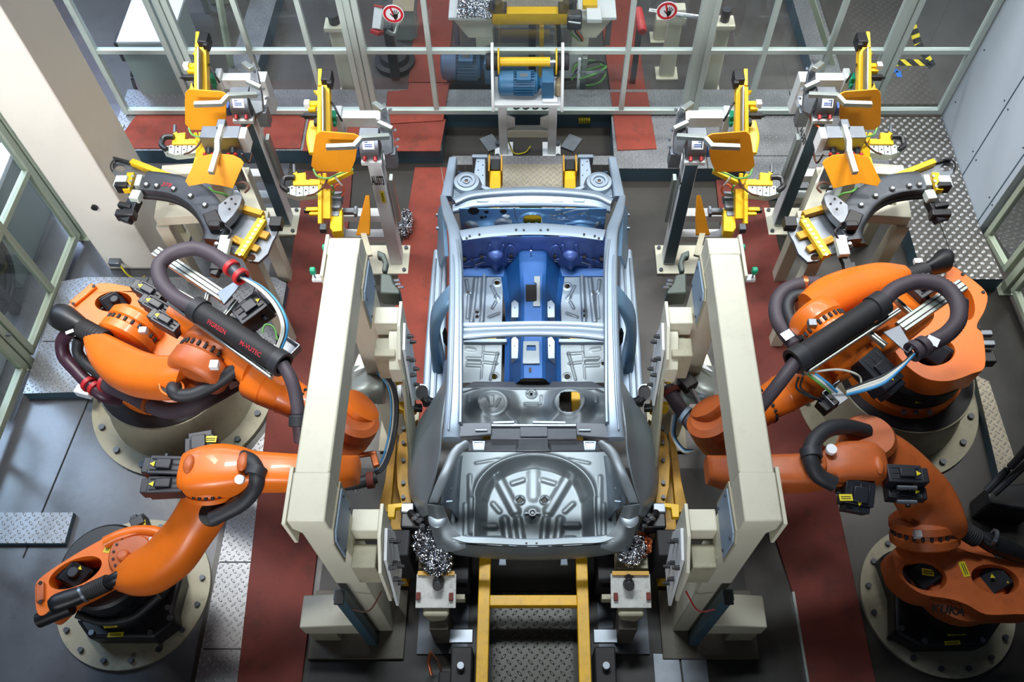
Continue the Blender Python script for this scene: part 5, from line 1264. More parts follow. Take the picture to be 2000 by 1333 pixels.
b = MB(); b.tube([U(206, 1060, 1.0), U(236, 1046, 1.02), U(270, 1038, 1.02), U(305, 1040, 1.02), U(322, 1050, 1.0)], .045, 10, 5); b.build('rim', 'orange', car_o, sharp=60)
b = MB(); b.box(U(300, 1058, 1.22), (.05, .05, .06)); b.build('level_block', 'label_white', rb, bevel=.005)
ad = V(.86, .5, 0)
ac = V(-.6, .8, 0)
arm = sect([(228, 1137, 1.02, .06, .10, V(-.2, 1, 0)), (258, 1126, 1.08, .13, .15, V(-.25, 1, 0)), (300, 1110, 1.18, .165, .17, V(-.35, 1, 0)), (338, 1080, 1.30, .165, .17, V(-.75, .75, 0)), (368, 1042, 1.42, .15, .16, V(-.9, .45, 0)), (394, 1002, 1.52, .155, .16, V(-.95, .35, 0)), (414, 964, 1.58, .165, .16, V(-1, .1, 0)), (420, 944, 1.60, .15, .14, V(-1, 0, 0))], 2.8).build('link_arm', 'orange', rb, sharp=60)
b = MB(); b.prism(oval(418, 1003, 30, 24, -35, 1.70), off=(0, 0, .02)); b.build('arm_opening', 'ink', arm)
b = MB(); c = U(252, 1096, 1.1); b.cyl(c, c + V(-.02, .02, .10), .05, .04, 16); b.build('boss', 'orange_worn_shaded', arm, bevel=.012)
gear(rb, U(417, 962, 1.68), U(413, 930, 1.78), .19, 'orange', 'elbow_gear', 26)
# forearm and its housing with three motors
st = [(U(362, 928, 1.82), V(0, .13, 0), Z * .13), (U(385, 926, 1.84), V(0, .16, 0), Z * .15), (U(430, 922, 1.84), V(0, .17, 0), Z * .16), (U(470, 921, 1.83), V(0, .15, 0), Z * .15), (U(500, 922, 1.82), V(0, .125, 0), Z * .13), (U(560, 924, 1.80), V(0, .115, 0), Z * .125), (U(640, 925, 1.72), V(0, .11, 0), Z * .11), (U(700, 918, 1.60), V(0, .09, 0), Z * .09)]
MB().loft(st, 24, 3.6, 5).build('forearm', 'orange', rb, sharp=60)
motor(rb, U(364, 916, 1.86), U(284, 914, 1.86), .13); motor(rb, U(364, 950, 1.84), U(280, 954, 1.84), .12)
motor(rb, U(398, 898, 1.84), U(398, 852, 1.84), .19, marks=0); lab(rb, U(412, 858, 1.942), (1, 0, 0), (0, 1, 0), .075, .045)
b = MB()
for p in ((369, 906), (474, 902)): c = U(*p, 1.99); b.ball(c, .045, 14, (.8, 1.5, .6))
build_each(b, 'lug', 'orange_worn_shaded', rb)
b = MB(); c = U(470, 937, 1.97); b.cyl(c, c + V(.0, -.01, .03), .03, n=18); b.build('level_cap', 'label_white', rb)
hose('hose', [(474, 893, 1.92), (494, 905, 1.96), (502, 928, 1.95), (497, 955, 1.86), (470, 985, 1.78), (414, 1014, 1.72)], .052, 'hose_dark', rb)
clamp_ring(U(500, 922, 1.955), (.2, 1, 0), .055, 'hose_dark', rb, .06)
# gas spring and bellows
b = MB(); b.loft([(U(98, 1184, 1.0), V(-.02, .04, 0), Z * .04), (U(110, 1179, 1.0), V(-.03, .057, 0), Z * .057), (U(132, 1171, 1.0), V(-.03, .06, 0), Z * .06), (U(154, 1163, 1.0), V(-.03, .055, 0), Z * .055), (U(172, 1155, 1.01), V(-.03, .045, 0), Z * .045)], 24, 2.2, 5)
gs = b.build('gas_spring', 'black', rb, sharp=70)
b = MB(); b.tube([U(172, 1156, 1.01), U(190, 1148, 1.04), U(212, 1138, 1.08)], .056, 20, 10, 1); b.build('bellows', 'black_matte', gs, sharp=30)
b = MB(); b.tube([U(212, 1137, 1.10), U(226, 1130, 1.13), U(240, 1122, 1.13), U(246, 1130, 1.08)], .045, 14, 6); b.build('spring_rod', 'black', gs, sharp=60)
b = MB(); b.ring(U(160, 1162, 1.0) , U(165, 1159, 1.0), .066, .045, 20); b.build('clip_ring', 'tool_steel', gs)
b = MB(); b.tube([U(76, 1212, .9), U(100, 1202, .92), U(140, 1186, .95)], .055, 12, 4); b.build('spring_foot', 'black', rb, sharp=60)
hose('hose', [(150, 1200, .55), (200, 1215, .5), (260, 1205, .5), (310, 1165, .55)], .03, 'hose_dark', rb)

# ============ lower right robot
rb = thing('industrial_robot', (3.32, 1.89, 0), 'orange robot arm on a low round cream floor plate at the lower right', 'robot', 'orange robot arms')
bp = [tuple(U(*p, bz)[:2]) for p in ((1722, 1085), (1740, 1075), (1800, 1060), (1900, 1060), (1960, 1120), (1958, 1215), (1926, 1262), (1800, 1264), (1750, 1236), (1748, 1160))]
low_pedestal(rb, (3.32, 1.89), bp)
lab(rb, U(1866, 1232, bz + .002), (1, .05, 0), (0, 1, 0), .14, .075); lab(rb, U(1860, 1256, bz + .002), (1, .05, 0), (0, 1, 0), .12, .03)
b = MB(); b.lathe((3.30, 1.92, .24), [(.36, 0), (.36, .12), (.34, .16), (.33, .46), (.31, .48)], 48); b.build('turntable', 'black', rb, sharp=30)
zc = .98
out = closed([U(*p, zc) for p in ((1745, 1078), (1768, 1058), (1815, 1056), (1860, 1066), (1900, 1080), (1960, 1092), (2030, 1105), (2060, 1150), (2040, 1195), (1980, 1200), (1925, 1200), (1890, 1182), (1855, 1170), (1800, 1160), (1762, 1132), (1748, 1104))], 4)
b = MB(); b.plate(out, [oval(1806, 1124, 45, 28, 18, zc), oval(1944, 1132, 48, 28, 14, zc)], (0, 0, -.26)); car_o = b.build('carousel', 'orange_worn_shaded', rb, bevel=.035, seg=3)
motor(rb, U(1806, 1122, .6), U(1806, 1122, .9), .20, 'motor_black', 0); lab(rb, U(1812, 1118, .925), (1, -.15, 0), (.15, 1, 0), .085, .05)
motor(rb, U(1944, 1130, .6), U(1944, 1130, .9), .20, 'motor_black', 0)
b = MB()
for p in ((1938, 1126), (1970, 1136)): c = U(*p, .926); b.prism([c + V(-.018, -.012, 0), c + V(.018, -.012, 0), c + V(0, .02, 0)], off=(0, 0, .003))
build_each(b, 'warning_mark', 'label_yellow', rb)
lab(car_o, U(1883, 1112, zc + .001), (-.15, 1, 0), (-1, -.15, 0), .11, .05)
b = MB(); b.lathe((3.18, 1.84, .62), [(.30, 0), (.32, .05), (.32, .20), (.28, .24)], 40); dr_ = b.build('lower_drum', 'orange_worn_shaded', rb, sharp=30)
text('lettering', 'KUKA', 'ink', rb, U(1848, 1176, zc - .02) + V(0, -.06, 0), (1, -.14, 0), (.1, .75, .65), .085, .002)
gear(rb, U(1806, 1062, .98), U(1806, 1062, .98) + V(-.02, .17, .13), .24, 'orange_worn_shaded', 'shoulder_gear', 24)
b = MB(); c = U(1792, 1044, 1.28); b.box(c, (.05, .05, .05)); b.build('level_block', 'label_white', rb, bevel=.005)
arm = sect([(1824, 1050, 1.12, .17, .12, (1, -.2, 0)), (1826, 1020, 1.22, .21, .14, (1, -.3, 0)), (1812, 984, 1.32, .20, .15, (1, .4, 0)), (1780, 940, 1.44, .18, .15, (1, .7, 0)), (1738, 896, 1.54, .16, .14, (1, .75, 0)), (1702, 870, 1.58, .15, .12, (1, .8, 0))], 3).build('link_arm', 'orange_worn_shaded', rb, sharp=60)
b = MB(); c = U(1856, 1018, 1.28); b.cyl(c, c + V(.06, .0, .05), .05, .035, 14); b.build('boss', 'orange_worn_shaded', arm, bevel=.01)
gear(rb, U(1682, 888, 1.50), U(1682, 888, 1.50) + V(-.02, .03, .27), .185, 'orange_worn_shaded', 'elbow_gear', 24)
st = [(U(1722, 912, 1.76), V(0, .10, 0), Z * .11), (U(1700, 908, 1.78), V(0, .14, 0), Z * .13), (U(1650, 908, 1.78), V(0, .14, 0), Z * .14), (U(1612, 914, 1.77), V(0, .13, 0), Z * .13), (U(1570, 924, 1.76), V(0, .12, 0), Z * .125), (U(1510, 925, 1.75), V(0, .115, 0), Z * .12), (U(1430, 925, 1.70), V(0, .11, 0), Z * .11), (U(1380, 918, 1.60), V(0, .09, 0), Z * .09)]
MB().loft(st, 24, 3.6, 5).build('forearm', 'orange_worn_shaded', rb, sharp=60)
motor(rb, U(1728, 930, 1.82), U(1808, 934, 1.82), .125); motor(rb, U(1730, 962, 1.74), U(1806, 968, 1.74), .10)
motor(rb, U(1674, 942, 1.76), U(1668, 1002, 1.70), .19, marks=1); lab(rb, U(1652, 972, 1.86), (1, 0, 0), (0, 1, 0), .085, .045)
b = MB()
for py in (952, 980): b.cyl(U(1752, py, 1.86), U(1790, py + 1, 1.86), .015, n=10)
build_each(b, 'plug', 'tool_steel', rb)
b = MB(); c = U(1622, 880, 1.93); b.cyl(c, c + Z * .03, .035, n=18); b.build('level_cap', 'label_white', rb)
b = MB()
for p in ((1604, 904), (1716, 908)): b.ball(U(*p, 1.90), .045, 14, (.8, 1.5, .6))
build_each(b, 'lug', 'orange_worn_shaded', rb)
hose('hose', [(1692, 843, 1.75), (1655, 834, 1.85), (1618, 838, 1.92), (1590, 862, 1.95), (1583, 896, 1.95), (1598, 928, 1.9), (1628, 945, 1.86)], .055, 'hose_dark', rb)
clamp_ring(U(1584, 886, 1.95), (0, 1, 0), .058, 'hose_dark', rb, .06)
b = MB(); b.tube([U(1870, 1022, 1.2), U(1886, 1038, 1.16), U(1908, 1052, 1.12)], .065, 20, 10, 1); gs = b.build('bellows', 'black_matte', rb, sharp=30)
b = MB(); b.loft([(U(1908, 1052, 1.1), V(-.03, .06, 0), Z * .06), (U(1930, 1060, 1.08), V(-.03, .08, 0), Z * .08), (U(1965, 1072, 1.04), V(-.03, .085, 0), Z * .085), (U(2002, 1086, 1.0), V(-.03, .07, 0), Z * .07)], 20, 2.2, 5); b.build('gas_spring', 'black', rb, sharp=70)
b = MB(); b.ring(U(1938, 1048, 1.16), U(1944, 1050, 1.16), .06, .04, 16); b.build('clip_ring', 'tool_steel', rb)
hose('hose', [(1960, 1200, .4), (1985, 1190, .4), (2010, 1200, .4)], .02, 'hose_dark', rb)
# ---------------------------------------------------------------- tool stands with orange cover plates, grippers parked on them
Q = lambda pts, z: [U(p[0], p[1], z) for p in pts]
def shift(b, d):
    b.v = [p + Vector(d) for p in b.v]; return b
def stand(side, d, label, code, blue_front):
    """post, head box, aluminium arm and orange cover plate; drawn for the inner left stand, moved by d"""
    MB.mir = side > 0; d = Vector(d)
    t = thing('tool_stand', V(-1.36, 5.33, 0) + d, label, 'tool stand', 'post stands with orange plates')
    def B(b, nm, m, par=None, **k): return shift(b, d).build(nm, m, par or t, **k)
    b = MB(); b.span((-1.425, 5.27, .03), (-1.305, 5.42, 1.52)); post = B(b, 'post', 'white_paint', bevel=.006)
    if blue_front:
        b = MB(); b.span((-1.418, 5.262, .06), (-1.312, 5.27, 1.50)); B(b, 'front_strip', 'grey_blue_paint')
    else:
        b = MB(); c = V(-1.35, 5.264, 1.08); b.box(c, (.035, .004, .16)); B(b, 'yellow_label', 'label_yellow')
        MB.mir = side > 0
        text('yellow_print', 'KR360L240', 'ink', t, c + d + V(0, -.0025, 0), (0, 0, 1), (-1, 0, 0), .024, .0006)
    else_ = None
    b = MB(); b.span((-1.285, 5.34, .62), (-1.25, 5.42, 1.22)); B(b, 'side_rail', 'alu', bevel=.003)
    if code:
        if blue_front:
            x = -1.305 if side < 0 else -1.305
            P = V(-1.303, 5.345, 1.24) + d
            if side > 0: P.x = 2 * AXIS_X - P.x; text('stencil', code, 'ink', t, P, (0, -1, 0), (0, 0, 1), .12, .001, squash=.72)
            else: text('stencil', code, 'ink', t, P, (0, 1, 0), (0, 0, 1), .12, .001, squash=.72)
        else: text('stencil', code, 'ink', t, V(-1.365, 5.268, 1.29) + d, (1, 0, 0), (0, 0, 1), .16, .001, squash=.25, bold=.03)
    b = MB(); b.span((-1.88, 5.16, 0), (-1.24, 5.52, .03)); B(b, 'base_plate', 'cream', bevel=.004)
    b = MB(); b.span((-1.90, 5.30, .03), (-1.82, 5.40, .78)); B(b, 'upright', 'white_paint', bevel=.006)
    for z in (.40, .72):
        b = MB(); b.span((-1.82, 5.30, z - .045), (-1.425, 5.40, z + .045)); B(b, 'rung', 'white_paint', bevel=.005)
    b = MB()
    for x, y in ((-1.28, 5.2), (-1.28, 5.48), (-1.84, 5.2)): b.cyl((x, y, .03), (x, y, .05), .02, n=10)
    shift(b, d); build_each(b, 'bolt', 'dark_steel', t)
    # head box with display and two red buttons
    b = MB(); b.span((-1.47, 5.24, 1.52), (-1.29, 5.44, 1.56)); B(b, 'top_plate', 'white_paint', bevel=.004)
    b = MB(); b.prism([(-1.47, 5.27, 1.57), (-1.47, 5.27, 1.66), (-1.47, 5.34, 1.76), (-1.47, 5.46, 1.76), (-1.47, 5.46, 1.57)], off=(.17, 0, 0)); hb = B(b, 'head_box', 'tool_steel', bevel=.006)
    u = V(0, .07, .10).normalized(); n_ = V(0, -.10, .07).normalized(); c = V(-1.385, 5.305, 1.71) + n_ * .004
    b = MB(); b.prism([c - V(.05, 0, 0) - u * .04, c + V(.05, 0, 0) - u * .04, c + V(.05, 0, 0) + u * .04, c - V(.05, 0, 0) + u * .04], off=n_ * .003); dsp = B(b, 'display_label', 'label_white', hb)
    b = MB()
    for k, m_ in ((.018, 0), (-.004, 1), (-.02, 1)): b.prism([c + n_ * .003 - V(.035, 0, 0) + u * k, c + n_ * .003 + V(.03 if m_ else -.005, 0, 0) + u * k, c + n_ * .003 + V(.03 if m_ else -.005, 0, 0) + u * (k + .009), c + n_ * .003 - V(.035, 0, 0) + u * (k + .009)], off=n_ * .001)
    B(b, 'print', 'ink_blue', dsp)
    b = MB(); q = .036 if side < 0 else -.036; b.prism([c + n_ * .003 + V(q - .004, 0, 0) - u * .03, c + n_ * .003 + V(q + .004, 0, 0) - u * .03, c + n_ * .003 + V(q + .004, 0, 0) + u * .03, c + n_ * .003 + V(q - .004, 0, 0) + u * .03], off=n_ * .001)
    if side > 0: B(b, 'print_bar', 'ink', dsp)
    b = MB()
    for x in (-1.43, -1.34): b.cyl((x, 5.27, 1.60), (x, 5.235, 1.585), .016, n=12)
    shift(b, d); build_each(b, 'red_button', 'red_plastic', hb)
    b = MB(); b.span((-1.52, 5.28, 1.58), (-1.48, 5.36, 1.68)); B(b, 'blue_plug', 'ink_blue', hb, bevel=.006)
    # toggle clamp on the outer side of the head
    b = MB(); b.prism([(-1.29, 5.34, 1.74), (-1.29, 5.62, 1.86), (-1.25, 5.62, 1.90), (-1.21, 5.52, 1.88), (-1.19, 5.40, 1.74), (-1.19, 5.30, 1.62), (-1.26, 5.28, 1.60)], off=(0, .02, -.06)); cl = B(b, 'toggle_clamp', 'tool_steel', bevel=.006)
    b = MB(); b.bar((-1.34, 5.62, 1.88), (-1.24, 5.50, 1.92), .05, .04); b.bar((-1.30, 5.44, 1.84), (-1.18, 5.40, 1.80), .04, .04); B(b, 'clamp_lever', 'alu', cl, bevel=.004)
    b = MB()
    for x, y, z in ((-1.20, 5.52, 1.90), (-1.17, 5.40, 1.78), (-1.16, 5.32, 1.66), (-1.15, 5.35, 1.72)): b.cyl((x, y, z), (x + .02, y - .01, z + .02), .012, n=8)
    shift(b, d); build_each(b, 'fitting', 'bright_steel', cl)
    b = MB(); b.span((-1.27, 5.30, 1.42), (-1.17, 5.40, 1.60)); B(b, 'sensor_block', 'tool_steel', bevel=.006)
    # white U bracket behind
    b = MB(); b.span((-1.76, 5.92, 1.30), (-1.42, 6.02, 1.42)); b.span((-1.42, 5.90, 1.0), (-1.32, 6.04, 1.42)); b.span((-1.80, 5.90, 1.18), (-1.74, 6.04, 1.46)); B(b, 'rear_bracket', 'white_paint', bevel=.006)
    b = MB(); b.bar((-1.37, 5.95, 1.2), (-1.37, 5.40, 1.2), .06, .08); B(b, 'bracket_arm', 'white_paint', bevel=.004)
    # aluminium arm and cover plate
    E_ = [U(760, 266, 1.80), U(706, 269, 1.86), U(692, 285, 1.84), U(640, 287, 1.84)]
    b = MB()
    for i in range(3): b.bar(E_[i], E_[i + 1] + (E_[i + 1] - E_[i]).normalized() * .012, .042, .042)
    B(b, 'square_arm', 'alu', bevel=.003)
    pts = [(625, 257, 1.90), (692, 260, 1.90), (701, 267, 1.88), (695, 310, 1.62), (686, 332, 1.48), (618, 335, 1.46), (607, 325, 1.52), (612, 285, 1.76), (616, 266, 1.86)]
    W = [U(*p) for p in pts]; nn = (W[2] - W[0]).cross(W[5] - W[0]).normalized(); c0 = sum(W, Vector()) / len(W)
    W = [p - nn * (p - c0).dot(nn) for p in W]
    if nn.z > 0: nn = -nn
    b = MB(); b.prism(W, off=nn * .012); cp = B(b, 'cover_plate', 'orange_plate', bevel=.002)
    MB.mir = False
    return t
def gripper(side, d, label, lower=True):
    """yellow spine beam with clamp hand, cables and toggles"""
    MB.mir = side > 0; d = Vector(d)
    t = thing('welding_gripper', V(-1.84, 5.5, .9) + d, label, 'gripper', 'yellow gripper spines')
    def B(b, nm, m, par=None, **k): return shift(b, d).build(nm, m, par or t, **k)
    b = MB(); b.bar(U(636, 168, 1.70), U(640, 330, 1.30), .085, .09); sp = B(b, 'spine', 'yellow', bevel=.004)
    b = MB(); b.bar(U(627, 140, 1.74), U(627, 172, 1.70), .035, .10); b.bar(U(627, 172, 1.70), U(625, 330, 1.30), .035, .11); B(b, 'guide_rail', 'yellow', bevel=.004)
    b = MB(); b.bar(U(632, 170, 1.76), U(633, 258, 1.56), .012, .10); B(b, 'slide_groove', 'tool_steel')
    b = MB(); b.box(U(640, 155, 1.74), (.09, .13, .12)); b.box(U(645, 148, 1.76), (.05, .08, .06)); b.box(U(644, 163, 1.76), (.05, .05, .06)); B(b, 'end_stop', 'black', bevel=.008)
    b = MB(); b.prism([U(612, 176, 1.62), U(625, 176, 1.62), U(622, 186, 1.58)], off=(0, 0, -.03)); B(b, 'fin', 'yellow')
    b = MB(); b.bar(U(600, 203, 1.55), U(622, 203, 1.55), .05, .04); b.box(U(610, 212, 1.52), (.07, .06, .05)); B(b, 'side_bracket', 'yellow', bevel=.006)
    b = MB(); b.box(U(600, 203, 1.56), (.05, .06, .06)); B(b, 'bracket_cap', 'white_paint', bevel=.004)
    b = MB(); b.bar(U(594, 226, 1.5), U(624, 226, 1.5), .04, .05); b.cyl(U(594, 226, 1.5), U(586, 227, 1.5), .02, .004, 10); b.box(U(620, 236, 1.48), (.05, .10, .05)); B(b, 'proximity_pin', 'black', bevel=.006)
    b = MB(); b.loft([(U(613, 238, 1.35), V(.04, 0, 0), Z * .02), (U(611, 270, 1.3), V(.06, 0, 0), Z * .02), (U(614, 300, 1.25), V(.05, 0, 0), Z * .02)], 12, 4, 4); B(b, 'curved_web', 'yellow', bevel=.0)
    b = MB(); b.box(U(652, 226, 1.45), (.05, .09, .06)); b.box(U(654, 240, 1.4), (.03, .06, .05)); shift(b, d); build_each(b, 'green_plug', 'green_cap', t, bevel=.008)
    # hand
    b = MB(); b.prism(Q([(572, 338), (580, 334), (580, 338), (597, 336), (597, 350), (604, 351), (604, 349), (625, 350), (625, 360), (572, 361)], 1.22), off=(0, 0, -.05)); h = B(b, 'clamp_bracket', 'yellow', bevel=.004)
    b = MB(); b.prism(Q([(554, 366), (575, 361), (625, 361), (625, 378), (580, 383), (556, 376)], 1.20), off=(0, 0, -.07)); sv = B(b, 'swivel_unit', 'alu_pale', bevel=.006)
    b = MB()
    for px in (565, 578, 592, 603): b.bar(U(px, 363, 1.203), U(px, 381, 1.203), .004, .003)
    shift(b, d); build_each(b, 'slot', 'ink', sv)
    b = MB()
    for p in ((570, 367), (584, 366), (597, 372), (585, 377), (612, 366)): c = U(*p, 1.203); b.cyl(c, c + Z * .004, .008, n=8)
    shift(b, d); build_each(b, 'screw', 'ink', sv)
    b = MB(); b.tube([U(576, 346, 1.24), U(560, 346, 1.24), U(553, 352, 1.23), U(552, 364, 1.22), U(562, 372, 1.22)], .026, 8, 4); B(b, 'hook_jaw', 'black', bevel=.0)
    b = MB(); b.cyl(U(574, 322, 1.2), U(575, 338, 1.2), .016, n=10); B(b, 'pin', 'tool_steel')
    b = MB(); b.bar(U(576, 383, 1.12), U(622, 380, 1.12), .03, .05); b.box(U(592, 384, 1.14), (.09, .05, .05)); B(b, 'cylinder_row', 'black', bevel=.008)
    # slanted yellow braces and cable bundle under the plate
    b = MB(); b.bar(U(622, 340, 1.36), U(632, 360, 1.3), .03, .05); b.bar(U(634, 338, 1.36), U(636, 358, 1.3), .03, .05); b.bar(U(640, 356, 1.28), U(688, 332, 1.34), .05, .05); shift(b, d); build_each(b, 'brace', 'yellow', t, bevel=.004)
    for k, (m, pts) in enumerate((('cable_green', [(612, 330, 1.44), (620, 344, 1.42), (640, 348, 1.40), (660, 340, 1.40), (690, 330, 1.40)]), ('cable_brown', [(640, 348, 1.38), (630, 366, 1.34), (615, 378, 1.30), (600, 382, 1.24)]), ('cable_white', [(652, 342, 1.40), (660, 352, 1.36), (668, 362, 1.3)]), ('cable_orange', [(650, 372, 1.22), (660, 360, 1.28), (672, 368, 1.22), (668, 382, 1.16), (655, 384, 1.14)]), ('cable_green', [(648, 362, 1.3), (652, 374, 1.2), (646, 386, 1.14)]))):
        b = MB(); b.tube([U(*p) for p in pts], .009, 7, 6); B(b, 'cable', m)
    b = MB(); b.tube([U(645, 198, 1.6), U(652, 206, 1.62), U(660, 222, 1.58), U(668, 236, 1.5)], .010, 7, 6); B(b, 'cable', 'hose_dark')
    if lower:
        b = MB(); b.bar(U(638, 370, 1.22), U(638, 428, 1.08), .085, .09); B(b, 'lower_beam', 'yellow', bevel=.004)
        b = MB(); b.bar(U(627, 362, 1.26), U(627, 438, 1.08), .035, .10); B(b, 'lower_rail', 'yellow', bevel=.004)
        b = MB(); b.box(U(658, 386, 1.12), (.11, .08, .09)); b.box(U(657, 400, 1.1), (.09, .10, .05)); b.box(U(656, 420, 1.06), (.07, .06, .06)); B(b, 'cylinder', 'tool_steel', bevel=.006)
        b = MB(); b.prism(Q([(646, 420), (668, 404), (668, 450), (650, 452), (644, 444)], 1.08), off=(0, 0, -.10)); B(b, 'lower_guard', 'yellow', bevel=.006)
        b = MB(); b.bar(U(598, 411, 1.1), U(622, 410, 1.1), .04, .05); b.bar(U(604, 418, 1.1), U(624, 418, 1.1), .03, .03); B(b, 'side_finger', 'yellow', bevel=.006)
        b = MB(); b.cyl(U(594, 411, 1.1), U(608, 411, 1.1), .025, n=10); B(b, 'finger_tip', 'black', bevel=.004)
        b = MB(); b.bar(U(670, 413, 1.0), U(694, 413, 1.0), .05, .05); b.box(U(695, 413, 1.0), (.03, .09, .06)); B(b, 'tool_pin', 'tool_steel', bevel=.005)
        b = MB(); b.box(U(632, 446, 1.1), (.06, .07, .06)); B(b, 'sensor', 'dark_steel', bevel=.006)
    else:
        b = MB(); b.bar(U(636, 352, 1.30), U(634, 400, 1.16), .09, .08); B(b, 'lower_beam', 'yellow', bevel=.004)
    MB.mir = False
    return t
OUT = V(-1.20, .50, 0)
stand(-1, (0, 0, 0), 'white post stand stencilled AU373 with orange cover plate, left of the car', 'AU373', False)
stand(1, (0, 0, 0), 'white and blue post stand with orange cover plate, right of the car nose', 'AU372', True)
stand(-1, OUT, 'blue fronted post stand with orange cover plate behind the left curved gripper', None, True)
stand(1, OUT, 'white and blue post stand with orange cover plate behind the right curved gripper', 'AU371', True)
gripper(-1, (0, 0, 0), 'yellow gripper spine parked at the white AU373 stand')
gripper(1, (0, 0, 0), 'yellow gripper spine parked at the inner right stand near the gantry')
gripper(-1, OUT, 'yellow gripper spine parked beside the cream column', False)
gripper(1, OUT, 'yellow gripper spine parked near the blue-grey wall', False)
def wedge(side, label):
    MB.mir = side > 0
    t = thing('locating_wedge', U(705, 440, .45), label, 'wedge', 'orange locating wedges')
    b = MB(); b.prism([U(714, 381, 1.62), U(721, 381, 1.62), U(723, 420, 1.42), U(722, 458, 1.24), U(695, 458, 1.24), U(702, 430, 1.38)], off=V(0, .012, -.03)); b.build('blade', 'orange_plate', t, bevel=.003)
    b = MB(); b.bar(U(709, 452, 1.24), U(722, 500, 1.24) , .05, .03); b.build('holder', 'cream_dirty', t, bevel=.003)
    MB.mir = False
wedge(-1, 'orange pointed wedge plate at the far end of the left gantry'); wedge(1, 'orange pointed wedge plate at the far end of the right gantry')
# outer lower stands: cream table frame, silver clamp box, plate
def low_stand(side, label):
    MB.mir = side > 0
    t = thing('gripper_table', (-2.85, 5.2, 0), label, 'tool table', 'cream gripper tables')
    zt = 1.10
    o = [U(*p, zt) for p in ((316, 322), (470, 312), (512, 412), (300, 425))]; i = [U(*p, zt) for p in ((336, 340), (452, 332), (476, 392), (330, 400))]
    b = MB(); b.holed(o, i, (0, 0, -.12)); b.build('table_frame', 'cream', t, bevel=.008)
    for p in ((322, 328), (466, 318), (503, 404), (310, 418)):
        c = U(*p, zt); b = MB(); b.span((c.x - .06, c.y - .06, 0), (c.x + .06, c.y + .06, zt - .12)); b.build('leg', 'cream', t, bevel=.006)
    c = U(435, 270, 1.70)
    b = MB(); b.box(c, (.33, .14, .16)); sb = b.build('clamp_box', 'tool_steel', t, bevel=.006)
    b = MB(); b.box(c + V(.19, 0, -.02), (.06, .13, .18)); b.build('box_label', 'label_white', sb, bevel=.004)
    b = MB(); b.span((c.x - .04, c.y - .04, zt - .05), (c.x + .04, c.y + .04, c.z - .08)); b.build('column', 'tool_steel', t)
    b = MB()
    for px in (408, 455): b.cyl(U(px, 283, 1.66), U(px, 299, 1.62), .026, n=12)
    build_each(b, 'cylinder', 'dark_steel', t, bevel=.004)
    b = MB()
    for px in (400, 415, 446, 460): b.cyl(U(px, 300, 1.62), U(px, 304, 1.62), .016, n=10)
    build_each(b, 'red_fitting', 'red_plastic', t)
    E_ = [U(434, 246, 1.94), U(425, 276, 1.94), U(425, 296, 1.93), U(413, 336, 1.90)]
    b = MB()
    for k in range(3): b.bar(E_[k], E_[k + 1] + (E_[k + 1] - E_[k]).normalized() * .01, .045, .045)
    b.build('square_arm', 'alu', t, bevel=.003)
    b = MB(); b.box(U(433, 245, 1.78), (.07, .10, .06)); b.build('arm_hinge', 'tool_steel', t, bevel=.006)
    W = [U(*p) for p in ((386, 306, 1.88), (420, 299, 1.90), (455, 302, 1.89), (470, 310, 1.87), (477, 318, 1.84), (466, 340, 1.78), (455, 368, 1.68), (430, 362, 1.70), (400, 358, 1.72), (368, 364, 1.70), (360, 354, 1.74))]
    nn = (W[3] - W[0]).cross(W[7] - W[0]).normalized(); c0 = sum(W, Vector()) / len(W); W = [p - nn * (p - c0).dot(nn) for p in W]
    if nn.z > 0: nn = -nn
    b = MB(); b.prism(W, off=nn * .012); b.build('cover_plate', 'orange_plate', t, bevel=.002)
    b = MB(); b.span((c.x - .25, c.y - .28, 1.52), (c.x + .08, c.y - .12, 1.60)); b.build('plate_bracket', 'yellow', t, bevel=.004)
    b = MB(); b.span((c.x - .15, c.y - .26, zt), (c.x - .05, c.y - .16, 1.52)); b.build('bracket_post', 'alu_pale', t, bevel=.004)
    for m, pts in (('cable_green', [(408, 366, 1.42), (418, 374, 1.42), (436, 378, 1.40), (446, 386, 1.34)]), ('cable_brown', [(472, 300, 1.4), (486, 318, 1.2), (492, 300, 1.1), (500, 280, 1.1)]), ('cable_orange', [(480, 250, 1.5), (498, 232, 1.5), (500, 215, 1.55)]), ('cable_brown', [(490, 290, 1.0), (500, 310, .9), (506, 325, .8), (498, 300, .8)])):
        b = MB(); b.tube([U(*p) for p in pts], .010, 7, 6); b.build('cable', m, t)
    MB.mir = False
low_stand(-1, 'cream table frame with silver clamp box and lower orange plate, below the left curved gripper'); low_stand(1, 'cream table frame with silver clamp box and lower orange plate, below the right curved gripper')
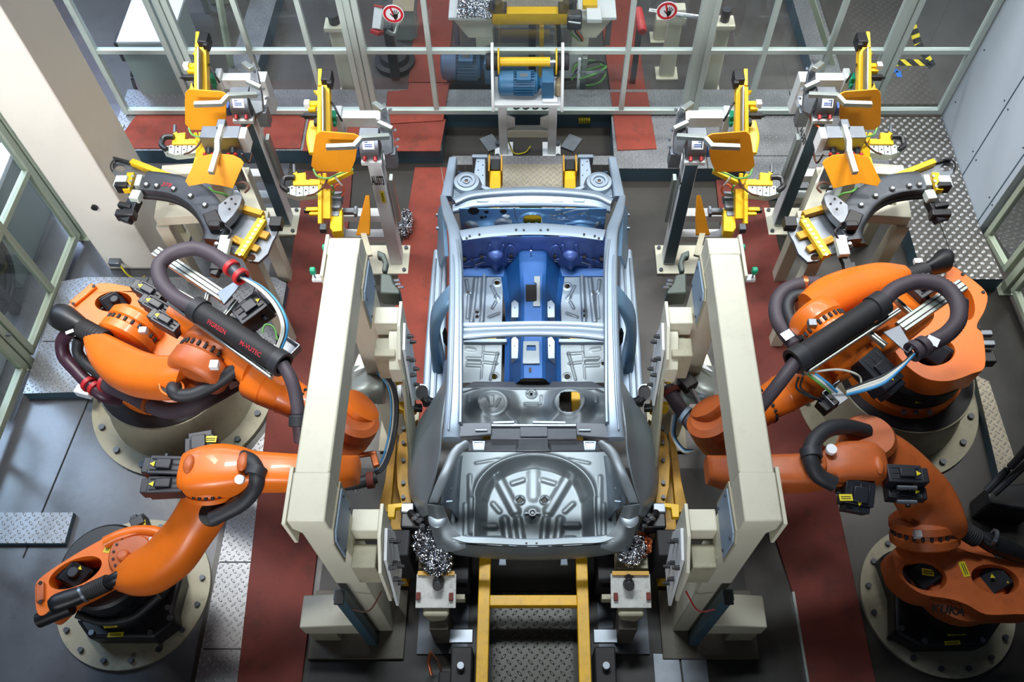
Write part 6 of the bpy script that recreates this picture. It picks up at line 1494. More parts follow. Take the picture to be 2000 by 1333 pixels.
# curved grippers lying on the tables
def curved_gripper(side, label):
    MB.mir = side > 0
    t = thing('arc_gripper', U(400, 400, 1.0), label, 'gripper', 'curved arc grippers')
    za = 1.50
    b = MB(); b.plate([U(*p, za) for p in ((219, 308), (252, 312), (300, 345), (345, 352), (360, 372), (300, 352), (286, 364), (262, 382), (248, 376), (220, 336))], [oval(233, 326, 12, 8, 15, za, 20)], (0, 0, -.04)); b.build('end_plate', 'tool_steel', t, bevel=.003)
    b = MB(); b.ring(U(233, 326, za - .03), U(233, 326, za + .003), .075, .062, 24); b.build('bushing', 'ink', t)
    mid = [(284, 358), (310, 360), (345, 366), (375, 378), (400, 398), (418, 424), (424, 450), (416, 474)]
    st = []
    P = spline([U(px, py, za + .02) for px, py in mid], 3)
    for i, c in enumerate(P):
        dd = (P[min(i + 1, len(P) - 1)] - P[max(i - 1, 0)]).normalized(); n_ = dd.cross(Z)
        w_ = .11 if i < len(P) * .7 else .11 - .05 * (i / len(P) - .7) / .3
        st.append((c, n_ * w_, Z * .05))
    b = MB(); b.loft(st, 16, 6, 3); arc = b.build('arc_beam', 'dark_steel', t, sharp=35)
    b = MB(); b.loft([(c - n_ * .0 + V(0, 0, -.05) + n_.normalized() * .075, n_.normalized() * .05, Z * .03) for c, n_, z_ in st], 12, 3, 3); b.build('arc_lip', 'black_matte', t, sharp=60)
    for px, py in ((287, 362), (307, 364), (340, 370), (373, 384), (401, 402), (432, 440), (433, 450), (431, 466), (424, 478)):
        b = MB(); c = U(px, py, za + .07 if px < 420 else za + .05); b.cyl(c - Z * .03, c, .030, n=16); o = b.build('ring', 'ink', arc)
        b = MB(); b.cyl(c, c + Z * .025, .018, n=12); b.build('locating_pin', 'bright_steel', o, bevel=.004)
    text('marking', '379', 'ink_red', arc, U(325, 361, za + .0725), (1, -.25, 0), (.25, 1, 0), .06, .0006) if side < 0 else None
    b = MB(); b.bar(U(258, 317, za + .03), U(360, 357, za + .03), .05, .06); b.build('yellow_strip', 'yellow', t, bevel=.003)
    b = MB(); b.prism(Q([(219, 304), (250, 312), (255, 318), (222, 310)], za + .03), off=(0, 0, -.06)); b.build('rubber_pad', 'black_matte', t, bevel=.006)
    # lower grey plate with yellow hole bar
    b = MB(); b.plate(Q([(428, 408), (455, 400), (478, 402), (514, 422), (549, 432), (540, 458), (532, 472), (523, 495), (505, 512), (482, 506), (462, 498), (432, 488), (418, 470)], za), [oval(489, 503, 10, 7, 0, za, 18)], (0, 0, -.03)); lp = b.build('lower_plate', 'tool_steel', t, bevel=.003)
    b = MB(); b.bar(U(513, 430, za + .05), U(468, 501, za + .05), .075, .05); b.bar(U(518, 428, za + .02), U(474, 504, za + .02), .02, .10); yb = b.build('hole_bar', 'yellow', t, bevel=.003)
    b = MB()
    for k in range(9): c = U(510 - 42 * k / 8.2, 433 + 66 * k / 8.2, za + .075); b.cyl(c, c + Z * .006, .014, n=12)
    build_each(b, 'hole', 'bright_steel', yb)
    b = MB(); b.bar(U(474, 408, za + .03), U(514, 420, za + .03), .05, .06); b.build('yellow_strip', 'yellow_dirty', t, bevel=.003)
    b = MB(); b.bar(U(455, 466, za + .02), U(505, 488, za + .02), .06, .03); b.build('yellow_strip', 'yellow_dirty', t, bevel=.003)
    b = MB(); b.bar(U(500, 454, za + .02), U(524, 462, za + .02), .07, .03); b.build('yellow_strip', 'yellow_dirty', t, bevel=.003)
    b = MB(); b.bar(U(257, 340, za + .04), U(248, 374, za + .04), .06, .05); y2 = b.build('hole_bar', 'yellow', t, bevel=.003)
    b = MB()
    for k in range(3): c = U(259 - 3 * k, 344 + 10 * k, za + .065); b.cyl(c, c + Z * .006, .014, n=12)
    build_each(b, 'hole', 'bright_steel', y2)
    b = MB(); b.box(U(238, 358, za + .05), (.10, .12, .08)); b.build('pneumatic_clamp', 'alu_pale', t, bevel=.008)
    b = MB(); b.box(U(240, 366, za + .05), (.11, .05, .10)); b.build('clamp_jaw', 'black', t, bevel=.008)
    b = MB(); b.bar(U(270, 375, za + .06), U(262, 392, za + .06), .08, .07); b.box(U(272, 355, za + .05), (.05, .12, .06)); build_each(b, 'alu_clamp', 'alu_pale', t, bevel=.008)
    b = MB(); b.bar(U(266, 388, za + .02), U(244, 434, za - .05), .10, .08); b.bar(U(258, 404, za + .02), U(232, 400, za + .02), .05, .05); b.box(U(247, 420, za - .02), (.16, .07, .09)); b.build('black_clamp', 'black', t, bevel=.01)
    b = MB(); b.prism(Q([(425, 400), (445, 384), (466, 376), (474, 384), (468, 402), (456, 420), (440, 436), (424, 428)], za + .14), off=(0, 0, -.08)); sw = b.build('swivel_unit', 'tool_steel', t, bevel=.008)
    b = MB()
    for p in ((440, 396), (452, 388), (448, 408), (460, 398)): c = U(*p, za + .143); b.cyl(c, c + Z * .004, .010, n=8)
    build_each(b, 'screw', 'ink', sw)
    b = MB(); b.bar(U(412, 420, za + .10), U(424, 446, za + .10), .12, .10); b.box(U(420, 440, za + .14), (.10, .06, .06)); b.build('black_clamp', 'black', t, bevel=.01)
    b = MB(); b.bar(U(443, 462, za + .08), U(434, 500, za + .06), .09, .06); b.build('alu_clamp', 'alu_pale', t, bevel=.008)
    b = MB(); b.bar(U(436, 500, za + .02), U(418, 540, za - .02), .07, .06); b.box(U(424, 522, za), (.10, .08, .06)); b.build('black_clamp', 'black', t, bevel=.01)
    b = MB(); b.box(U(540, 437, za + .03), (.10, .10, .08)); b.build('magnet', 'black', t, bevel=.006)
    for m, pts in (('cable_brown', [(478, 376, za + .15), (486, 366, za + .18), (476, 356, za + .2), (460, 360, za + .18)]), ('hose_dark', [(440, 440, za + .12), (452, 452, za + .14), (446, 466, za + .1)])):
        b = MB(); b.tube([U(*p) for p in pts], .010, 7, 6); b.build('cable', m, t)
    # cream legs with blocks
    for p, zl in (((486, 490), 0), ((415, 405), 1.10)):
        c = U(*p, za - .04); b = MB(); b.span((c.x - .055, c.y - .055, zl), (c.x + .055, c.y + .055, za - .04)); b.build('support_leg', 'cream', t, bevel=.006)
    MB.mir = False
curved_gripper(-1, 'dark curved arc gripper with yellow hole bar, in front of the cream column'); curved_gripper(1, 'dark curved arc gripper with yellow hole bar, beside the studded walkway')
# ---------------------------------------------------------------- motor stand in the middle
t = thing('motor_stand', (-.03, 6.84, 0), 'white steel stand carrying a blue gear motor and yellow roller, ahead of the car', 'motor stand')
for x in (-.295, .235):
    b = MB(); b.span((x - .045, 6.79, .02), (x + .045, 6.88, .78)); lg = b.build('leg', 'white_paint', t, bevel=.005)
    b = MB(); q = 1 if x < 0 else -1; b.prism([(x + q * .045, 6.80, .60), (x + q * .13, 6.80, .56), (x + q * .13, 6.80, .44), (x + q * .045, 6.80, .40)], off=(0, .012, 0)); b.build('gusset', 'white_paint', lg)
    b = MB(); b.span((x - .10 * (1 if x < 0 else 1), 6.70, 0), (x + .10, 6.98, .02)); b.build('foot_plate', 'white_paint', lg)
    b = MB()
    for y in (6.74, 6.94): b.cyl((x - q * .07, y, .02), (x - q * .07, y, .06), .028, n=10)
    build_each(b, 'bolt', 'dark_steel', lg)
b = MB(); b.span((-.25, 6.79, .28), (.19, 6.88, .38)); b.build('cross_beam', 'cream', t, bevel=.006)
b = MB(); b.span((-.40, 6.72, .78), (.34, 7.14, .82)); tr = b.build('tray', 'white_paint', t, bevel=.006)
for x in (-.40, .34):
    q = 1 if x < 0 else -1
    b = MB(); b.prism([(x, 6.70, .74), (x, 6.70, .82), (x, 6.92, 1.16), (x, 7.06, 1.28), (x, 7.12, 1.28), (x, 7.12, .82), (x, 6.80, .74)], off=(q * .03, 0, 0)); b.build('cheek', 'white_paint', tr, bevel=.004)
    b = MB(); b.cyl((x - q * .05, 7.02, 1.12), (x + q * .07, 7.02, 1.12), .085, n=24); b.build('bearing', 'black_matte', t, bevel=.008)
    b = MB(); b.cyl((x + q * .07, 7.02, 1.12), (x + q * .085, 7.02, 1.12), .13, n=28); b.build('flange_disc', 'yellow', t)
b = MB(); b.cyl((-.31, 7.02, 1.12), (.20, 7.02, 1.12), .045, n=20); b.build('roller', 'yellow', t)
b = MB(); b.cyl((.20, 7.02, 1.12), (.26, 7.02, 1.12), .02, n=12); b.build('shaft_end', 'bright_steel', t)
def gear_motor(par, x0, x1, y, z, r, m):
    L = x1 - x0
    b = MB(); b.lathe((x0, y, z), [(r * .7, 0), (r * .95, .015), (r, .04), (r, L * .28), (r * .9, L * .285)], 36, (1, 0, 0)); b.build('fan_cover', m, par, sharp=30)
    b = MB(); b.cyl((x0 + L * .28, y, z), (x0 + L * .66, y, z), r * .86, n=32)
    for k in range(24):
        a = 2 * math.pi * k / 24; b.bar((x0 + L * .29, y + r * .9 * math.cos(a), z + r * .9 * math.sin(a)), (x0 + L * .65, y + r * .9 * math.cos(a), z + r * .9 * math.sin(a)), .006, .035 * r / .12, (0, math.cos(a), math.sin(a)))
    bd = b.build('finned_body', m, par)
    b = MB(); b.box((x0 + L * .46, y - r * .35, z + r * .95), (L * .26, r * 1.0, r * .35)); b.build('terminal_box', m, bd, bevel=.006)
    b = MB(); b.box((x0 + L * .46, y - r * .36, z + r * 1.13), (L * .14, r * .4, .004)); b.build('type_plate', 'tool_steel', bd)
    b = MB(); b.lathe((x0 + L * .66, y, z), [(r * .9, 0), (r * .9, .02), (r * .45, .05), (r * .45, .08), (r * .5, L * .34)], 28, (1, 0, 0)); b.span((x0 + L * .78, y - r * .95, z - r * .95), (x0 + L, y + r * .8, z + r * .95)); b.build('gearbox', m, par, bevel=.015)
gear_motor(t, -.33, .24, 6.90, .95, .125, 'motor_blue')
b = MB(); b.prism([(.12, 6.74, .822), (.28, 6.74, .822), (.28, 6.80, .822), (.24, 6.83, .822), (.16, 6.83, .822), (.12, 6.80, .822)], off=(0, 0, .025)); b.build('motor_foot', 'label_white', t, bevel=.004)
b = MB(); b.box((.30, 6.90, .9), (.08, .14, .16)); b.build('bearing_block', 'cardboard', t, bevel=.02)
b = MB()
for k in range(4): b.tube([(-.2 + .1 * k, 6.95, .74), (-.17 + .1 * k, 6.88, .62), (-.10 + .1 * k, 6.90, .64), (-.08 + .1 * k, 6.97, .75)], .010, 7, 5)
build_each(b, 'cable', 'hose_dark', t)
b = MB(); b.tube([(-.24, 6.86, .14), (-.18, 6.80, .03), (-.06, 6.82, .02), (0, 6.9, .03)], .008, 7, 6); b.build('yellow_cable', 'tape_yellow', t)
for x, a in ((-.45, .5), (.46, -.5)):
    b = MB(); b.box((x, 6.97, .012), (.16, .22, .02), Matrix.Rotation(a, 3, 'Z')); o = b.build('anchor_plate', 'tool_steel'); tag(o, f'small grey anchor plate on the floor {"left" if x < 0 else "right"} of the motor stand', 'anchor plate')
t = thing('terminal_block', U(1141, 226, .3), 'grey terminal block with a row of yellow wires under the fence', 'terminal block')
b = MB(); b.box(U(1141, 224, .18) + V(0, .05, 0), (.17, .08, .09)); b.build('housing', 'tool_steel', t, bevel=.004)
for k in range(7):
    c = U(1131 + 3.4 * k, 229, .14); b = MB(); b.tube([c + V(0, .03, .02), c + V(0, -.03, .0), c + V(.004, -.02, -.06), c + V(.004, .02, -.12)], .007, 6, 4); b.build('wire', 'tape_yellow', t)
b = MB(); b.tube([U(1158, 228, .1), U(1168, 232, .03), U(1176, 226, .02)], .006, 6, 5); b.build('wire', 'cable_white', t)

# ---------------------------------------------------------------- yellow shuttle under the car
t = thing('shuttle_frame', (CX, 3.5, .3), 'long yellow shuttle frame running under the car body', 'shuttle')
for x in (-.355, .40):
    b = MB(); b.span((x - .045, .75, .40), (x + .045, 5.85, .50)); b.build('side_rail', 'yellow_worn', t, bevel=.006)
    b = MB(); b.span((x - .055, 5.55, .36), (x + .055, 6.06, .56)); hd_ = b.build('head', 'yellow', t, bevel=.008)
    b = MB(); b.span((x - .05, 6.06, .40), (x + .05, 6.20, .58)); b.build('buffer', 'black', hd_, bevel=.006)
    b = MB()
    for q in (-1, 1): b.span((x + q * .055, 6.0, .40), (x + q * .07, 6.22, .62))
    build_each(b, 'fork', 'yellow_dirty', hd_)
    q = -1 if x < 0 else 1
    b = MB(); b.cyl((x + q * .06, 5.85, .46), (x + q * .16, 5.85, .46), .025, n=12); b.box((x + q * .15, 5.84, .46), (.05, .09, .08)); b.build('lock_pin', 'yellow_dirty', hd_, bevel=.004)
    for y in (1.0, 3.0, 5.0):
        b = MB(); b.span((x - .035, y - .04, 0), (x + .035, y + .04, .40)); b.build('leg', 'yellow_dirty', t)
for y in (1.76, 3.3, 4.9):
    b = MB(); b.span((-.31, y - .04, .405), (.355, y + .04, .495)); b.build('cross_beam', 'yellow_worn', t, bevel=.005)
b = MB(); b.span((-.30, 5.65, .18), (.34, 6.48, .20)); o = b.build('deck_plate', 'tread_warm'); tag(o, 'worn tread plate deck between the yellow shuttle heads in front of the car', 'deck plate')
b = MB(); b.span((-.85, 6.50, 0), (.92, 6.63, .17)); o = b.build('deck_step', 'tread'); tag(o, 'long narrow tread plate step crossing in front of the motor stand', 'step')
b = MB(); b.span((-.30, .8, .011), (.34, 1.95, .018)); o = b.build('floor_plate', 'tread_dark'); tag(o, 'dark floor plate between the yellow shuttle rails behind the car', 'floor plate')
t = thing('firewall_clamp', U(1036, 418, .7), 'yellow clamp block seen through the dash panel opening', 'clamp')
b = MB(); b.span((-.10, 5.12, .85), (.10, 5.24, 1.12)); b.build('block', 'yellow', t, bevel=.008); b = MB(); b.span((-.04, 5.14, .5), (.04, 5.22, .85)); b.build('stem', 'yellow_dirty', t)

# ---------------------------------------------------------------- body supports near the tail, foil, side tooling
def support(side, label):
    MB.mir = side > 0
    t = thing('body_support', (-.70, 1.75, 0), label, 'support', 'body supports below the tail')
    W = [U(814, 1121, .80), U(891, 1121, .80), U(890, 1188, .70), U(811, 1188, .70)]
    b = MB(); b.prism(W, off=(0, .008, -.03)); pl = b.build('top_plate', 'white_dirty', t, bevel=.004)
    c = (W[0] + W[1]) / 2
    b = MB(); b.bar(W[0] + V(.01, 0, .01), W[1] + V(-.01, 0, .01), .03, .02); b.build('yellow_edge', 'yellow_dirty', pl)
    b = MB(); c = U(856, 1141, .79); b.cyl(c, c + V(0, -.03, .05), .045, .035, 16); b.cyl(c + V(0, .05, .02), c + V(0, 0, .06), .025, n=12); b.build('locating_pin', 'black', pl, bevel=.004)
    b = MB()
    for p in ((817, 1165), (881, 1166)): b.box(U(*p, .742), (.032, .055, .022))
    build_each(b, 'red_pad', 'mat_red_dark', pl, bevel=.003)
    b = MB()
    for p in ((818, 1129), (824, 1129), (818, 1147), (829, 1181), (876, 1181), (884, 1147)): c = U(*p, .78 - (p[1] - 1125) * .0015); b.cyl(c - Z * .02, c + Z * .005, .008, n=8)
    build_each(b, 'bolt', 'ink', pl)
    b = MB(); b.prism([V(-.80, 1.60, .66), V(-.60, 1.60, .66), V(-.63, 1.60, .52), V(-.76, 1.60, .46)], off=(0, .22, 0)); b.build('neck', 'cream_dirty', t, bevel=.02)
    b = MB(); b.span((-.76, 1.54, .03), (-.62, 1.72, .50)); b.build('column', 'grimy_plate', t, bevel=.004)
    b = MB(); b.span((-.63, 1.76, .42), (-.50, 1.80, .52)); b.build('side_lug', 'cream_dirty', t, bevel=.004)
    b = MB(); b.span((-.66, 1.90, .10), (-.48, 2.2, .50)); b.build('drive_block', 'black_matte', t, bevel=.006)
    b = MB(); b.span((-.90, 1.46, .011), (-.50, 2.1, .03)); b.build('base_plate', 'dark_steel', t)
    b = MB(); b.span((-.84, 1.93, .60), (-.60, 2.20, .74)); b.build('rear_block', 'cream_dirty', t, bevel=.006)
    MB.mir = False
support(-1, 'body support post with white top plate and red pads, left below the tail'); support(1, 'body support post with white top plate and red pads, right below the tail')
def crumple(name, c, r, label, m='foil', sc=(1, 1, .6), seed=1, n=18):
    rn = random.Random(seed); b = MB(); b.ball(c, r, n * 2, sc)
    c = Vector(c); b.v = [c + (p - c) * (.62 + .55 * rn.random()) for p in b.v]
    b.v = [Vector((p.x, p.y, max(p.z, .004))) for p in b.v]
    o = b.build(name, m, None, sharp=8); return tag(o, label, 'foil')
crumple('crumpled_foil', U(838, 1062, .86), .12, 'crumpled silver foil hanging at the left rear corner of the car', sc=(1.1, 1.2, .7), seed=3)
crumple('crumpled_foil', U(856, 1098, .86), .11, 'crumpled silver foil lump on the left body support', sc=(1.0, 1.0, .7), seed=5)
crumple('crumpled_foil', U(1232, 1072, .84), .11, 'crumpled silver foil at the right rear corner of the car', sc=(1.0, 1.2, .7), seed=8)
crumple('crumpled_foil', U(1256, 1062, .78), .08, 'crumpled copper coloured foil beside the right body support', 'copper', (.8, 1.3, .8), 9)
crumple('crumpled_foil', U(792, 436, .10), .13, 'crumpled silver foil on the floor beside the AU373 stand', sc=(.6, 1.3, .8), seed=11)
def side_tool(side, label):
    MB.mir = side > 0
    t = thing('clamping_fixture', (-1.02, 2.5, 0), label, 'clamping fixture', 'yellow flank fixtures')
    P = [U(806, 826, .85), U(816, 818, .85), U(806, 860, .85), U(800, 900, .85), U(800, 950, .85), U(804, 985, .85), U(784, 985, .85), U(776, 950, .85), U(774, 900, .85), U(780, 850, .85)]
    b = MB(); b.prism(P, off=(0, 0, -.05)); cp_ = b.build('contour_plate', 'yellow_dirty', t, bevel=.004)
    P = [U(770, 846, .7), U(776, 842, .7), U(766, 960, .7), U(762, 1000, .7), U(738, 1000, .7), U(752, 940, .7), U(760, 880, .7)]
    b = MB(); b.prism(P, off=(0, 0, -.05)); b.build('contour_plate', 'yellow_dirty', t, bevel=.004)
    b = MB()
    for py in (838, 866, 900, 944, 972): c = U(788, py, .86); b.cyl(c - Z * .02, c + Z * .02, .016, n=10)
    build_each(b, 'bolt', 'dark_steel', cp_)
    b = MB(); b.span((-1.10, 2.0, 0), (-1.0, 3.0, .62)); b.build('stand_plate', 'yellow_dirty', t, bevel=.006)
    b = MB(); b.prism(Q([(757, 985), (786, 982), (786, 990), (772, 992), (770, 1010), (757, 1010)], .95), off=(0, 0, -.06)); b.build('end_bracket', 'yellow', t, bevel=.004)
    b = MB(); b.span((-1.06, 1.98, .3), (-.90, 2.18, .9)); b.build('end_block', 'black_matte', t, bevel=.01)
    for px, py, w, m in ((762, 728, 30, 'yellow'), (785, 720, 26, 'yellow')):
        b = MB(); b.prism([U(px - w / 2, py - 14, 1.05), U(px + w / 2, py - 14, 1.05), U(px + w / 2, py + 18, 1.0), U(px - w / 2, py + 18, 1.0)], off=(0, 0, -.10)); b.build('yellow_bracket', m, t, bevel=.005)
    b = MB(); b.prism(Q([(775, 752), (812, 748), (830, 750), (838, 758), (836, 774), (812, 774), (776, 778)], 1.10), off=(0, 0, -.07)); sw = b.build('swivel_clamp', 'white_paint', t, bevel=.006)
    b = MB()
    for px in (785, 797, 810): b.bar(U(px, 752, 1.104), U(px, 776, 1.104), .008, .004)
    build_each(b, 'slot', 'ink', sw)
    b = MB()
    for p in ((790, 757), (790, 770), (803, 757), (803, 770), (822, 755)): c = U(*p, 1.102); b.cyl(c, c + Z * .006, .009, n=8)
    build_each(b, 'screw', 'ink', sw)
    b = MB(); b.tube([U(822, 766, 1.14), U(828, 776, 1.13), U(838, 784, 1.10), U(856, 787, 1.06)], .035, 10, 4); b.cyl(U(824, 764, 1.12), U(824, 768, 1.18), .05, n=14); b.build('clamp_arm', 'black', t)
    b = MB(); b.prism(Q([(778, 782), (812, 780), (812, 800), (800, 808), (798, 822), (790, 822), (788, 802), (776, 798)], 1.02), off=(0, 0, -.08)); b.build('yellow_bracket', 'yellow', t, bevel=.004)
    b = MB(); b.box(U(800, 790, 1.08), (.07, .05, .05)); b.box(U(812, 797, 1.02), (.10, .05, .06)); build_each(b, 'sensor', 'black', t, bevel=.006)
    b = MB(); b.cyl(U(781, 690, 1.1), U(782, 718, 1.06), .018, n=10); b.cyl(U(788, 692, 1.1), U(788, 720, 1.06), .018, n=10); build_each(b, 'cylinder', 'tool_steel', t)
    b = MB(); b.box(U(772, 695, 1.14), (.04, .16, .05)); b.box(U(757, 692, 1.16), (.025, .10, .03)); build_each(b, 'valve', 'black' , t, bevel=.006)
    b = MB(); b.box(U(800, 1005, .8), (.10, .08, .30)); b.build('end_cylinder', 'tool_steel', t, bevel=.01)
    # tail end clamps
    b = MB(); b.box(U(806, 1022, .85), (.16, .12, .16)); b.tube([U(800, 1000, .95), U(812, 1012, .98), U(824, 1022, .95), U(830, 1036, .9)], .03, 8, 4); b.build('tail_clamp', 'black', t, bevel=.012)
    b = MB()
    for k, p in enumerate(((812, 1008), (820, 1016), (806, 1014), (822, 1028))): c = U(*p, .99); b.cyl(c, c + V(.02, 0, .02), .014, n=8)
    build_each(b, 'fitting', 'bright_steel' , t)
    MB.mir = False
side_tool(-1, 'yellow contour clamping fixture along the left rear flank of the car'); side_tool(1, 'yellow contour clamping fixture along the right rear flank of the car')
# sheet metal shield and tool hoses of the two upper robots
def shield(side, label):
    MB.mir = side > 0
    t = thing('sheet_shield', U(720, 760, .6), label, 'shield', 'rolled sheet shields')
    A = [U(686, 738, 1.05), U(690, 756, 1.12), U(690, 790, 1.15)]; 
    P = [[U(688, 716 + 10 * k, 1.0 + .05 * k) for k in range(9)], [U(720, 712 + 9.6 * k, 1.12 + .10 * math.sin(k / 8 * 3.1)) for k in range(9)], [U(746, 709 + 10 * k, 1.10 + .10 * math.sin(k / 8 * 3.1)) for k in range(9)], [U(752, 716 + 9 * k, .95) for k in range(9)]]
    b = MB(); b.sheet(P, .004); b.build('rolled_sheet', 'alu', t, sharp=60)
    b = MB(); b.prism(Q([(700, 690), (740, 690), (752, 706), (720, 716), (690, 716)], .9), off=(0, 0, -.1)); b.build('cream_casing', 'cream', t, bevel=.012)
    b = MB(); b.prism(Q([(692, 724), (714, 705), (717, 715), (692, 726)], 1.18), off=(0, 0, -.02)); b.build('corner_sheet', 'label_white', t)
    c = U(735, 730, .8); b = MB(); b.span((c.x - .03, c.y - .03, 0), (c.x + .03, c.y + .03, .85)); b.build('support_leg', 'dark_steel', t)
    MB.mir = False
shield(-1, 'rolled sheet metal shield beside the left gantry post'); shield(1, 'rolled sheet metal shield beside the right gantry post')
t = thing('hose_bundle', U(760, 850, 1.0), 'loop of dark cables hanging at the left robot wrist', 'cables')
for k, (m, dx) in enumerate((('hose_dark', 0), ('hose_dark', 4), ('cable_white', -3), ('cable_blue', -8))):
    b = MB(); b.tube([U(744 + dx, 728, 1.3), U(764 + dx, 752, 1.3), U(772 + dx, 790, 1.25), U(769 + dx, 840, 1.2), U(757 + dx, 890, 1.15), U(742 + dx, 918, 1.15), U(720, 930, 1.2)], .013 if m == 'hose_dark' else .007, 8, 6); b.build('cable', m, t)
t = thing('hose_bundle', U(1340, 850, 1.0), 'dark protective hose with clips hanging at the right robot wrist', 'hose')
b = MB(); b.tube([U(1305, 758, 1.3), U(1318, 782, 1.32), U(1336, 808, 1.32), U(1354, 832, 1.32), U(1380, 840, 1.32), U(1410, 842, 1.34)], .055, 12, 6); b.build('hose', 'hose', t)
for p, d in (((1312, 766), (.5, -1, 0)),): clamp_ring(U(*p, 1.31), d, .058, 'mat_red_dark', t)
for p, d in (((1338, 810), (.7, -.6, 0)), ((1358, 832), (1, -.4, 0)), ((1382, 839), (1, 0, 0))): clamp_ring(U(*p, 1.33), d, .058, 'plate_blue', t, .03, 'clip')
for k in range(3):
    b = MB(); b.tube([U(1322 - 4 * k, 810, 1.2), U(1318 - 3 * k, 850, 1.1), U(1334, 876 + 3 * k, 1.05), U(1354, 880, 1.0)], .010, 7, 6); b.build('cable', ('hose_dark', 'cable_blue', 'cable_white')[k], t)
t = thing('spot_welding_tool', U(1342, 742, 1.0), 'black and steel tool head with bright rods above the right wrist hose', 'tool head')
b = MB(); b.bar(U(1332, 736, 1.35), U(1352, 760, 1.35), .12, .09); b.build('body', 'black', t, bevel=.014)
b = MB(); b.cyl(U(1330, 726, 1.36), U(1336, 738, 1.36), .035, n=16); b.build('nozzle', 'bright_steel', t)
b = MB(); b.cyl(U(1350, 760, 1.34), U(1368, 792, 1.30), .022, n=14); b.build('rod', 'bright_steel', t)
t = thing('spot_welding_tool', U(693, 920, 1.0), 'steel rod and black hose end below the left robot forearm', 'tool head')
b = MB(); b.cyl(U(693, 882, 1.35), U(695, 960, 1.20), .022, n=14); b.build('rod', 'bright_steel', t)
b = MB(); b.box(U(694, 926, 1.32), (.07, .07, .07)); b.build('body', 'black', t, bevel=.01)
b = MB(); b.tube([U(640, 946, 1.3), U(680, 946, 1.3), U(712, 940, 1.3), U(735, 932, 1.3)], .045, 12, 5); b.build('hose', 'hose_dark', t)
clamp_ring(U(724, 938, 1.3), (1, .1, 0), .05, 'mat_red_dark', t, .05)
b = MB(); b.bar(U(700, 890, 1.32), U(735, 885, 1.3), .03, .04); b.bar(U(728, 884, 1.3), U(736, 912, 1.3), .05, .04); b.build('copper_bracket', 'copper', t, bevel=.008)
# red bar beside the right sill
t = thing('red_guard', U(1226, 520, .4), 'narrow red guard bar at the right sill of the car', 'guard bar')
b = MB(); b.bar(U(1220, 472, .62), U(1231, 572, .62), .05, .10); b.build('bar', 'red_plastic', t, bevel=.008); c = U(1228, 545, .4); b = MB(); b.span((c.x - .02, c.y - .02, 0), (c.x + .02, c.y + .02, .57)); b.build('leg', 'dark_steel', t)
# dark machine at the right picture edge, cable clutter near the camera
t = thing('floor_cabinet', U(1970, 960, .1), 'dark low machine box with hoses at the lower right picture edge', 'machine')
b = MB(); b.prism(Q([(1928, 950), (2030, 940), (2030, 1000), (1932, 985)], .35), off=(0, 0, -.35)); b.build('body', 'black', t, bevel=.02)
b = MB(); b.tube([U(1926, 960, .5), U(1955, 930, .6), U(1985, 900, .8), U(2010, 870, 1.0)], .03, 8, 5); b.tube([U(1940, 965, .5), U(1970, 938, .6), U(2010, 900, .8)], .03, 8, 5); build_each(b, 'hose', 'hose_dark', t)
t = thing('floor_valve', (-.62, 1.2, 0), 'dark valve block with a copper lever on the floor below the left support', 'valve')
b = MB(); b.box((-.62, 1.22, .10), (.16, .16, .20)); b.build('body', 'black_matte', t, bevel=.01)
b = MB(); b.tube([(-.76, 1.42, .30), (-.78, 1.36, .22), (-.76, 1.28, .16)], .012, 8, 5); b.build('lever', 'copper', t)
b = MB(); b.tube([(-.76, 1.42, .30), (-.70, 1.35, .2), (-.68, 1.2, .06), (-.7, 1.0, .02)], .008, 7, 6); b.build('cable', 'cable_brown', t)
for s in (-1, 1):
    MB.mir = s > 0
    t = thing('drive_box', (-.50, 1.32, 0), f'dark drive housing beside the {"left" if s < 0 else "right"} shuttle rail near the camera', 'drive box')
    b = MB(); b.span((-.60, 1.0, 0), (-.44, 1.45, .35)); b.build('housing', 'black_matte', t, bevel=.012)
    b = MB(); b.cyl((-.52, 1.30, .35), (-.52, 1.30, .42), .03, n=14); b.build('plug', 'tool_steel', t, bevel=.004)
    b = MB(); b.span((-.62, 1.48, .30), (-.44, 1.58, .34)); b.build('lid', 'tool_steel', t, bevel=.004)
    MB.mir = False
# ---------------------------------------------------------------- beyond the fence
t = thing('control_cabinet', (-4.15, 7.85, 0), 'grey control cabinet with white top beyond the far left fence panel', 'cabinet')
b = MB(); b.span((-4.42, 7.55, .02), (-3.84, 8.25, .90)); b.build('body', 'cabinet_grey', t, bevel=.01)
b = MB(); b.span((-4.42, 7.55, .90), (-3.84, 8.25, .93)); b.build('lid', 'cabinet_white', t, bevel=.006)
b = MB(); b.span((-4.40, 7.545, .10), (-3.86, 7.55, .86)); dr = b.build('door', 'cabinet_grey', t, bevel=.002)
b = MB(); b.span((-4.36, 7.538, .76), (-4.22, 7.545, .82)); b.build('vent', 'tool_steel', dr)
b = MB(); b.span((-4.50, 7.62, .60), (-4.43, 7.80, .85)); b.build('side_box', 'black', t, bevel=.006)
b = MB(); b.tube([(-4.44, 7.7, .5), (-4.52, 7.68, .3), (-4.5, 7.62, .12), (-4.44, 7.66, .16)], .02, 8, 5); b.build('cable', 'hose_dark', t)
t = thing('white_table', (-4.3, 8.9, 0), 'white topped bench behind the grey control cabinet', 'bench')
b = MB(); b.span((-4.6, 8.35, .62), (-4.0, 9.3, .66)); b.build('top', 'cabinet_white', t, bevel=.006)
for x in (-4.55, -4.05):
    for y in (8.42, 9.22): b = MB(); b.span((x - .03, y - .03, 0), (x + .03, y + .03, .62)); b.build('leg', 'alu', t)
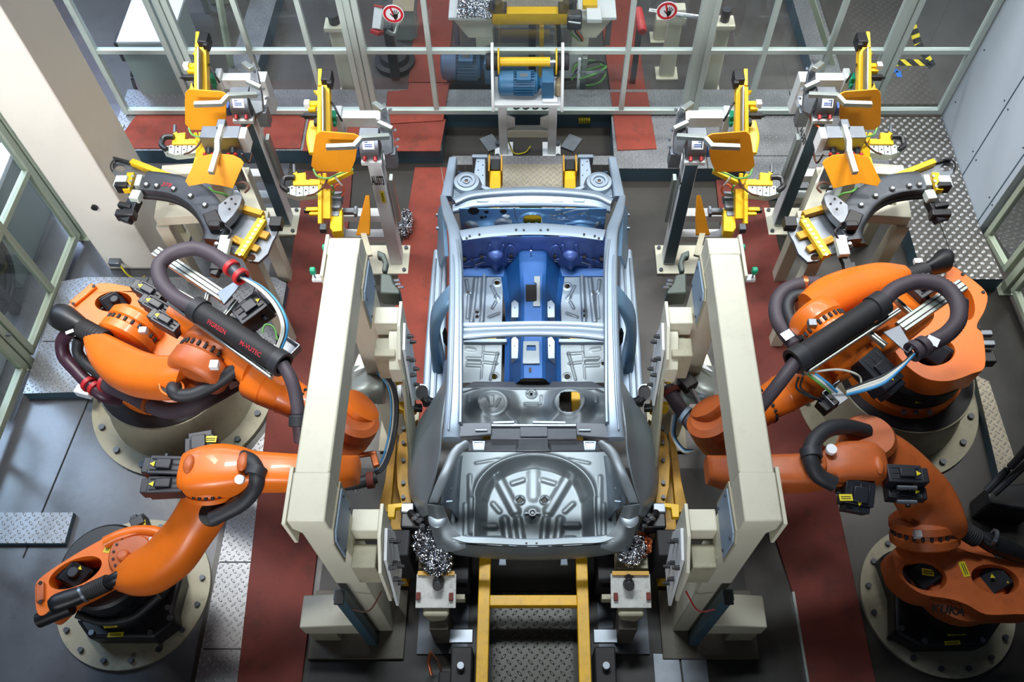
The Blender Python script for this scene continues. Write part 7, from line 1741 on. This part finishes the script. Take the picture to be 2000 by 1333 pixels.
# lifter machine in the middle
t = thing('lifter_machine', (.0, 8.5, 0), 'cream lifter machine with yellow cross bar behind the central fence', 'machine')
b = MB(); b.span((-.62, 8.0, .02), (.60, 8.10, .42)); fr_ = b.build('base_beam', 'white_paint', t, bevel=.008)
for s in (-1, 1):
    MB.mir = s > 0
    b = MB(); b.span((-.62, 8.05, .02), (-.42, 8.25, .60)); b.build('column', 'cream', t, bevel=.01)
    b = MB(); b.prism([(-.70, 8.0, .60), (-.42, 8.0, .60), (-.42, 8.0, .86), (-.86, 8.0, .86)], off=(0, .28, 0)); b.build('bracket', 'cream', t, bevel=.015)
    b = MB(); b.span((-.90, 7.98, .86), (-.48, 8.34, .90)); sh = b.build('side_plate', 'white_paint', t, bevel=.006)
    b = MB(); b.span((-.86, 8.02, .48), (-.80, 8.08, .84)); b.build('spray_bottle', 'tool_steel', t, bevel=.01)
    b = MB(); b.cyl((-.36, 8.02, 1.0), (-.36, 8.02, 1.08), .055, n=18); b.span((-.46, 7.98, .93), (-.26, 8.12, 1.0)); b.build('buffer', 'black_matte', t, bevel=.008)
    MB.mir = False
b = MB(); b.span((-.42, 7.98, .80), (.46, 8.10, .95)); b.build('yellow_beam', 'yellow', t, bevel=.006)
b = MB(); b.span((-.40, 8.10, .93), (.44, 9.2, .95)); b.build('deck', 'tread_warm', t)
b = MB(); b.span((-.60, 8.3, .50), (.62, 8.36, .72)); b.build('rear_beam', 'cream', t, bevel=.006)
b = MB(); b.span((-.02, 7.94, .05), (.06, 8.0, .80)); b.build('black_column', 'black', t, bevel=.004)
b = MB(); b.span((.10, 7.95, .05), (.15, 8.0, .80)); b.build('yellow_column', 'yellow', t, bevel=.004)
b = MB(); b.span((-.5, 8.12, .10), (.5, 8.16, .40)); b.build('inner_panel', 'alu_pale', t)
b = MB(); b.tube([(.30, 7.98, .8), (.33, 7.92, .6), (.30, 7.94, .3), (.31, 7.96, .1)], .03, 10, 6); b.build('hose', 'hose_dark', t)
b = MB(); b.cyl((-.34, 7.90, .30), (-.05, 7.90, .30), .08, n=24); b.build('cylinder', 'motor_blue_dull', t)
rn = random.Random(4); b = MB(); c = U(930, 22, .92); gx = {}
b.field(c.x - .20, c.x + .18, c.y - .14, c.y + .24, 26, 26, lambda x, y: .93 + .05 * rn.random(), th=.01)
o = b.build('crumpled_foil', 'foil', None, sharp=5); tag(o, 'crumpled silver foil on the left side plate of the lifter machine', 'foil')
t = thing('grey_drive_unit', U(1122, 35, .9), 'grey drive unit with wires on the right of the lifter machine', 'drive unit')
b = MB(); b.box(U(1122, 38, .98), (.16, .14, .18)); b.build('housing', 'dark_steel', t, bevel=.025)
b = MB(); b.bar(U(1110, 42, 1.03), U(1134, 45, 1.03), .012, .012); b.build('stripe', 'label_white', t)
for k, m in enumerate(('cable_green', 'cable_white', 'hose_dark', 'cable_orange')):
    b = MB(); b.tube([U(1118 + 3 * k, 50, .9), U(1114 + 5 * k, 62, .8), U(1126 + 4 * k, 75, .6), U(1136, 84, .45)], .009, 7, 5); b.build('wire', m, t)
b = MB(); b.box(U(1160, 28, .97), (.16, .22, .05)); o = b.build('valve_panel', 'white_paint', None, bevel=.006); tag(o, 'small white valve panel on the right side plate of the lifter machine', 'panel')
b = MB(); b.box(U(1152, 8, 1.0), (.16, .10, .06)); o = b.build('yellow_block', 'yellow', None, bevel=.006); tag(o, 'yellow block at the right rear corner of the lifter machine', 'block')
t = thing('wire_coil', U(1155, 140, .25), 'coil of green and grey hoses beside the lifter machine', 'hose coil')
for k in range(4):
    c = U(1150, 142, .22 + .05 * k); b = MB(); b.tube([c + V(.19 * math.cos(a), .12 * math.sin(a) * .8, .10 * math.sin(a + k)) for a in [i * .55 for i in range(-4, 7)]], .012, 7, 4); b.build('hose', ('cable_green', 'hose_dark', 'cable_green', 'tool_steel')[k], t)
t = thing('large_motor', (-.9, 7.86, 0), 'large blue gear motor lying behind the central fence left of the stand', 'motor')
gear_motor(t, -1.02, -.38, 7.86, .34, .16, 'motor_blue_dull')
b = MB(); b.span((-.96, 7.78, 0), (-.44, 7.94, .19)); b.build('plinth', 'dark_steel', t)
t = thing('pipe_rack', U(1135, 130, .3), 'grey upright plate with white blade right of the motor stand, behind the fence', 'bracket')
b = MB(); b.box(U(1140, 145, .3), (.06, .05, .5)); b.build('plate', 'alu', t, bevel=.006); b = MB(); b.box(U(1130, 152, .3), (.03, .04, .55)); b.build('blade', 'white_paint', t)
# posts and tool heads seen through the panes
def pedestal_post(px, py, h, label, yaw=0):
    c = U(px, py, 0); t = thing('post_stand', c, label, 'stand')
    b = MB(); b.span((c.x - .13, c.y - .11, 0), (c.x + .13, c.y + .11, .025)); b.build('base', 'cream', t, bevel=.004)
    b = MB(); b.loft([(c + V(0, 0, .02), V(.09, 0, 0), V(0, .07, 0)), (c + V(0, 0, h * .6), V(.08, 0, 0), V(0, .06, 0)), (c + V(0, 0, h), V(.08, 0, 0), V(0, .06, 0))], 16, 6, 2); b.build('column', 'cream', t, sharp=30)
    b = MB(); b.box(c + V(0, 0, h + .03), (.22, .18, .06)); b.build('head', 'cream', t, bevel=.01)
    return t, c
t, c = pedestal_post(1383, 180, .95, 'cream post stand behind the wide right fence panel')
b = MB(); b.cyl(c + V(0, 0, 1.0), c + V(0, 0, 1.16), .05, n=14); b.build('bracket', 'dark_steel', t, bevel=.006)
t, c = pedestal_post(686, 184, .95, 'cream post stand behind the wide left fence panel')
b = MB(); b.cyl(c + V(0, 0, 1.0), c + V(0, 0, 1.12), .06, n=14); b.build('bracket', 'hose_dark', t, bevel=.006)
t, c = pedestal_post(1301, 145, .80, 'cream post carrying a steel rod behind the right hand sign')
b = MB(); b.cyl(c + V(-.32, -.06, .95), c + V(.28, -.14, .92), .03, n=14); b.build('rod', 'bright_steel', t)
b = MB(); b.box(c + V(0, -.04, .93), (.16, .12, .12)); b.build('flange_block', 'cream', t, bevel=.01)
t = thing('roller_head', U(1254, 55, .9), 'red painted cylinder head left of the right hand sign', 'cylinder')
b = MB(); b.cyl(U(1246, 18, .95), U(1255, 62, .9), .05, n=18); b.build('body', 'red_plastic', t, bevel=.01); c = U(1251, 40, .9); b = MB(); b.span((c.x - .03, c.y - .03, 0), (c.x + .03, c.y + .03, .88)); b.build('leg', 'dark_steel', t)
t = thing('small_stand', U(1288, 73, .1), 'short cream bracket behind the steel rod post', 'bracket')
c = U(1288, 74, 0); b = MB(); b.span((c.x - .12, c.y - .1, 0), (c.x + .12, c.y + .1, .02)); b.span((c.x - .08, c.y - .06, .02), (c.x + .08, c.y + .06, .32)); b.build('block', 'cream', t, bevel=.006)
t = thing('dosing_head', U(740, 40, .8), 'white dosing head with red ends behind the left hand sign', 'dosing head')
b = MB(); b.bar(U(742, 14, 1.0), U(737, 58, .85), .10, .10); b.build('body', 'white_paint', t, bevel=.01)
b = MB(); b.bar(U(737, 58, .86), U(736, 66, .82), .11, .11); b.bar(U(742.6, 10, 1.02), U(742, 15, 1.0), .11, .11); build_each(b, 'red_end', 'red_plastic', t, bevel=.006)
b = MB(); c = U(760, 70, .6); b.span((c.x - .05, c.y - .05, 0), (c.x + .05, c.y + .05, .75)); b.build('column', 'dark_steel', t, bevel=.006)
b = MB(); b.tube([U(755, 60, .8), U(770, 66, .75), U(776, 50, .8), U(784, 40, .85)], .025, 10, 5); b.build('pipe', 'alu', t)
t = thing('hose_reel', U(775, 125, .2), 'dark round hose reel on the floor below the dosing head', 'hose reel')
b = MB(); b.lathe(U(772, 122, .02), [(.24, 0), (.24, .05), (.18, .06), (.15, .12), (.05, .13)], 32); b.build('reel', 'black_matte', t, sharp=30)
t = thing('carton', U(795, 50, .3), 'grey carton standing between the left hand sign and the red mat', 'carton')
c = U(796, 66, 0); b = MB(); b.span((c.x - .13, c.y - .12, 0), (c.x + .13, c.y + .15, .42)); b.build('body', 'cabinet_grey', t, bevel=.004); b = MB(); b.span((c.x - .13, c.y - .12, .42), (c.x + .13, c.y + .15, .43)); b.build('lid', 'cardboard', t)
# long ducts and beams on the outer floor
def duct(a, c, w, h, label, top='tread'):
    A, B_ = U(*a, 0), U(*c, 0); t = thing('floor_duct', (A + B_) / 2, label, 'floor duct')
    d = (B_ - A).normalized(); s = V(d.y, -d.x, 0)
    b = MB(); b.prism([A - s * w, A + s * w, B_ + s * w, B_ - s * w], off=(0, 0, h)); b.build('body', 'grey_blue_paint', t, bevel=.004)
    b = MB(); b.prism([p + V(0, 0, h) for p in (A - s * w, A + s * w, B_ + s * w, B_ - s * w)], off=(0, 0, .006)); b.build('cover', top, t)
duct((1610, 180), (1540, -60), .16, .20, 'tread plate covered floor duct behind the wide right fence panel')
duct((478, 180), (548, -60), .16, .20, 'tread plate covered floor duct behind the wide left fence panel')
b = MB(); b.span((-2.9, 10.3, .0), (-1.3, 10.5, .35)); o = b.build('blue_beam', 'motor_blue_dull', None, bevel=.01); tag(o, 'long blue-grey beam far behind the left hand sign', 'beam')
b = MB(); b.span((1.3, 10.3, .0), (3.6, 10.5, .35)); o = b.build('blue_beam', 'motor_blue_dull', None, bevel=.01); tag(o, 'long blue-grey beam far behind the right hand sign', 'beam')
def slant(a, c, w, label, m='frame_green'):
    b = MB(); b.bar(U(*a), U(*c), w, w); o = b.build('post_brace', m, None, bevel=.006); return tag(o, label, 'brace')
slant((455, 150, 0), (425, -20, 1.4), .06, 'slim slanted post behind the wide left fence panel')
slant((1634, 150, 0), (1580, -20, 1.2), .06, 'slim slanted post behind the wide right fence panel')
t = thing('wall_box', U(395, 20, 1.0), 'cream upright box behind the left end of the wide left panel', 'box')
c = U(412, 60, 0); b = MB(); b.span((c.x - .10, c.y + .5, 0), (c.x + .14, c.y + .8, .9)); b.build('body', 'cream', t, bevel=.01)
# hazard tape on the floor at the far right
def tape(nm, pts, w, m, label, stripes=0):
    P = [U(*p, .003) for p in pts]; t = thing(nm, P[0], label, 'floor tape'); b = MB()
    for i in range(len(P) - 1): b.bar(P[i], P[i + 1], w, .003)
    base = b.build('strip', m, t)
    if stripes:
        b = MB(); L = 0
        for i in range(len(P) - 1):
            d = P[i + 1] - P[i]; n = int(d.length / .16); d.normalize(); s = V(d.y, -d.x, 0)
            for k in range(n + 1):
                c = P[i] + d * (.16 * k + .05); q = w / 2
                b.prism([c - s * q - d * .045 + d * -.03, c - s * q + d * .045 - d * .03, c + s * q + d * .045 + d * .03, c + s * q - d * .045 + d * .03], off=(0, 0, .003))
        b.v = [p + V(0, 0, .0016) for p in b.v]
        build_each(b, 'black_stripe', 'ink', base)
tape('hazard_tape', [(1779, 40), (1793, 85), (1816, 122), (1738, 122)], .11, 'tape_yellow', 'yellow and black hazard tape on the floor behind the far right panel', 1)
tape('blue_tape', [(1732, 138), (1754, 138), (1757, 150)], .06, 'tape_blue', 'short blue tape angle on the floor below the hazard tape')
# left side beyond the green panels
t = thing('white_workbench', (-5.5, 5.2, 0), 'white workbench outside the left green framed panel', 'bench')
b = MB(); b.span((-6.3, 4.9, .86), (-5.05, 6.1, .92)); b.build('top', 'cabinet_white', t, bevel=.008)
b = MB(); b.span((-6.2, 5.0, .0), (-5.1, 6.0, .86)); b.build('cabinet', 'cabinet_grey', t, bevel=.008)
t = thing('cable_coil', (-5.05, 4.7, 0), 'big coil of dark cable behind the left green framed panel', 'cable coil')
for k in range(4):
    r = .44 - .05 * k; b = MB(); b.tube([(-5.06 - .02 * k, 4.72 + r * .9 * math.cos(a), .62 + r * math.sin(a)) for a in [i * .42 for i in range(16)]], .028, 8, 3); b.build('loop', 'hose_dark', t)
b = MB(); b.span((-5.12, 4.68, 0), (-5.04, 4.76, .9)); b.build('hanger', 'dark_steel', t)
t = thing('white_box', (-5.3, 3.9, 0), 'white box with a yellow corner outside the left glazed panel', 'box')
b = MB(); b.span((-5.7, 3.7, 0), (-5.0, 4.3, .5)); b.build('body', 'cabinet_white', t, bevel=.01)
b = MB(); b.span((-5.04, 4.24, .5), (-4.99, 4.31, .52)); b.build('corner', 'tape_yellow', t)
